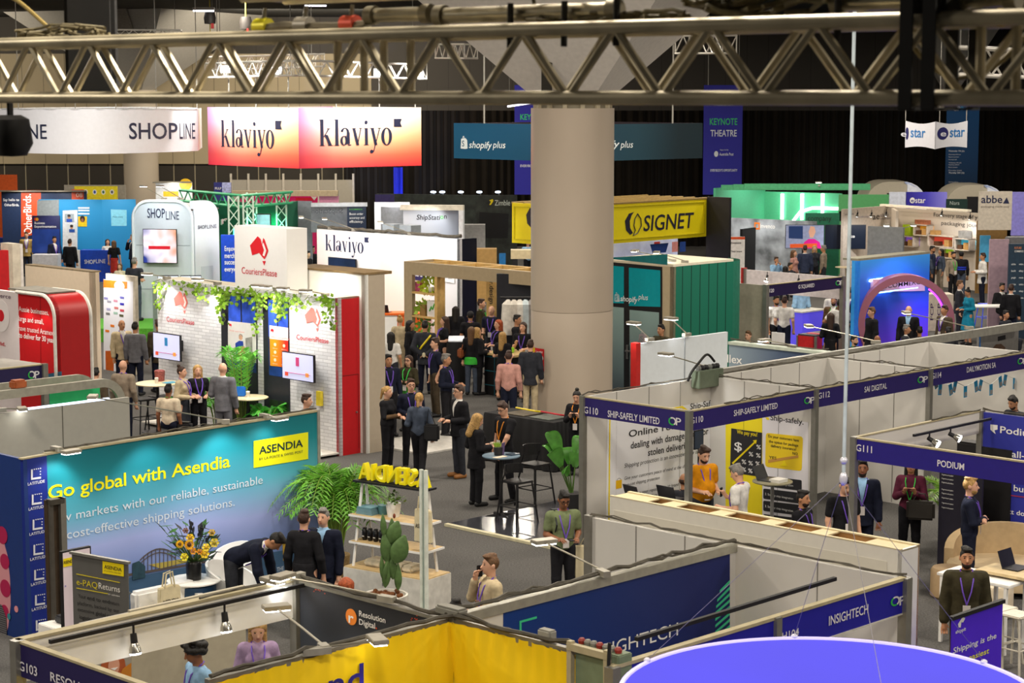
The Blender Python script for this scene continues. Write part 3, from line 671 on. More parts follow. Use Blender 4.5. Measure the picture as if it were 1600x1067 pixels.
Wd.poly([(1201,718),(1248,711),(1248,715),(1201,723)],M('#c79447',.5,var=0),'seesaw',3,par=y_);Wd.poly([(1220,728),(1226,719),(1231,728)],YEL,'seesaw',4,par=y_)
Wd.text('YES',1202,716,1214,4.5,INK,1,3,y_);Wd.text('NO',1239,710,1247,4.5,INK,1,3,y_)
for k,y in enumerate((743,763,782,803)):b_=rrect(Wd,[(1193,y),(1253,y+7),(1253,y+24),(1193,y+16)],.03,D2,'step_panel',2,g);Wd.text('%d. Step by step integration'%(k+1),1196,y+10,1240,3.6,WHT,0,3,b_)
t=thing('shell_booth',(*C1.xy,0),'white shell booth with purple G112 fascia','exhibition booth')
W=fascia(C1,C2,t,PUR);W.text('G112',1278,623,1296,9.5,WI);W.text('SAI DIGITAL',1350,613,1385,9,WI);op_logo(W,1438,593,10.5);top_cable(W,seed=8)
Wb2=Wall(K[1],K[2],2.5,0,.05,WPAN,'wall_panel',t);Wd2=Wall(K[2],C2,2.5,0,.05,WPAN,'wall_panel',t);grid_joints(Wb2,4);grid_joints(Wd2,3);top_cable(Wb2,seed=11);top_cable(Wd2,seed=12)
post(C2,2.5,.045,t)
t=thing('shell_booth',(*C2.xy,0),'white shell booth with purple G114 fascia and blue cards strung inside','exhibition booth')
W=fascia(C2,C3,t,PUR);W.text('G114',1455,592,1470,9,WI);W.text('DAILYMOTION SA',1510,582,1555,8.5,WI);op_logo(W,1594,564,10);top_cable(W,seed=9)
Wb3=Wall(K[2],K[3],2.5,0,.05,WPAN,'wall_panel',t);Wd3=Wall(K[3],C3,2.5,0,.05,WPAN,'wall_panel',t);grid_joints(Wb3,4);top_cable(Wb3,seed=13)
Wp=Wall(C2+BD*.3,C2+BD*.3+AD*3.4,2.5,0,build=False)
g=Wb3.poly([(1456,612),(1491,611),(1491,650),(1459,655)],M('#1f8fc0',.5,var=0),'poster');Wb3.text('Blond',1458,625,1482,6,WHT,1,2,g);Wb3.text('Jon',1459,632,1472,6,WHT,1,2,g);Wb3.text('JAAD',1470,640,1482,5,M('#173a63',.5,var=0),1,2,g)
t=thing('bunting',Wp.world(.2,2.1),'string of small blue cards hanging across the G114 booth','bunting');rr=random.Random(5)
pts=[(1449,607,14),(1460,600,22),(1469,609,-5),(1484,610,16),(1493,605,-20),(1508,613,2),(1524,605,14),(1533,603,-20),(1548,610,3),(1562,598,14),(1571,595,-15),(1585,600,0),(1597,590,10)]
b=MB();st_=[]
for x,y,a in pts:
 u,z=Wp.px(x,y-9);st_.append(Wp.world(u,z))
b.tube(st_,.006,5);b.build('string',M('#d9d9d4',.6),t)
for x,y,a in pts:
 u,z=Wp.px(x,y-9);a=math.radians(a);c,s=math.cos(a),math.sin(a);b=MB();b.prism([Wp.world(u+c*p+s*q,z-c*q+s*p,-.01)for p,q in((-.055,.2),(.055,.2),(.055,-.01),(-.055,-.01))],Wp.y*.006);o=b.build('card',M('#1f8cbb',.5,var=.05),t)
 b=MB();b.prism([Wp.world(u+c*p+s*q,z-c*q+s*p,-.015)for p,q in((-.04,.18),(.04,.18),(.04,.1),(-.04,.1))],Wp.y*.004);b.build('card_print',GREY,o)
# brochure rack in SAI DIGITAL booth
q=C1+AD*.22+BD*.9;t=thing('brochure_rack',(*q.xy,0),'white zigzag brochure rack standing just inside the G112 booth','brochure rack')
b=MB();b.tube([(*q.xy,.02),(*q.xy,1.65)],.02,8);b.lathe([(.22,0),(.22,.025),(0,.03)],(*q.xy,0),16);b.build('stand',WHT,t)
for z in(.35,.8,1.25):b=MB();b.prism([q.xy.to_3d()+AD*.02+BD*-.15+Vector((0,0,z+.25)),q.xy.to_3d()+AD*.2+BD*-.15+Vector((0,0,z+.02)),q.xy.to_3d()+AD*.02+BD*-.15+Vector((0,0,z-.05))],BD*.3);b.build('tray',WHT,t)
# ---------------------------------------------------------------- booth booth
P0=at(1335,685,2.5);P1=run(P0,AD,1533);P0r=P0-BD*5.2;P1r=P1-BD*5.2
t=thing('shell_booth',(*P0.xy,0),'blue shell booth with G111 fascia and hanging spotlights','exhibition booth')
Wf=fascia(P0,P0r,t,'#261c7d');Wf.text('G111',1338,704,1363,11,WI);Wf.text('PODIUM',1465,728,1507,10.5,WI)
W=Wall(P0,P1,2.5,2.17,.04,WPAN,'fascia_back',t);b=MB();b.box(0,W.L,-.01,.05,2.5,2.52);b.build('timber_lip',LIP,W.o,W.mw);top_cable(W,seed=21,u0=2.0)
for p in(P0,P1):post(p,2.5,.045,t)
Wp_=Wall(P1,P1r,2.5,0,.05,M('#2c3296',.5,var=.05,scale=1),'graphic_wall',t);top_cable(Wp_,seed=22,mat=None)
Wp_.poly([(1548,663),(1559,664),(1559,671),(1554,672),(1556,678),(1551,674),(1548,671)],WHT,'logo',2);Wp_.text('Podium',1563,676,1622,11,WHT);Wp_.text('The all-in-one',1547,709,1650,10.5,WHT);Wp_.text('platform for',1547,735,1640,10,WHT);Wp_.text('your business',1547,761,1640,10,WHT);Wp_.text('Let text do the talking',1545,797,1660,7.5,WHT);Wp_.poly([(1548,769),(1640,781),(1640,782.5),(1548,770.5)],M('#a83048',.5,var=0),'underline',2)
a0,a1=W.world(1.2,2.42,-.2),W.world(3.3,2.42,-.2);track(a0,a1,'black lamp track inside the G111 booth')
track_lamp(W.px and(W.world(*(lambda u,z:(u,z,-.2))(*W.px(1434,683)))),'left spotlight on the G111 booth track',P0+AD*2-BD*2.2-Vector((0,0,1.2)),60,'spotlights on the G111 track');track_lamp(W.world(*(lambda u,z:(u,z,-.2))(*W.px(1467,676))),'right spotlight on the G111 booth track',P0+AD*3-BD*2.5-Vector((0,0,1.2)),60,'spotlights on the G111 track')
# dark door-like cabinet and schedule board behind PODIUM
q0=run(at(1493,688,2.0),BD,1493);Wc=Wall(at(1494,689,2.0),at(1494,689,2.0)-BD*1.0,2.0,0,.3,M('#1b1a1c',.5),'display_cabinet',None,bevel=.03);tag(Wc.o,'black rounded cabinet behind the G111 spotlights','cabinet')
q=at(1468,736,1.6);Wc=Wall(q,q-BD*.75,1.75,.05,.04,M('#1f1d2b',.5),'notice_board',None);tag(Wc.o,'dark free-standing board with white text lines behind the maroon jacket','board')
for i,y in enumerate((742,748,754,765,771,778,786,793)):Wc.text('Programme and speakers',1472,y,1472+18,2.2,WHT,0,2)
# ---------------------------------------------------------------- long white timber display wall
A0=at(953,775,2.66);A1=run(A0,-BD,1407);th=.36
t=thing('display_wall',(*A0.xy,0),'long white open-topped display wall crossing behind the H104 booth','display wall');CW=M('#d8d4ca',.5,var=.03);TIM=M('#a87f4c',.7,var=.15)
W=Wall(A0,A1,2.66,0,.03,CW,'front_panel',t);W.poly([(960,797),(1386,877),(1386,898),(960,816)],M('#cfcabd',.5,var=.02),'recessed_strip',1);
W2=Wall(A1,A1+AD*th,2.66,0,.03,M('#e0dfdc',.5,var=.02),'end_panel',t);W3=Wall(A0+AD*(th-.03),A1+AD*(th-.03),2.66,0,.03,TIM,'back_panel',t)
for i in range(6):
 f=i/5;u=f*(W.L-.5);b=MB();b.box(u,u+.5 if i in(0,5)else u+.22,.03,th-.03,2.64,2.655);b.build('top_rib',M('#c9ba95',.6,var=.05),t,W.mw)
 if i<5:
  b=MB();b.box(u+.5 if i==0 else u+.22,u+(W.L-.5)/5,.03,th-.03,2.46,2.48);b.build('timber_tray',TIM,t,W.mw)
b=MB();b.box(0,W.L,.0,.04,2.655,2.67);b.box(0,W.L,th-.05,th,2.655,2.67);b.build('top_edge',M('#cdbf9c',.6,var=.05),t,W.mw)
# ---------------------------------------------------------------- booth booth
IR=at(1415,906,2.5);IF=run(IR,BD,1150);IL=run(IF,-AD,697);IN=run(IR,-AD,957)
t=thing('shell_booth',(*IF.xy,0),'shell booth with dark blue H104 wall and fascia behind the purple ring','exhibition booth')
W=Wall(IL,IF,2.5,0,.05,WPAN,'graphic_wall',t);b=MB();b.box(0,W.L,-.02,.07,2.44,2.53);b.build('top_rail',M('#a5a294',.4,.4),t,W.mw);top_cable(W,seed=31,zt=2.53,r=.02);top_cable(W,seed=32,zt=2.43,r=.014)
g=W.poly([(786,947.5),(1140,862.5),(1140,1060),(786,1150)],grad('navy wall print',[(0,'#0f3a86'),(1,'#101d5a')],0,0,3.6,.5),'printed_graphic');GR=M('#38c08c',.5,var=0)
W.text('INSIGHTECH',917,1034,1058,22,WHT,0,2,g);W.poly([(811,970),(838,962.5),(838,966),(814,972.5),(814,997),(811,998)],GR,'bracket',2,par=g)
for k in range(9):
 y=912+k*10;x0=1124-4*math.sqrt(max(0,k))*1.0+(k>5)*(k-5)*1;
 W.poly([(max(1117,x0),y+14+(max(1117,x0)>1120)*-4),(1139.5,y-6),(1139.5,y-1.5),(max(1117,x0),y+18+(max(1117,x0)>1120)*-4)],GR,'hatch',2,par=g)
Wr_=Wall(IF,IR,2.5,0,.05,WPAN,'wall_panel',t);grid_joints(Wr_,2);top_cable(Wr_,seed=33)
Wx=Wall(run(IF,BD,921),IF,2.5,0,.05,WPAN,'wall_panel',t);grid_joints(Wx,3);top_cable(Wx,seed=34);post(run(IF,BD,921),2.5,.045,t)
Wf=Wall(IN,IR,2.5,2.17,.045,M('#1b1896',.45,var=.04),'fascia',t);b=MB();b.box(0,Wf.L,-.01,.06,2.5,2.53);b.build('timber_lip',LIP,Wf.o,Wf.mw);b=MB();b.box(0,Wf.L,-.008,.05,2.155,2.17);b.build('lower_lip',M('#c9c5b9',.5),Wf.o,Wf.mw)
Wf.text('INSIGHTECH',1294,977,1355,15,WI);op_logo(Wf,1398,939,15);Wf.text('H104',1221,1000,1247,12,WI)
post(IR,2.5,.05,t);post(run(IN,AD,1213),2.5,.04,t);post(IN,2.5,.05,t)
q0,q1=run(IN,AD,1028),run(IN,AD,1338);o=Vector((0,0,.12));track(q0+BD*.25+o-Vector((0,0,.02)),q1+BD*.25+o,'long black lamp track above the H104 fascia')
b=MB();b.obox((IF+IR).xy.to_3d()/2-AD*.5+Vector((0,0,1.15)),BD*.5,AD*.3,(0,0,.6));tag(b.build('display_cabinet',M('#d4d2d0',.5),bevel=.01),'white cabinet inside the H104 booth','cabinet')
# switch box on a timber frame between yellow tent and INSIGHTECH
q=run(IR,-AD,930)+Vector((0,0,0));q=IN+BD*.02;t=thing('switch_box',(*q.xy,2.2),'grey-green electrical box in an aluminium frame beside the yellow fabric','switch box')
Ws=Wall(run(at(955,1042,2.5),BD,889),run(at(955,1042,2.5),BD,953),2.62,2.2,.18,build=False)
b=MB()
b.box(0,.05,-.03,.02,2.15,2.64);b.build('frame_post',LIP,t,Ws.mw);b=MB();b.box(Ws.L-.05,Ws.L,-.03,.02,2.15,2.64);b.build('frame_post',LIP,t,Ws.mw);b=MB();b.box(0,Ws.L,-.035,.02,2.56,2.62);b.build('frame_rail',LIP,t,Ws.mw)
b=MB();b.box(.05,Ws.L+.08,.02,.2,2.1,2.6);b.build('metal_box',M('#6f7d63',.5,var=.12),t,Ws.mw,bevel=.01)
for i in range(7):b=MB();b.lathe([(.03,0),(.035,.03),(.02,.05)],(.06+i*.07,.1,2.6),10);b.build('socket',M('#7c7a70' if i%3 else '#8d2a20',.5),t,Ws.mw)
cable('power_cable',[Ws.world(Ws.L+.03,2.72,-.04),Ws.world(Ws.L+.03,2.5,-.05),Ws.world(Ws.L+.06,2.3,-.06),Ws.world(Ws.L+.03,2.0,-.05)],.016,BLK,'black cable hanging down the switch box frame')
# ---------------------------------------------------------------- yellow fabric booth
YC=at(705,972,2.5);YR=run(YC,-BD,955);YL=run(YC,-AD,330);YM=bpy.data.materials.new('yellow cloth')
def _yel():
 global YM;YM=M('#f2cc06',.65,var=.06,scale=1.2,bump=.6)
_yel()
def cloth(p0,p1,par,seed):
 W=Wall(p0,p1,2.5,0,.02,build=False,parent=par);rr=random.Random(seed);nu,nz=60,26;b=MB();vs=[];fs=[]
 for i in range(nu+1):
  for j in range(nz+1):
   u=W.L*i/nu;z=2.5*j/nz;ed=(j/nz)**6;vs.append((u,.012*math.sin(u*38+seed)*ed+.012*math.sin(u*3.1+z*1.7)+.018*math.sin((u*(1 if seed>1 else-1)+z*1.1)*4.0),z))
 for i in range(nu):
  for j in range(nz):a=i*(nz+1)+j;fs.append((a,a+nz+1,a+nz+2,a+1))
 b.add(vs,fs);b.add([(x,y+.03,z)for x,y,z in vs],[f[::-1]for f in fs]);W.o=b.build('fabric_wall',YM,par,W.mw,smooth=True);return W
t=thing('fabric_booth',(*YC.xy,0),'bright yellow fabric walls of the booth at the bottom edge','exhibition booth')
W=cloth(YL,YC,t,1);W.text('nd',510,1092,565,46,M('#1d1a78',.5,var=0),1,8);b=MB();b.box(0,W.L,.03,.09,2.46,2.53);b.build('top_rail',M('#827f74',.4,.4),t,W.mw);top_cable(W,seed=41,zt=2.53,r=.02);W.t=.12
W=cloth(YC,YR,t,2);b=MB();b.box(0,W.L,.03,.09,2.46,2.53);b.build('top_rail',M('#827f74',.4,.4),t,W.mw);top_cable(W,seed=42,zt=2.53,r=.022)
b=MB();b.obox(YC+Vector((0,.1,.08)),BD*-.16,AD*.07,(0,0,.045));tag(b.build('plug_bundle',M('#77756b',.6),bevel=.02),'grey wrapped plug bundle on the peak of the yellow fabric','plug')
b=MB();q=run(YC,-BD,855);b.obox(q+Vector((0,.1,.09)),-BD*.08,AD*.05,(0,0,.05));tag(b.build('power_adaptor',M('#8a887e',.6),bevel=.015),'grey adaptor on the right yellow fabric rail','plug')
# ---------------------------------------------------------------- booth booth
RW=at(27,1004,2.5);RN=run(RW,AD,463);RE=run(RN,-BD,690);RS=RW-BD*2.6
t=thing('shell_booth',(*RW.xy,0),'shell booth with G103 fascia and a dark charcoal wall','exhibition booth')
Wf=fascia(RW,RS,t,'#21184f');Wf.text('G103',31,1046,59,15,WI);Wf.text('RESOLUTION DIGITAL',80,1063,240,15,WI);post(RW,2.5,.05,t);post(RN,2.5,.05,t)
W=Wall(RW,RN,2.5,2.13,.05,WHT,'fascia_back',t);b=MB();b.box(0,W.L,-.02,.08,2.5,2.525);b.build('timber_lip',LIP,W.o,W.mw);top_cable(W,seed=51,u0=2)
trk=[run(RW,AD,66)-BD*.12-Vector((0,0,.0)),run(RW,AD,470)-BD*.12];track(trk[0]-Vector((0,0,.02)),trk[1]-Vector((0,0,.02)),'long black lamp track inside the G103 booth')
for x,y,lb in((195,985,'left bare spotlight on the G103 track'),(337,952,'right bare spotlight on the G103 track')):
 u,z=W.px(x,y+2);track_lamp(W.world(u,z-.02,-.14),lb,W.world(u,.0,-.5),30,'spotlights on the G103 track')
W=Wall(RN,RE,2.5,0,.05,grad('charcoal print',[(0,'#31406a'),(.5,'#3c4047'),(1,'#26262a')],2,1.2,2.5,.5),'graphic_wall',t);top_cable(W,seed=52,zt=2.5,r=.02);b=MB();b.box(0,W.L,-.012,.05,2.48,2.51);b.build('top_rail',M('#8a877c',.4,.4),t,W.mw)
W.disc(549.5,963.5,8.5,M('#f08a2c',.5,var=0),'logo',2,ry=13);W.text('r',546,972,554,18,WHT,1,3);W.text('Resolution',562,962,603,9.5,WHT);W.text('Digital',562,975,587,9.5,WHT);W.text('.',588,982,590,None,M('#e8572c',.5,var=0))
RNG2=random.Random(4)
for i in range(14):W.disc(490+RNG2.random()*20 if i<7 else 640+RNG2.random()*15,920+RNG2.random()*9+(0 if i<7 else 40),.9,M('#b4432a',.5,var=0),'dot',2)
arm_light(YL+(YC-YL)*((run(YC,-AD,507)-YL).length/(YC-YL).length)+Vector((0,0,.03)),atd(432,950,18.3),'arm light reaching from the yellow rail in front of the white G103 fascia',RN-BD*1.2-Vector((0,0,2)),40)
arm_light(RN-BD*1.35+Vector((0,0,.03)),RN-BD*.1-AD*.25+Vector((0,0,.1)),'arm light clipped on the dark charcoal wall, near its left end',RN-BD*1-Vector((0,0,1)),35)
arm_light(run(YC,-AD,488)+Vector((0,0,.03)),run(YC,-AD,560)-BD*.25+Vector((0,0,.1)),'arm light over the left yellow fabric wall',run(YC,-AD,560)-BD*.5-Vector((0,0,1.2)),60)
arm_light(run(IL,AD,942)+Vector((0,0,.05)),atd(850,847,20.6),'arm light leaning from the H104 wall over the carpet',None,60)
arm_light(run(RW,AD,463)+Vector((0,0,.02)),RN-AD*.3+Vector((0,0,.05)),'arm light at the corner of the G103 booth',None,20)
# beige screen, poster and plant seen under the G103 fascia
q=run(RW+BD*2.9,AD,205,1.2);q1=run(RW+BD*2.9,AD,384,1.2);Wq=Wall(q,q1,1.66,0,.05,M('#a8a08c',.6,var=.05),'low_partition',None);tag(Wq.o,'beige partition behind the curly haired man','partition')
q=run(RW+BD*2.7,AD,128,1.2);q1=run(RW+BD*2.7,AD,204,1.2);Wq=Wall(q,q1,1.7,0,.04,M('#9a968e',.5,var=.05),'poster_panel',None);tag(Wq.o,'poster panel of a smiling red haired woman under the G103 fascia','poster')
Wq.poly([(150,1067),(160,1030),(180,1022),(194,1030),(200,1067)],M('#a9542a',.6,var=.1),'hair_print',2);Wq.disc(177,1040,9,M('#d39b82',.6,var=0),'face_print',3,ry=15);Wq.poly([(182,1067),(190,1045),(204,1035),(204,1067)],M('#c07a22',.6,var=0),'jumper_print',4)
Wq.poly([(171,1044),(183,1042),(178,1047)],WHT,'smile_print',4)
# ---------------------------------------------------------------- booth stand
LB=at(36,718,2.5);LA=at(73,711.5,2.5);LL=LB+BD*2.2
t=thing('exhibition_booth',(*LB.xy,0),'deep blue stand wall with a column of dotted square logos at far left','exhibition booth')
NAVY=M('#10257d',.5,var=.03)
W=Wall(LL,LB,2.5,0,.06,M('#14306e',.5,var=.05),'side_wall',t);PK=M('#c98a93',.5,var=0)
W.poly([(-6,830),(4,838),(12,868),(16,905),(17,945),(13,980),(6,1000),(-6,1005)],PK,'printed_shape',1)
for x,y,r in((4,836,8),(8,877,7),(9,919,8),(8,955,6),(26,951.5,3)):W.disc(x,y,r,M('#a3174a' if x<20 else '#d98f98',.5,var=0),'printed_dot',2,ry=r*1.7 if x<20 else r*1.7)
W.disc(15,963,2.5,M('#2f7f8d',.5,var=0),'printed_dot',3,ry=5);W.poly([(-6,940),(4,945),(11,965),(12,990),(4,1020),(-6,1030)],stripes('#3b3a3f','#6f6d70',2,.03,.4),'knitwear_print',4)
W=Wall(LB,LA,2.5,0,.06,NAVY,'logo_wall',t);LG=M('#cfd0d8',.5,var=0)
b=MB();b.box(-.02,W.L,-.01,.07,2.5,2.52);b.build('timber_lip',LIP,W.o,W.mw)
for i in range(7):
 x,y=48+i*1.25,731.5+i*39.3
 W.poly([(x,y+2),(x+2.6,y+1.6),(x+2.6,y+15),(x+15.5,y+13),(x+15.5,y+16),(x,y+18.2)],LG,'logo',2)
 for k in range(4):W.disc(x+5.2+k*3.2,y+1.6-k*.5,.95,LG,'logo_dot',2,n=8)
 for k in range(2):W.disc(x+14.6,y+5+k*4.2,.95,LG,'logo_dot',2,n=8)
 W.text('LATITUDE',x-5,y+27,x+21.5,4.6,LG)
# stand frame of dark timber and aluminium beside it
q=at(86,781,2.25);t=thing('display_stand',(*q.xy,0),'dark timber display frame with aluminium edge between blue stand and teal wall','display frame')
W=Wall(run(q,-AD,75),run(q,AD,97),2.25,0,.1,M('#3a2c1d',.6,var=.2),'timber_back',t);b=MB();b.box(W.L-.06,W.L+.02,-.06,.05,0,2.27);b.build('edge_post',ALU,t,W.mw);b=MB();b.box(0,W.L,-.06,.05,2.2,2.27);b.build('top_rail',M('#4a463e',.5,.4),t,W.mw);b=MB();b.box(.0,.05,-.04,.02,0,2.2);b.build('inner_post',M('#54504a',.5,.4),t,W.mw)
# ---------------------------------------------------------------- booth stand
SA=at(72,711,2.5);SB=at(495,643.5,2.5);SA2=SA
t=thing('exhibition_booth',(*SA.xy,0),'large teal to violet printed wall with a yellow headline and harbour bridge','exhibition booth')
ASG=grad('harbour print',[(0,'#4a72a0'),(.28,'#7f95cf'),(.45,'#a3b0e6'),(.66,'#55a9c0'),(.85,'#1d8390'),(1,'#126a76')],2,0,2.5,.5,wob=.12,wscale=.5)
W=Wall(SA2,SB,2.5,0,.06,ASG,'graphic_wall',t);AW=W
b=MB();b.box(0,W.L,-.015,.08,2.5,2.525);b.build('top_rail',LIP,W.o,W.mw);top_cable(W,seed=61,zt=2.52);b=MB();b.box(W.L,W.L+.05,-.02,.08,0,2.53);b.build('edge_post',M('#a5a39d',.4,.3),t,W.mw)
LEM=M('#f3ee1a',.45,var=0);PALE=M('#d5dfe9',.5,var=0)
W.text('Go global with Asendia',75,780,360,21,LEM,1,2,track=-.02);W.text('w markets with our reliable, sustainable',96,815,411,14,PALE,0,2);W.text('cost-effective shipping solutions.',104,842,367,14,PALE,0,2)
g=W.poly([(396,689),(481,675),(481,717),(396,731)],LEM,'logo_panel',2);IK=M('#10333b',.5,var=0)
W.text('ASENDIA',404,709.5,472.5,12.5,IK,1,4,g);W.text('BY LA POSTE & SWISS POST',404,719,472.5,4,IK,0,4,g)
# harbour print
WTR=M('#3f5f80',.5,var=.12,scale=2);BR=M('#59504c',.5,var=.1)
W.poly([(98,920),(300,885),(430,862),(495,850),(495,960),(98,1060)],WTR,'water_print',1)
arc=[(218+i*6.2,885-1.0*i-24*math.sin(math.pi*min(1,(i+2)/13)))for i in range(10)]
for dy,th in((0,2.2),(6,1.6)):
 for(x0,y0),(x1,y1)in zip(arc,arc[1:]):W.poly([(x0,y0+dy),(x1,y1+dy),(x1,y1+dy+th),(x0,y0+dy+th)],BR,'bridge_print',3)
for i,(x,y)in enumerate(arc[1:]):W.poly([(x-.5,y),(x+.5,y),(x+.5,893-i*1.0),(x-.5,893-i*1.0)],BR,'bridge_print',3)
W.poly([(200,896),(345,872),(345,875),(200,900)],BR,'bridge_deck_print',3)
W.poly([(206,880),(216,876),(226,884),(226,902),(206,906)],M('#2c4a58',.5,var=.2),'tower_print',4);W.poly([(232,882),(290,872),(345,868),(345,872),(300,876),(250,888)],M('#b9a74f',.5,var=.1),'shore_print',2)
W.text('THE WORLD IS',432,893,472,7,PALE,0,3);W.text('YOUR',440,902,458,7,PALE,0,3);W.poly([(441,845),(447,843),(446,875),(442,876)],M('#c9a23a',.5,var=.2),'light_print',2)
for x,y,tx,ty,lb,pw in((416,657,408,661,'arm light hung over the yellow logo on the teal wall',30),(90,695,88,702,'arm light hung over the left end of the teal wall',55)):
 u,z=W.px(x,y);arm_light(W.world(u,2.53,.03),W.world(u,2.55,-.3),lb,W.world(u-.3,1.2,.0),pw*.6,ang=125)
u,z=W.px(352,665);arm_light(W.world(u,2.54,.04),W.world(u-1.35,2.95,1.35),'long arm light on the teal wall leaning back towards the blonde woman',None,30)
for px_,pw in((335,55),(220,30)):
 u,_=W.px(px_,680);spot(W.world(u,2.62,-.5),W.world(u+.2,1.0,0),pw,110,(.98,.98,1))
# grey wall of the neighbour behind, with a light strip on top
q0=at(-30,650,2.5);q1=run(q0,AD,202);t=thing('exhibition_booth',(*q1.xy,0),'plain grey booth back wall with bright light strip, behind the teal wall','exhibition booth')
W=Wall(q0,q1,2.5,0,.06,M('#a6a297',.6,var=.03),'back_wall',t);u,_=W.px(97,630);b=MB();b.box(u-.008,u+.008,-.004,0,0,2.5);b.build('panel_joints',M('#5b584f',.6),W.o,W.mw)
u0,_=W.px(38,640);b=MB();b.box(u0,W.L*.86,.0,.05,2.5,2.53);b.build('light_strip',M('#cfe0ff',.5,var=0,emit=1.6),W.o,W.mw);arm_light(W.world(u0-.4,2.52,.03),W.world(u0-.1,2.54,-.1),'lamp head lying on the grey wall top at far left',None,0)
# curved aluminium frame with perforated rail
def curved_frame():
 q0=at(-40,616,2.62);q1=run(q0,AD,196);t=thing('exhibition_booth',(*q1.xy,0),'curved aluminium booth frame with perforated top rail and green panel','exhibition booth')
 W=Wall(q0,q1,2.62,0,.9,build=False)
 b=MB();pr=[(0,2.62),(W.L-.45,2.62)]+[(W.L-.45+.45*math.sin(a),2.17+.45*math.cos(a))for a in np.linspace(.1,1.5708,8)]+[(W.L,0),(W.L-.14,0)]+[(W.L-.45+.31*math.sin(a),2.17+.31*math.cos(a))for a in np.linspace(1.5708,.1,8)]+[(W.L-.45,2.48),(0,2.48)]
 b.prism([(u,0,z)for u,z in pr],(0,.07,0));b.build('curved_front',M('#a5a295',.4,.35),t,W.mw)
 b=MB();b.prism([(u,.75,z)for u,z in pr],(0,.07,0));b.build('curved_rear',M('#a5a295',.4,.35),t,W.mw)
 b=MB();b.box(0,W.L-.4,.07,.2,2.55,2.6);r_=b.build('perforated_rail',M('#8b877a',.4,.4),t,W.mw);b=MB()
 for i in range(34):b.lathe([(0,0),(.03,0),(.03,.004)],(.1+i*(W.L-.6)/34,.135,2.6),8)
 b.build('hole',DARK,r_,W.mw)
 Wg=Wall(W.world(W.L-1.15,0,.5),W.world(W.L-.18,0,.5),2.44,.9,.03,M('#2fbf76',.5,var=.05),'green_panel',t);b=MB();b.box(.1,Wg.L,-.02,0,1.95,1.965);b.build('cable_run',DARK,Wg.o,Wg.mw)
 b=MB();b.box(W.L-2.3,W.L-1.5,.25,.6,1.0,1.06);b.build('shelf_board',WHT,t,W.mw)
 o=MB();u,_=W.px(36,606);o.box(u-.12,u+.12,.05,.25,2.6,2.75);tag(o.build('junction_box',M('#a5572f',.5,var=.2),None,W.mw,bevel=.03),'small orange junction box on the perforated rail','junction box')
curved_frame()
# fascia with OP mark at far left (below ARAMEX)
q1=at(69,570,2.5);q0=run(q1,-AD,-40);t=thing('shell_booth',(*q1.xy,0),'grey-topped shell booth with dark purple fascia at far left','exhibition booth')
W=fascia(q0,q1,t,'#221a4a');op_logo(W,49,585.5,12);post(q1,2.5,.05,t);b=MB();b.prism([W.world(0,2.5,.05),W.world(W.L,2.5,.05),W.world(W.L-.1,2.5,1.2),W.world(0,2.5,1.6)],(0,0,.02));b.build('roof_panel',M('#87857f',.6),t)
# ---------------------------------------------------------------- furniture helpers
def round_table(name,c,h,r,lab,top,leg,cat='table',foot='disc',group=None):
 c=Vector((c.x,c.y,0));t=thing(name,c,lab,cat,group);mw=Matrix.Translation(c)
 b=MB();b.lathe([(0,h-.03),(r-.02,h-.03),(r,h-.02),(r,h-.005),(r-.01,h),(0,h)],n=36);b.build('tabletop',top,t,mw,smooth=True)
 b=MB();b.lathe([(.03,.03),(.03,h-.03)],n=12);b.build('column',leg,t,mw,smooth=True)
 b=MB()
 if foot=='disc':b.lathe([(0,0),(r*.75,0),(r*.75,.012),(.05,.03),(0,.03)],n=28)
 else:
  for k in range(4):
   a=k*math.pi/2+.4;b.tube([(0,0,.06),(r*.9*math.cos(a),r*.9*math.sin(a),.03)],[.03,.02],8);b.ell((r*.9*math.cos(a),r*.9*math.sin(a),.02),(.03,.03,.02))
 b.build('foot',leg,t,mw,smooth=True);return t
def bar_stool(c,rz,lab,mat,seat=.75,back=.0,group=None,w=.21,name='bar_stool',cat='stool'):
 c=Vector((c.x,c.y,0));t=thing(name,c,lab,cat,group,rz);mw=WM[t.name]
 b=MB();b.box(-w,w,-w,w,seat-.035,seat);b.build('seat',mat,t,mw,bevel=.015)
 for sx in(-1,1):
  for sy in(-1,1):
   zt=seat-.03;b=MB();b.tube([(sx*(w+.05),sy*(w+.05),0),(sx*(w-.03),sy*(w-.03),zt)],.016,8);b.build('leg',mat,t,mw,smooth=True)
 z=seat*.42;f=w+.05-.08*z/seat;b=MB();b.tube([(-f,-f,z),(f,-f,z),(f,f,z),(-f,f,z),(-f,-f,z)],.011,6);b.build('footrest',mat,t,mw)
 if back:
  b=MB();n=8;pts=[(w*1.02*math.sin(a),w*1.02*math.cos(a))for a in np.linspace(-1.25,1.25,n)]
  for(x0,y0),(x1,y1)in zip(pts,pts[1:]):b.prism([(x0,y0,seat+back*.35),(x1,y1,seat+back*.35),(x1,y1,seat+back),(x0,y0,seat+back)],(0,.018,0))
  b.build('backrest',mat,t,mw);b=MB();b.tube([(-w+.02,w-.03,seat-.02),(-w+.02,w*.4,seat+back*.6)],.013,6);b.tube([(w-.02,w-.03,seat-.02),(w-.02,w*.4,seat+back*.6)],.013,6);b.build('back_post',mat,t,mw)
 return t
def pot(c,r,h,lab,mat,name='plant_pot',flare=.8):
 b=MB();b.lathe([(r*flare,0),(r,h),(r*.92,h),(r*.9,h*.85),(0,h*.85)],c,24);return b.build(name,mat,smooth=True)
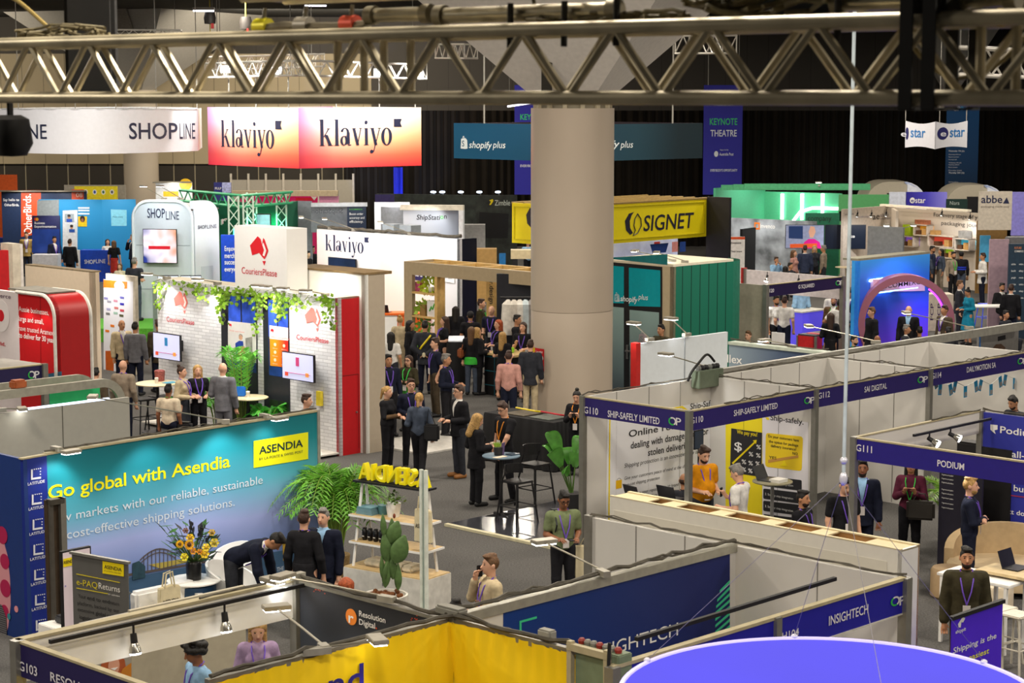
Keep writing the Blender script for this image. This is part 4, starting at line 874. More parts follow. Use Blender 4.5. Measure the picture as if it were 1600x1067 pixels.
# shelf with yellow letters
def letter_shelf():
 L0,R0=at(549,752,1.72),at(655,767,1.72);L0=Vector((*L0.xy,0));R0=Vector((*R0.xy,0))
 W=Wall(L0,R0,1.72,0,build=False);L=W.L;t=thing('ladder_shelf',L0,'white ladder shelf carrying yellow block letters beside the palm','shelf');mw=W.mw
 for sx in(.05,L-.05):
  b=MB();b.tube([(sx+(-.08 if sx<1 else .08),-.02,0),(sx,.2,1.7)],.022,6);b.build('leg',WHT,t,mw);b=MB();b.tube([(sx+(-.03 if sx<1 else .03),.52,0),(sx,.27,1.7)],.022,6);b.build('leg',WHT,t,mw)
 b=MB();b.box(-.06,L+.04,.1,.36,1.69,1.72);b.build('top_board',DARK,t,mw)
 for z,d in((1.22,.42),(.82,.5)):
  b=MB();b.box(-.08,L+.06,.02,.02+d,z-.03,z);sh=b.build('shelf_board',WHT,t,mw);b=MB();b.box(-.06,L+.04,.03,.01+d,z,z+.004);b.build('timber_inlay',M('#c4a878',.6),sh,mw)
 b=MB();b.box(-.12,L+.15,-.06,.55,0,.44);cb=b.build('cabinet',M('#d3d0c8',.5),t,mw);b=MB();b.box(-.11,L+.14,-.05,.54,.44,.455);b.build('timber_inlay',M('#c4a878',.6),cb,mw);b=MB();b.box(L*.5-.015,L*.5+.015,-.066,-.06,.26,.3);b.build('handle',ALU,cb,mw)
# block letters, seen from behind so they read mirrored
 g=thing('block_letters',W.world(L*.5,1.72,.2),'row of yellow mirrored block letters on the ladder shelf top','sign')
 x=L+.0;lets='ASENDIA';ws=[text_geo(c)[2]for c in lets];tot=sum(ws)+.18*6;s=(L+.02)/tot;x=L+.02
 bb=[(a,c)for a,c in zip(lets,ws)]
 for a,w in bb:
  V,Fc,_=text_geo(a);b=MB();b.add([(x-p*s,.16,1.735+q*.25)for p,q in V],Fc);o=b.build('letter',M('#e6d70c',.35,var=.05,emit=.08),g,mw)
  bm=bmesh.new();bm.from_mesh(o.data);r=bmesh.ops.extrude_face_region(bm,geom=bm.faces[:]);bmesh.ops.translate(bm,verts=[e for e in r['geom']if isinstance(e,bmesh.types.BMVert)],vec=(0,.11,0));bmesh.ops.recalc_face_normals(bm,faces=bm.faces);bm.to_mesh(o.data);bm.free()
  x-=(w+.18)*s
 b=MB();b.box(0,L,.17,.25,1.72,1.737);b.build('letter_base',DARK,g,mw)
# contents
 for k in range(5):
  b=MB();b.box(.0+k*.005,.3-k*.006,.1,.34,1.224+k*.022,1.244+k*.022);tag(b.build('booklet',M('#6f93a0',.6)if k<4 else M('#5d8794',.6),None,mw),(('lowest','second lowest','middle','second from top')[k]+' pale blue booklet of the stack on the upper ladder shelf' if k<4 else 'top booklet of the pale blue stack on the upper ladder shelf'),'booklet','booklets on the ladder shelf')
 b=MB();b.lathe([(.07,0),(.09,.14),(.08,.14),(0,.12)],(.36,.3,1.224),18);tag(b.build('vase',M('#4f7f86',.4),None,mw,smooth=True),'small teal pot beside the booklets on the ladder shelf','pot')
 p=thing('potted_plant',W.world(.58,1.224,.25),'small leafy plant in a white pot on the upper ladder shelf','plant');b=MB();b.lathe([(.085,0),(.115,.2),(.105,.2),(0,.18)],(.58,.25,1.224),20);b.build('pot',WHT,p,mw,smooth=True)
 b=MB();rr=random.Random(3)
 for k in range(90):
  a=rr.random()*6.28;e=rr.random();c=Vector((.58+.2*e*math.cos(a),.25+.16*e*math.sin(a),1.44+.16*rr.random()*(1.1-e)));d=Vector((math.cos(a),math.sin(a),rr.uniform(-.5,.9))).normalized();s_=d.cross(Vector((.1,.2,1))).normalized()
  b.prism([c-s_*.012,c+d*.03-s_*.02,c+d*.06,c+d*.03+s_*.02,c+s_*.012],(0,.002,.002))
 b.build('foliage',M('#5a7a2c',.5,var=.4,scale=20),p,mw)
 for k in range(7):
  u=.08+k*.105;m=thing('drink_tumbler',W.world(u,.824,.2),('leftmost' if k==0 else 'rightmost' if k==6 else '%s from left'%('','second','third','fourth','fifth','sixth')[k])+' black tumbler in the row on the middle ladder shelf','tumbler','black tumblers on the ladder shelf')
  b=MB();b.lathe([(.032,0),(.042,.02),(.042,.15),(.03,.165)],(u,.2,.824),14);b.build('body',M('#0f0f12',.3),m,mw,smooth=True);b=MB();b.lathe([(.032,.16),(.032,.185),(0,.187)],(u,.2,.824),12);b.build('lid',M('#2b2b2e',.3),m,mw);b=MB();b.box(u-.02,u+.02,.156,.158,.88,.893);b.build('label',PAPER,m,mw)
 for k,(u,w)in enumerate(((.12,.33),(.55,.3),(.82,.2))):
  b=MB();b.box(u,u+w,.1,.4,.458,.56);o=b.build('folded_bag_stack',M('#c9bfa8',.9,var=.2),None,mw,bevel=.03);tag(o,('left','middle','right')[k]+' pile of folded calico bags on the ladder shelf cabinet','bag')
 return W
LS=letter_shelf()
def tote(q,d,lab,h=.4,w=.34,txt=True,tilt=0.0):
 W=Wall(q-d*w/2,q+d*w/2,q.z+h,q.z,build=False);t=thing('tote_bag',q,lab,'bag');b=MB();b.prism([(0,0,q.z+.0),(w,0,q.z),(w*.96,.0,q.z+h*.93),(w*.6,.0,q.z+h),(w*.04,0,q.z+h*.95)],(0,.07,0));W.o=b.build('cloth',M('#d2c6a4',.9,var=.1),t,W.mw,bevel=.012)
 b=MB()
 for y in(.0,.06):b.tube([(w*.25,y,q.z+h*.95),(w*.33,y,q.z+h+.16),(w*.6,y,q.z+h+.18),(w*.7,y,q.z+h*.93)],.012,5)
 b.build('handle',M('#cbbf9d',.9),t,W.mw)
 if txt:
  V,Fc,w0=text_geo('ASENDIA');b=MB();b.add([(w*.12+w*.76*a/w0,-.006,q.z+h*.42+c*.06)for a,c in V],Fc);b.build('lettering',INK,W.o,W.mw)
 return t
tote(Vector((*LS.world(LS.L+.06,0,-.02).xy,.98)),LS.d,'calico bag with black lettering hanging on the right of the ladder shelf',.5,.3)
# cactus
def cactus():
 q=at(602,926,.62);t=thing('potted_cactus',(*q.xy,0),'tall prickly pear cactus in a white pot before the ladder shelf','cactus');c=Vector((q.x,q.y,0))
 b=MB();b.lathe([(.2,0),(.27,.5),(.31,.52),(.31,.6),(.28,.6),(.27,.56),(0,.55)],c,28);b.build('pot',M('#cfcbc2',.5),t,smooth=True)
 b=MB();rr=random.Random(6)
 for k in range(60):a=rr.random()*6.3;e=rr.random()*.24;b.ell((c.x+e*math.cos(a),c.y+e*math.sin(a),.56+rr.random()*.05),(.035,.035,.03),6,4)
 b.build('bark_mulch',M('#6b3f1d',.9,var=.4,scale=30),t)
 k=q.y/3134
 def pad(x0,y0,x1,y1,w,th=.035,off=0.0):
  p0,p1=atd(x0,y0,q.y+off),atd(x1,y1,q.y+off);d=p1-p0;L=d.length;d/=L;s=d.cross(Vector((0,1,0))).normalized();nrm=Vector((0,1,0));vs=[];fs=[];n,m=14,8
  for i in range(m+1):
   f=i/m;wd=1.05*w*k*math.sin(math.pi*min(.98,max(.02,f**.8)))**.7
   for j in range(n):a=2*math.pi*j/n;vs.append(p0+d*L*f+s*wd*math.cos(a)+nrm*th*math.sin(a)*math.sin(math.pi*min(.97,max(.06,f)))**.5)
  for i in range(m):
   for j in range(n):fs.append((i*n+j,i*n+(j+1)%n,(i+1)*n+(j+1)%n,(i+1)*n+j))
  fs.append(tuple(range(n)));fs.append(tuple(range(m*n,m*n+n)));b=MB();b.add(vs,fs);b.build('pad',M('#4f6b3a',.55,var=.25,scale=14),t,smooth=True)
 for a in((602,918,606,872,7),(606,880,600,832,9),(598,905,596,868,4),(607,875,612,842,9,.04,.05),(600,838,598,803,5),(610,848,622,814,12),(614,848,612,810,7,.035,.08),(618,880,632,836,14,.045,-.05),(622,922,622,880,6),(614,905,613,868,7),(600,905,604,880,4,.03,-.06)):pad(*a)
 b=MB();p=atd(616,806,q.y);b.ell(p,(.02,.02,.035),8,6);b.build('fruit',M('#7a3b22',.5),t)
cactus()
# palm by the teal wall
def palm(c,lab,n,h,spread,seed,potr=.22,poth=.4,potm=None,leafc='#4f8a2a',leaflet=.3,name='potted_palm',arch=.9,base=0.0,cat='palm',width=.014):
 c=Vector((c.x,c.y,base));t=thing(name,c,lab,cat);rr=random.Random(seed)
 b=MB();b.lathe([(potr*.8,0),(potr,poth),(potr*.9,poth),(0,poth*.9)],c,22);b.build('pot',potm or M('#9a7d50',.9,var=.3,scale=30),t,smooth=True)
 st=MB();b=MB()
 for k in range(n):
  a=k*2.4+rr.uniform(-.3,.3);e=rr.uniform(.35,1.0);H=h*rr.uniform(.65,1.0);R=spread*e;pts=[];m=12
  for i in range(m+1):
   f=i/m;r=R*f**1.6;z=poth*.9+H*(math.sin(f*math.pi*(.5+.22*e*arch)));pts.append(c+Vector((math.cos(a)*r+math.cos(a)*.08,math.sin(a)*r+math.sin(a)*.08,z)))
  st.tube(pts,[.012*(1-.7*i/m)for i in range(m+1)],5,cap=False)
  for i in range(4,m+1):
   for f in(0,.5):
    if i==m and f:continue
    p=pts[i]if not f else pts[i].lerp(pts[i+1],f);d=(pts[min(i+1,m)]-pts[i-1]).normalized();s=d.cross(Vector((0,0,1)));s=s.normalized()if s.length>.05 else Vector((-math.sin(a),math.cos(a),0))
    Lf=leaflet*(1-.55*abs((i+f-7)/6))*rr.uniform(.85,1.1)
    for sg in(-1,1):
     tip=p+s*sg*Lf*.8+d*Lf*.55-Vector((0,0,Lf*.12));mid=p+s*sg*Lf*.42+d*Lf*.22;w=d*width*1.3;b.add([p,mid-w,tip,mid+w],[(0,1,2,3)])
 st.build('stem',M('#7f9a3c',.5,var=.2),t,smooth=True);b.build('frond',M(leafc,.45,var=.45,scale=5),t);return t
pq=at(527,908,0);palm(pq,'large bushy palm in a woven pot at the right end of the teal wall',64,1.35,.95,11,.2,.42,leaflet=.3,leafc='#5f9a2c',arch=1.25)
# glass screen panel seen edge on
q=at(661,735,2.35);d_=Vector((q.x,q.y,0)).normalized();t=thing('glass_screen',(*q.xy,0),'tall narrow glass screen with pale edges right of the ladder shelf','glass screen')
e=BD*.07
W=Wall(q+e*.5,q-e*.8,2.35,0,.03,M('#9fb0a8',.2,var=.05,alpha=.8),'glass_pane',t)
for p in(q+e*.5,q-e*.8):b=MB();b.obox((p.x,p.y,1.18),AD*.02,BD*.02,(0,0,1.18));b.build('edge_post',M('#d6dcd2',.4),t)
# bouquet, tables, chairs
q=at(303,905,.72);tb=round_table('side_table',q,.72,.37,'round white topped table with dark blue base under the bouquet',WHT,M('#1d3f63',.5));b=MB();b.lathe([(.34,0),(.3,.66)],(q.x,q.y,0),28);b.build('drum_base',M('#1d3f63',.5),tb,smooth=True)
def bouquet(q):
 t=thing('flower_vase',q,'black vase of sunflowers and yellow blooms on the round white table','flowers');c=q;rr=random.Random(2)
 b=MB();b.lathe([(.1,0),(.11,.22),(.09,.26),(0,.26)],c,20);b.build('vase',M('#17181a',.3),t,smooth=True)
 k=q.y/3134
 b=MB();bl=MB();sm=MB()
 for i in range(70):
  a=rr.random()*6.28;z=.25+rr.random()*.5;r=(.12+.25*rr.random())*(.5+z);p=c+Vector((r*math.cos(a),r*math.sin(a)*.8,z));d=Vector((math.cos(a),math.sin(a),rr.uniform(-.3,1))).normalized();s=d.cross(Vector((.3,.1,1))).normalized()
  (b if i%3 else bl).prism([p-d*.09,p-s*.035,p+d*.1,p+s*.035],(0,.004,.004));sm.tube([c+Vector((0,0,.22)),p],.005,4,cap=False)
 sm.build('stem',M('#43642b',.5),t);b.build('leaf',M('#33632b',.45,var=.4,scale=9),t);bl.build('dark_leaf',M('#23262e',.6),t)
 def flower(x,y,r,col,cen,kind='sun',off=-.3):
  p=atd(x,y,q.y+off);R=r*k;f=Vector((rr.uniform(-.3,.3),-1,.35)).normalized();s=f.cross(Vector((0,0,1))).normalized();u=s.cross(f);m=MB();n=16 if kind=='sun' else 6
  for j in range(n):
   a=2*math.pi*j/n;d=s*math.cos(a)+u*math.sin(a);w=(s*-math.sin(a)+u*math.cos(a))*R*(.2 if kind=='sun' else .42);m.add([p+d*R*.3,p+d*R*.7-w-f*-.01,p+d*R,p+d*R*.7+w+f*.01],[(0,1,2,3)])
  o=m.build('bloom',M(col,.5,var=.15,scale=20),t);m=MB();m.ell(p+f*.01,(R*.4,R*.4,R*.4),10,6);m.build('flower_centre',M(cen,.7),o)
 for a in((296,851,9,'#f0b414','#4a2c12'),(281,850,7,'#e8b81a','#6b4a16'),(297,840,7,'#f2c928','#b98a14','b'),(320,865,8,'#f5d428','#c9a018','b'),(322,855,7,'#f7dc3c','#d0a51a','b'),(302,861,6,'#f0a416','#b9700f','b'),(312,862,5,'#e79b15','#a0640f','b'),(335,848,8,'#d9c23a','#9c8a1d','b'),(288,870,7,'#e9dd2c','#c2a913','b'),(290,829,5,'#7a4a1c','#5a3314','b'),(331,832,6,'#caa83a','#8b6d1b','b')):flower(*a)
 b=MB();p0=c+Vector((0,0,.3))
 for x,y in((296,813),(318,818),(300,816),(316,822),(335,830)):
  p=atd(x,y,q.y);b.tube([p0,p],.004,4,cap=False)
  for j in range(14):f=.6+.4*j/14;e_=p0.lerp(p,f);b.ell(e_+Vector((rr.uniform(-.03,.03),rr.uniform(-.03,.03),0)),(.012,.012,.03),5,4)
 b.build('dark_plume',M('#30323c',.8),t)
bouquet(Vector((q.x,q.y,.72)))
def tub_chair(c,rz,lab,mat,s=1.0,zs=.46):
 c=Vector((c.x,c.y,0));t=thing('tub_chair',c,lab,'chair',None,rz);mw=WM[t.name]
 b=MB();n=22;vs=[];fs=[];lv=7
 for lay in(0,1):
  for i in range(n+1):
   a=-math.pi*.82+1.64*math.pi*i/n+math.pi/2;fb=max(0,math.cos(a-math.pi/2)*.5+.5);top=zs+.12+.3*fb**1.2
   for j in range(lv+1):
    f=j/lv;r=(.27+.06*f)*s-(.035*lay);vs.append((r*math.cos(a),r*math.sin(a)*.95,.3+(top-.3)*f))
 m=(n+1)*(lv+1)
 for lay in(0,1):
  for i in range(n):
   for j in range(lv):a=lay*m+i*(lv+1)+j;q_=(a,a+lv+1,a+lv+2,a+1);fs.append(q_ if not lay else q_[::-1])
 for i in range(n):a=i*(lv+1)+lv;fs.append((a,a+lv+1,a+lv+1+m,a+m))
 for i in(0,n):
  for j in range(lv):a=i*(lv+1)+j;fs.append((a,a+1,a+1+m,a+m))
 b.add(vs,fs);b.build('shell',mat,t,mw,smooth=True)
 b=MB();b.lathe([(0,.3),(.25*s,.3),(.27*s,.36),(.26*s,zs),(.2*s,zs+.015),(0,zs+.02)],n=24);b.build('seat',mat,t,mw,smooth=True)
 for k in range(4):a=k*math.pi/2+math.pi/4;b=MB();b.tube([(.2*math.cos(a),.2*math.sin(a),.31),(.27*math.cos(a),.27*math.sin(a),0)],[.018,.012],8);b.build('leg',M('#b59a6a',.5),t,mw)
 return t
WC=M('#e9e8e6',.4,var=.02)
tub_chair(at(363,882,.6),-.5,'white tub chair near the teal wall, behind the bending man',WC,1.15);tub_chair(at(364,914,.55),1.3,'white tub chair in front of the round white table',WC,1.2)
# white sofa block, laptop, tote
q0=at(205,938,.62);q1=run(q0,AD,300);W=Wall(q0-BD*.7,q1-BD*.7,.62,0,build=False);t=thing('sofa',(*q0.xy,0),'low cream sofa with back rail behind the grey banner','sofa');CRM=M('#cfc6ab',.7,var=.05)
b=MB();b.box(0,W.L,0,.7,.08,.42);b.build('seat',CRM,t,W.mw,bevel=.04);b=MB();b.box(0,W.L,.58,.76,.3,.74);b.build('backrest',WC,t,W.mw,bevel=.04);b=MB();b.box(W.L-.16,W.L,0,.7,.3,.6);b.build('arm',WC,t,W.mw,bevel=.04);b=MB();b.box(.05,W.L-.05,.05,.65,0,.08);b.build('plinth',DARK,t,W.mw)
u,_=W.px(222,925);b=MB();b.box(u-.2,u+.22,.56,.78,.745,.775);tag(b.build('laptop',M('#5f6a72',.4,.4),None,W.mw,bevel=.006),'closed grey laptop lying on the cream sofa back','laptop')
u,_=W.px(284,930);tote(W.world(u,.43,.25),W.d,'calico bag with black lettering leaning on the cream sofa',.42,.36)
b=MB();q=at(210,950,.5);b.lathe([(.0,0),(.16,0),(.17,.03),(.02,.05),(.02,.5),(0,.5)],(q.x,q.y,0),16);tag(b.build('floor_lamp_base',DARK,smooth=True),'dark round stand half hidden by the grey banner','stand')
# pull-up banner and tv
q0,q1=at(112,864,2.0),at(199.5,880,2.0);t=thing('pull_up_banner',(*q0.xy,0),'grey pull-up banner with two yellow rules beside the cream sofa','banner');W=Wall(q0,q1,2.0,.06,.012,M('#5b5a58',.55,var=.04),'banner_sheet',t);mw=W.mw
b=MB();b.box(-.02,W.L+.02,-.02,.03,1.99,2.02);b.build('top_bar',ALU,t,mw);b=MB();b.box(-.02,W.L+.02,-.1,.1,0,.07);b.build('cassette',ALU,t,mw)
g=W.poly([(161,876.5),(194,882),(194,900.5),(161,895.5)],YEL,'logo_panel',2);W.text('ASENDIA',164,887.5,191,6,INK,1,3,g);W.text('BY LA POSTE & SWISS POST',164,892,190,2,INK,0,3,g)
W.text('e-PAQ',120.5,913,153,10,M('#d8c71c',.5,var=0),0,2);W.text('Returns',155,919,188,10,PAPER,0,2);BK2=M('#232323',.5,var=0)
for a,b_ in(((120,897),(188,910.5)),((120,919),(169,928))):W.poly([a,b_,(b_[0],b_[1]-1.1),(a[0],a[1]-1.1)],M('#d8c71c',.5,var=0),'rule',2)
for st,x0,y0,x1,bd in(('Your',123,933,135,0),('end to end',137,936,172,1),('return',173,943.5,187,0),('platform, backed by our',122,944,187,0),('extensive',122,954,148,0),('global reverse',150,960,189,1),('logistics network',125,966,170,1),('ESW',131,976,146,1),('BY ASENDIA',170,929,188,0)):W.text(st,x0,y0,x1,6 if st!='BY ASENDIA' else 2.2,BK2 if st!='BY ASENDIA' else PAPER,bd,2)
q0,q1=at(96,862,1.95),at(142,853,1.95);t=thing('display_screen',(*q0.xy,0),'pale display screen on a stand behind the grey banner','screen');W=Wall(q0,q1,1.95,.75,.05,DARK,'casing',t);g=W.rect(.015,W.L-.02,.78,1.93,M('#d4c5cc',.4,var=.02,emit=.12),'screen_glass',1)
W.poly([(98,873),(113,870),(113,883),(98,886)],YEL,'logo_panel',3,par=g);W.text('ASEND',98,881,112,5,INK,1,4,g);W.text('x',100,917,103,4,M('#4b3fb0',.5,var=0),1,3,g);b=MB();b.box(W.L*.4,W.L*.6,.05,.1,0,1.5);b.build('stand',ALU,t,W.mw);b=MB();b.box(W.L*.1,W.L*.9,-.2,.3,0,.02);b.build('foot',ALU,t,W.mw)
q=at(108,972,.72);b=MB();b.obox(q-Vector((0,0,.36)),AD*.3,BD*.25,(0,0,.36));tag(b.build('plinth_counter',WHT,bevel=.01),'small white counter at the foot of the pale display screen','counter');b=MB();b.obox(q+Vector((0,0,.05)),AD*.14,BD*.12,(0,0,.05));tag(b.build('printer',M('#35363a',.5),bevel=.02),'dark printer on the small white counter','printer')
# ---------------------------------------------------------------- purple hanging ring near the camera
def purple_ring():
 R=1.5;Y=13.75;zc=at(1297,1087,0);d=ray(1297,1087);k=Y/d.y;c=Vector((d.x*k,Y,HC+d.z*k))
 t=thing('hanging_ring_sign',c,'glowing violet fabric ring hanging at the bottom right','hanging sign');mw=Matrix.Translation(c)
 VIO=M('#9189e2',.55,var=.03,scale=1,emit=.36)  # emission stands in for the light falling on the fabric
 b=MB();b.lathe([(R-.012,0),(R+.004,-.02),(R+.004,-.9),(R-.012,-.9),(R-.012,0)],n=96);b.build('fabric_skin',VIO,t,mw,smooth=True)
 b=MB();b.tube([((R-.004)*math.cos(a),(R-.004)*math.sin(a),.0)for a in np.linspace(0,2*math.pi,73)],.02,8,cap=False);b.build('top_hoop',M('#c9c2ff',.4,var=0,emit=.45),t,mw,smooth=True)  # pale emission paints the bright highlight along the rim
 hub=atd(1318,748,Y);b=MB();b.ell(hub,(.03,.03,.05),10,8);b.ell(hub+Vector((0,0,.13)),(.028,.028,.028),10,8);b.build('hub',M('#d9d9e6',.3,.3),t,smooth=True)
 for a in(2.55,.55,-1.45,1.6):
  e=c+Vector((R*math.cos(a),R*math.sin(a),.02));b=MB();b.tube([hub,e],.002,6);b.build('suspension_wire',M('#8d8a93',.4,.3),t)
  b=MB();b.ell(e,(.028,.028,.02),8,6);b.build('eyelet',M('#e3e2f0',.4),t)
 b=MB();b.tube([hub,Vector((hub.x+.02,hub.y,11.2))],.013,8);b.build('drop_cable',M('#b9c6cc',.4),t)
purple_ring()
# ---------------------------------------------------------------- props at booth and the lower right
BEI=M('#b59d78',.75,var=.08);FELT=M('#a98f6c',.8,var=.08)
def booth_sofa():
 c=at(1566,905,.0);c=at(1572,922,0);t=thing('curved_sofa',c,'beige curved sofa with high rounded back at the right edge','sofa');mw=Matrix.Translation(c)@Matrix.Rotation(-.25,4,'Z')
 n=26;b=MB();vs=[];fs=[]
 for lay in(0,1):
  for i in range(n+1):
   a=math.pi*(.02+.96*i/n);top=.5+.42*math.sin(a)**.6;r=.8-.12*lay
   for j in range(5):vs.append((r*math.cos(a)*1.15,r*math.sin(a)*.75,.12+(top-.12)*j/4))
 m=(n+1)*5
 for lay in(0,1):
  for i in range(n):
   for j in range(4):a=lay*m+i*5+j;fs.append((a,a+5,a+6,a+1))
 for i in range(n):a=i*5+4;fs.append((a,a+5,a+5+m,a+m));a=i*5;fs.append((a,a+5,a+5+m,a+m))
 for i in(0,n):
  for j in range(4):a=i*5+j;fs.append((a,a+1,a+1+m,a+m))
 b.add(vs,fs);b.build('backrest',BEI,t,mw,smooth=True)
 b=MB();b.lathe([(0,.1),(.78,.1),(.8,.38),(.76,.44),(0,.45)],n=30,sx=1.1,sy=.75);b.build('seat',M('#c0ab88',.75,var=.06),t,mw,smooth=True)
booth_sofa()
def ottoman(q,r,h,lab,mat):
 b=MB();b.lathe([(r-.03,0),(r,.03),(r,h-.04),(r-.03,h),(0,h)],(q.x,q.y,0),28);return tag(b.build('ottoman',mat,smooth=True),lab,'ottoman')
ottoman(at(1482,932,0),.27,.44,'beige round ottoman left of the white tables',FELT);ottoman(at(1551,962,0),.28,.46,'beige round ottoman with white top beside the olive jacket',M('#cdbfa6',.7))
def rect_table(p,ex,ey,h,lab,top,th=.04,leg=True):
 t=thing('table',(p.x,p.y,0),lab,'table');b=MB();b.obox((p.x,p.y,h-th/2),ex,ey,(0,0,th/2));b.build('tabletop',top,t,bevel=.006)
 for sx in(-1,1):
  for sy in(-1,1):q=Vector((p.x,p.y,0))+ex*.88*sx+ey*.88*sy;b=MB();b.obox((q.x,q.y,(h-th)/2),AD*.022,BD*.022,(0,0,(h-th)/2));b.build('leg',WHT,t)
 return t
rect_table(at(1537,899,.95),BD*.55,AD*.28,.95,'white rectangular high table beside the beige ottomans',WHT);rect_table(at(1582,892,1.02),BD*.42,AD*.25,1.02,'timber topped high table at the right edge holding a laptop',M('#c9b48a',.5))
def laptop(p,rz,lab,col='#2b2b30',open_=1.9,s=.17,scr=None):
 t=thing('laptop',p,lab,'laptop',None,rz);mw=WM[t.name];b=MB();b.box(-s,s,-.12,.12,0,.016);b.build('keyboard_base',M(col,.4,.3),t,mw)
 b=MB();ca,sa=math.cos(open_),math.sin(open_);b.prism([(-s,.12,.012),(s,.12,.012),(s,.12-.23*ca*-1*-1 if 0 else .12+.23*-ca,.012+.23*sa),(-s,.12+.23*-ca,.012+.23*sa)],(0,-.008,.004));b.build('lid',M(col,.4,.3),t,mw)
 if scr:b=MB();b.prism([(-s*.92,.106,.03),(s*.92,.106,.03),(s*.92,.106+.2*-ca,.02+.2*sa),(-s*.92,.106+.2*-ca,.02+.2*sa)],(0,-.002,0));b.build('screen',M(scr,.4,emit=.5,var=0),t,mw)
 return t
laptop(at(1588,888,1.02),.8,'dark laptop on the timber high table at the right edge');b=MB();q=at(1560,898,.955);b.obox(q,BD*.14,AD*.06,(0,0,.004));tag(b.build('brochure',M('#2348b0',.5)),'blue brochure on the white high table','brochure')
for q,lb in((at(1563,948,.75),'white metal stool beside the violet banner'),(at(1589,958,.75),'white metal stool at the right frame edge')):bar_stool(q,.7,lb,M('#d8d2c4',.45,.2),.75,0,w=.17)
q0,q1=at(1487,1000,1.5)+Vector((0,0,0)),None
p=at(1488,966,2.0);p1=run(p,AD,1567);t=thing('pull_up_banner',(*p.xy,0),'bright violet pull-up banner with white and yellow lettering at the lower right','banner');W=Wall(p,p1,2.0,.06,.012,M('#4a1fd0',.5,var=.03,emit=.05),'banner_sheet',t)
b=MB();b.box(-.02,W.L+.02,-.02,.03,1.98,2.02);b.build('top_bar',DARK,t,W.mw);b=MB();b.box(-.02,W.L+.02,-.1,.1,0,.07);b.build('cassette',ALU,t,W.mw)
W.poly([(1496,975),(1503,964),(1507,965),(1501,972),(1500,980),(1497,980)],WHT,'logo',2);W.poly([(1499,972),(1507,966),(1504,972)],WHT,'logo',2);W.text('shippit',1492,990,1508,5.5,WHT,1,2);W.text('Shipping is the',1488,1021,1555,9,WHT,1,2,shear=.1);W.text('easiest',1512,1032,1544,9,M('#e8e81c',.5,var=0),1,2,shear=.1)
palm(at(1490,855,0),'small palm on the carpet beside the G111 wall',16,.85,.75,5,.16,.3,M('#2b2a28',.6),'#6f9a35',.26);palm(at(1540,835,0),'palm leaves behind the bearded man in navy at the G111 wall',8,.9,.7,9,.16,.3,M('#2b2a28',.6),'#3f7a3a',.26)
# ---------------------------------------------------------------- booth booth props
q=at(1207,751,1.05);t=round_table('cocktail_table',q,1.05,.33,'round high table with grey top in the G110 booth',M('#8f8a72',.4),M('#a9a9a9',.3,.8));laptop(q+BD*.08+Vector((0,0,.002)),.9,'open laptop on the round table in the G110 booth','#4b4f57',2.0,.17)
b=MB();b.obox(q-BD*.12+Vector((0,0,.025)),AD*.12,BD*.1,(0,0,.025));tag(b.build('paper_stack',PAPER),'paper stack on the round table in the G110 booth','papers');bar_stool(at(1206,822,0),.7,'dark metal stool under the round table in the G110 booth',M('#3a3b40',.4,.5),.72)
q=at(1092,697,1.55);t=thing('tablet_stand',(*q.xy,0),'tablet on a slim stand behind the man in yellow','tablet stand');b=MB();b.tube([(q.x,q.y,0),(q.x,q.y,1.5)],.02,8);b.build('pole',DARK,t);b=MB();b.lathe([(.2,0),(.2,.02),(0,.03)],(q.x,q.y,0),18);b.build('base',DARK,t);W=Wall(q-AD*.12,q+AD*.12,1.82,1.5,.02,DARK,'tablet',t);W.rect(.012,W.L-.012,1.515,1.805,M('#27384f',.3,var=0,emit=.1),'screen')
rect_table(at(1022,790,1.02),BD*.5,AD*.25,1.02,'white counter inside the open corner of the G110 booth',WHT)
laptop(at(1050,779,1.022),2.4,'right black laptop on the white counter in the G110 booth');laptop(at(998,779,1.022),2.2,'left black laptop on the white counter in the G110 booth')
# electrical box on the back rail and frame
Wz=Wall(run(CL,AD,1080),run(CL,AD,1118),2.5,0,build=False);t=thing('switch_box',Wz.world(0,2.3),'green-grey electrical box with black cables on the back rail above the G110 booth','switch box');b=MB();b.box(0,Wz.L,-.18,0,2.36,2.66);b.build('metal_box',M('#5f6a58',.5,var=.1),t,Wz.mw,bevel=.01)
for i in range(6):b=MB();b.lathe([(.045,0),(.05,.04),(.03,.08)],(.1+i*.1,-.08,2.66),10);b.build('plug',DARK if i%3 else M('#6d6f6c',.5),t,Wz.mw)
cable('power_cable',[Wz.world(.5,2.78,-.1),Wz.world(.3,2.92,-.1),Wz.world(.05,2.8,-.12),Wz.world(-.12,2.65,-.1),Wz.world(-.15,2.5,-.05)],.022,BLK,'black cable arching over the green-grey electrical box')
arm_light(run(CL,AD,1098)+Vector((0,0,.17)),run(CL,AD,1040)+Vector((0,0,.5)),'arm light over the white panels behind the G110 booth',None,50)
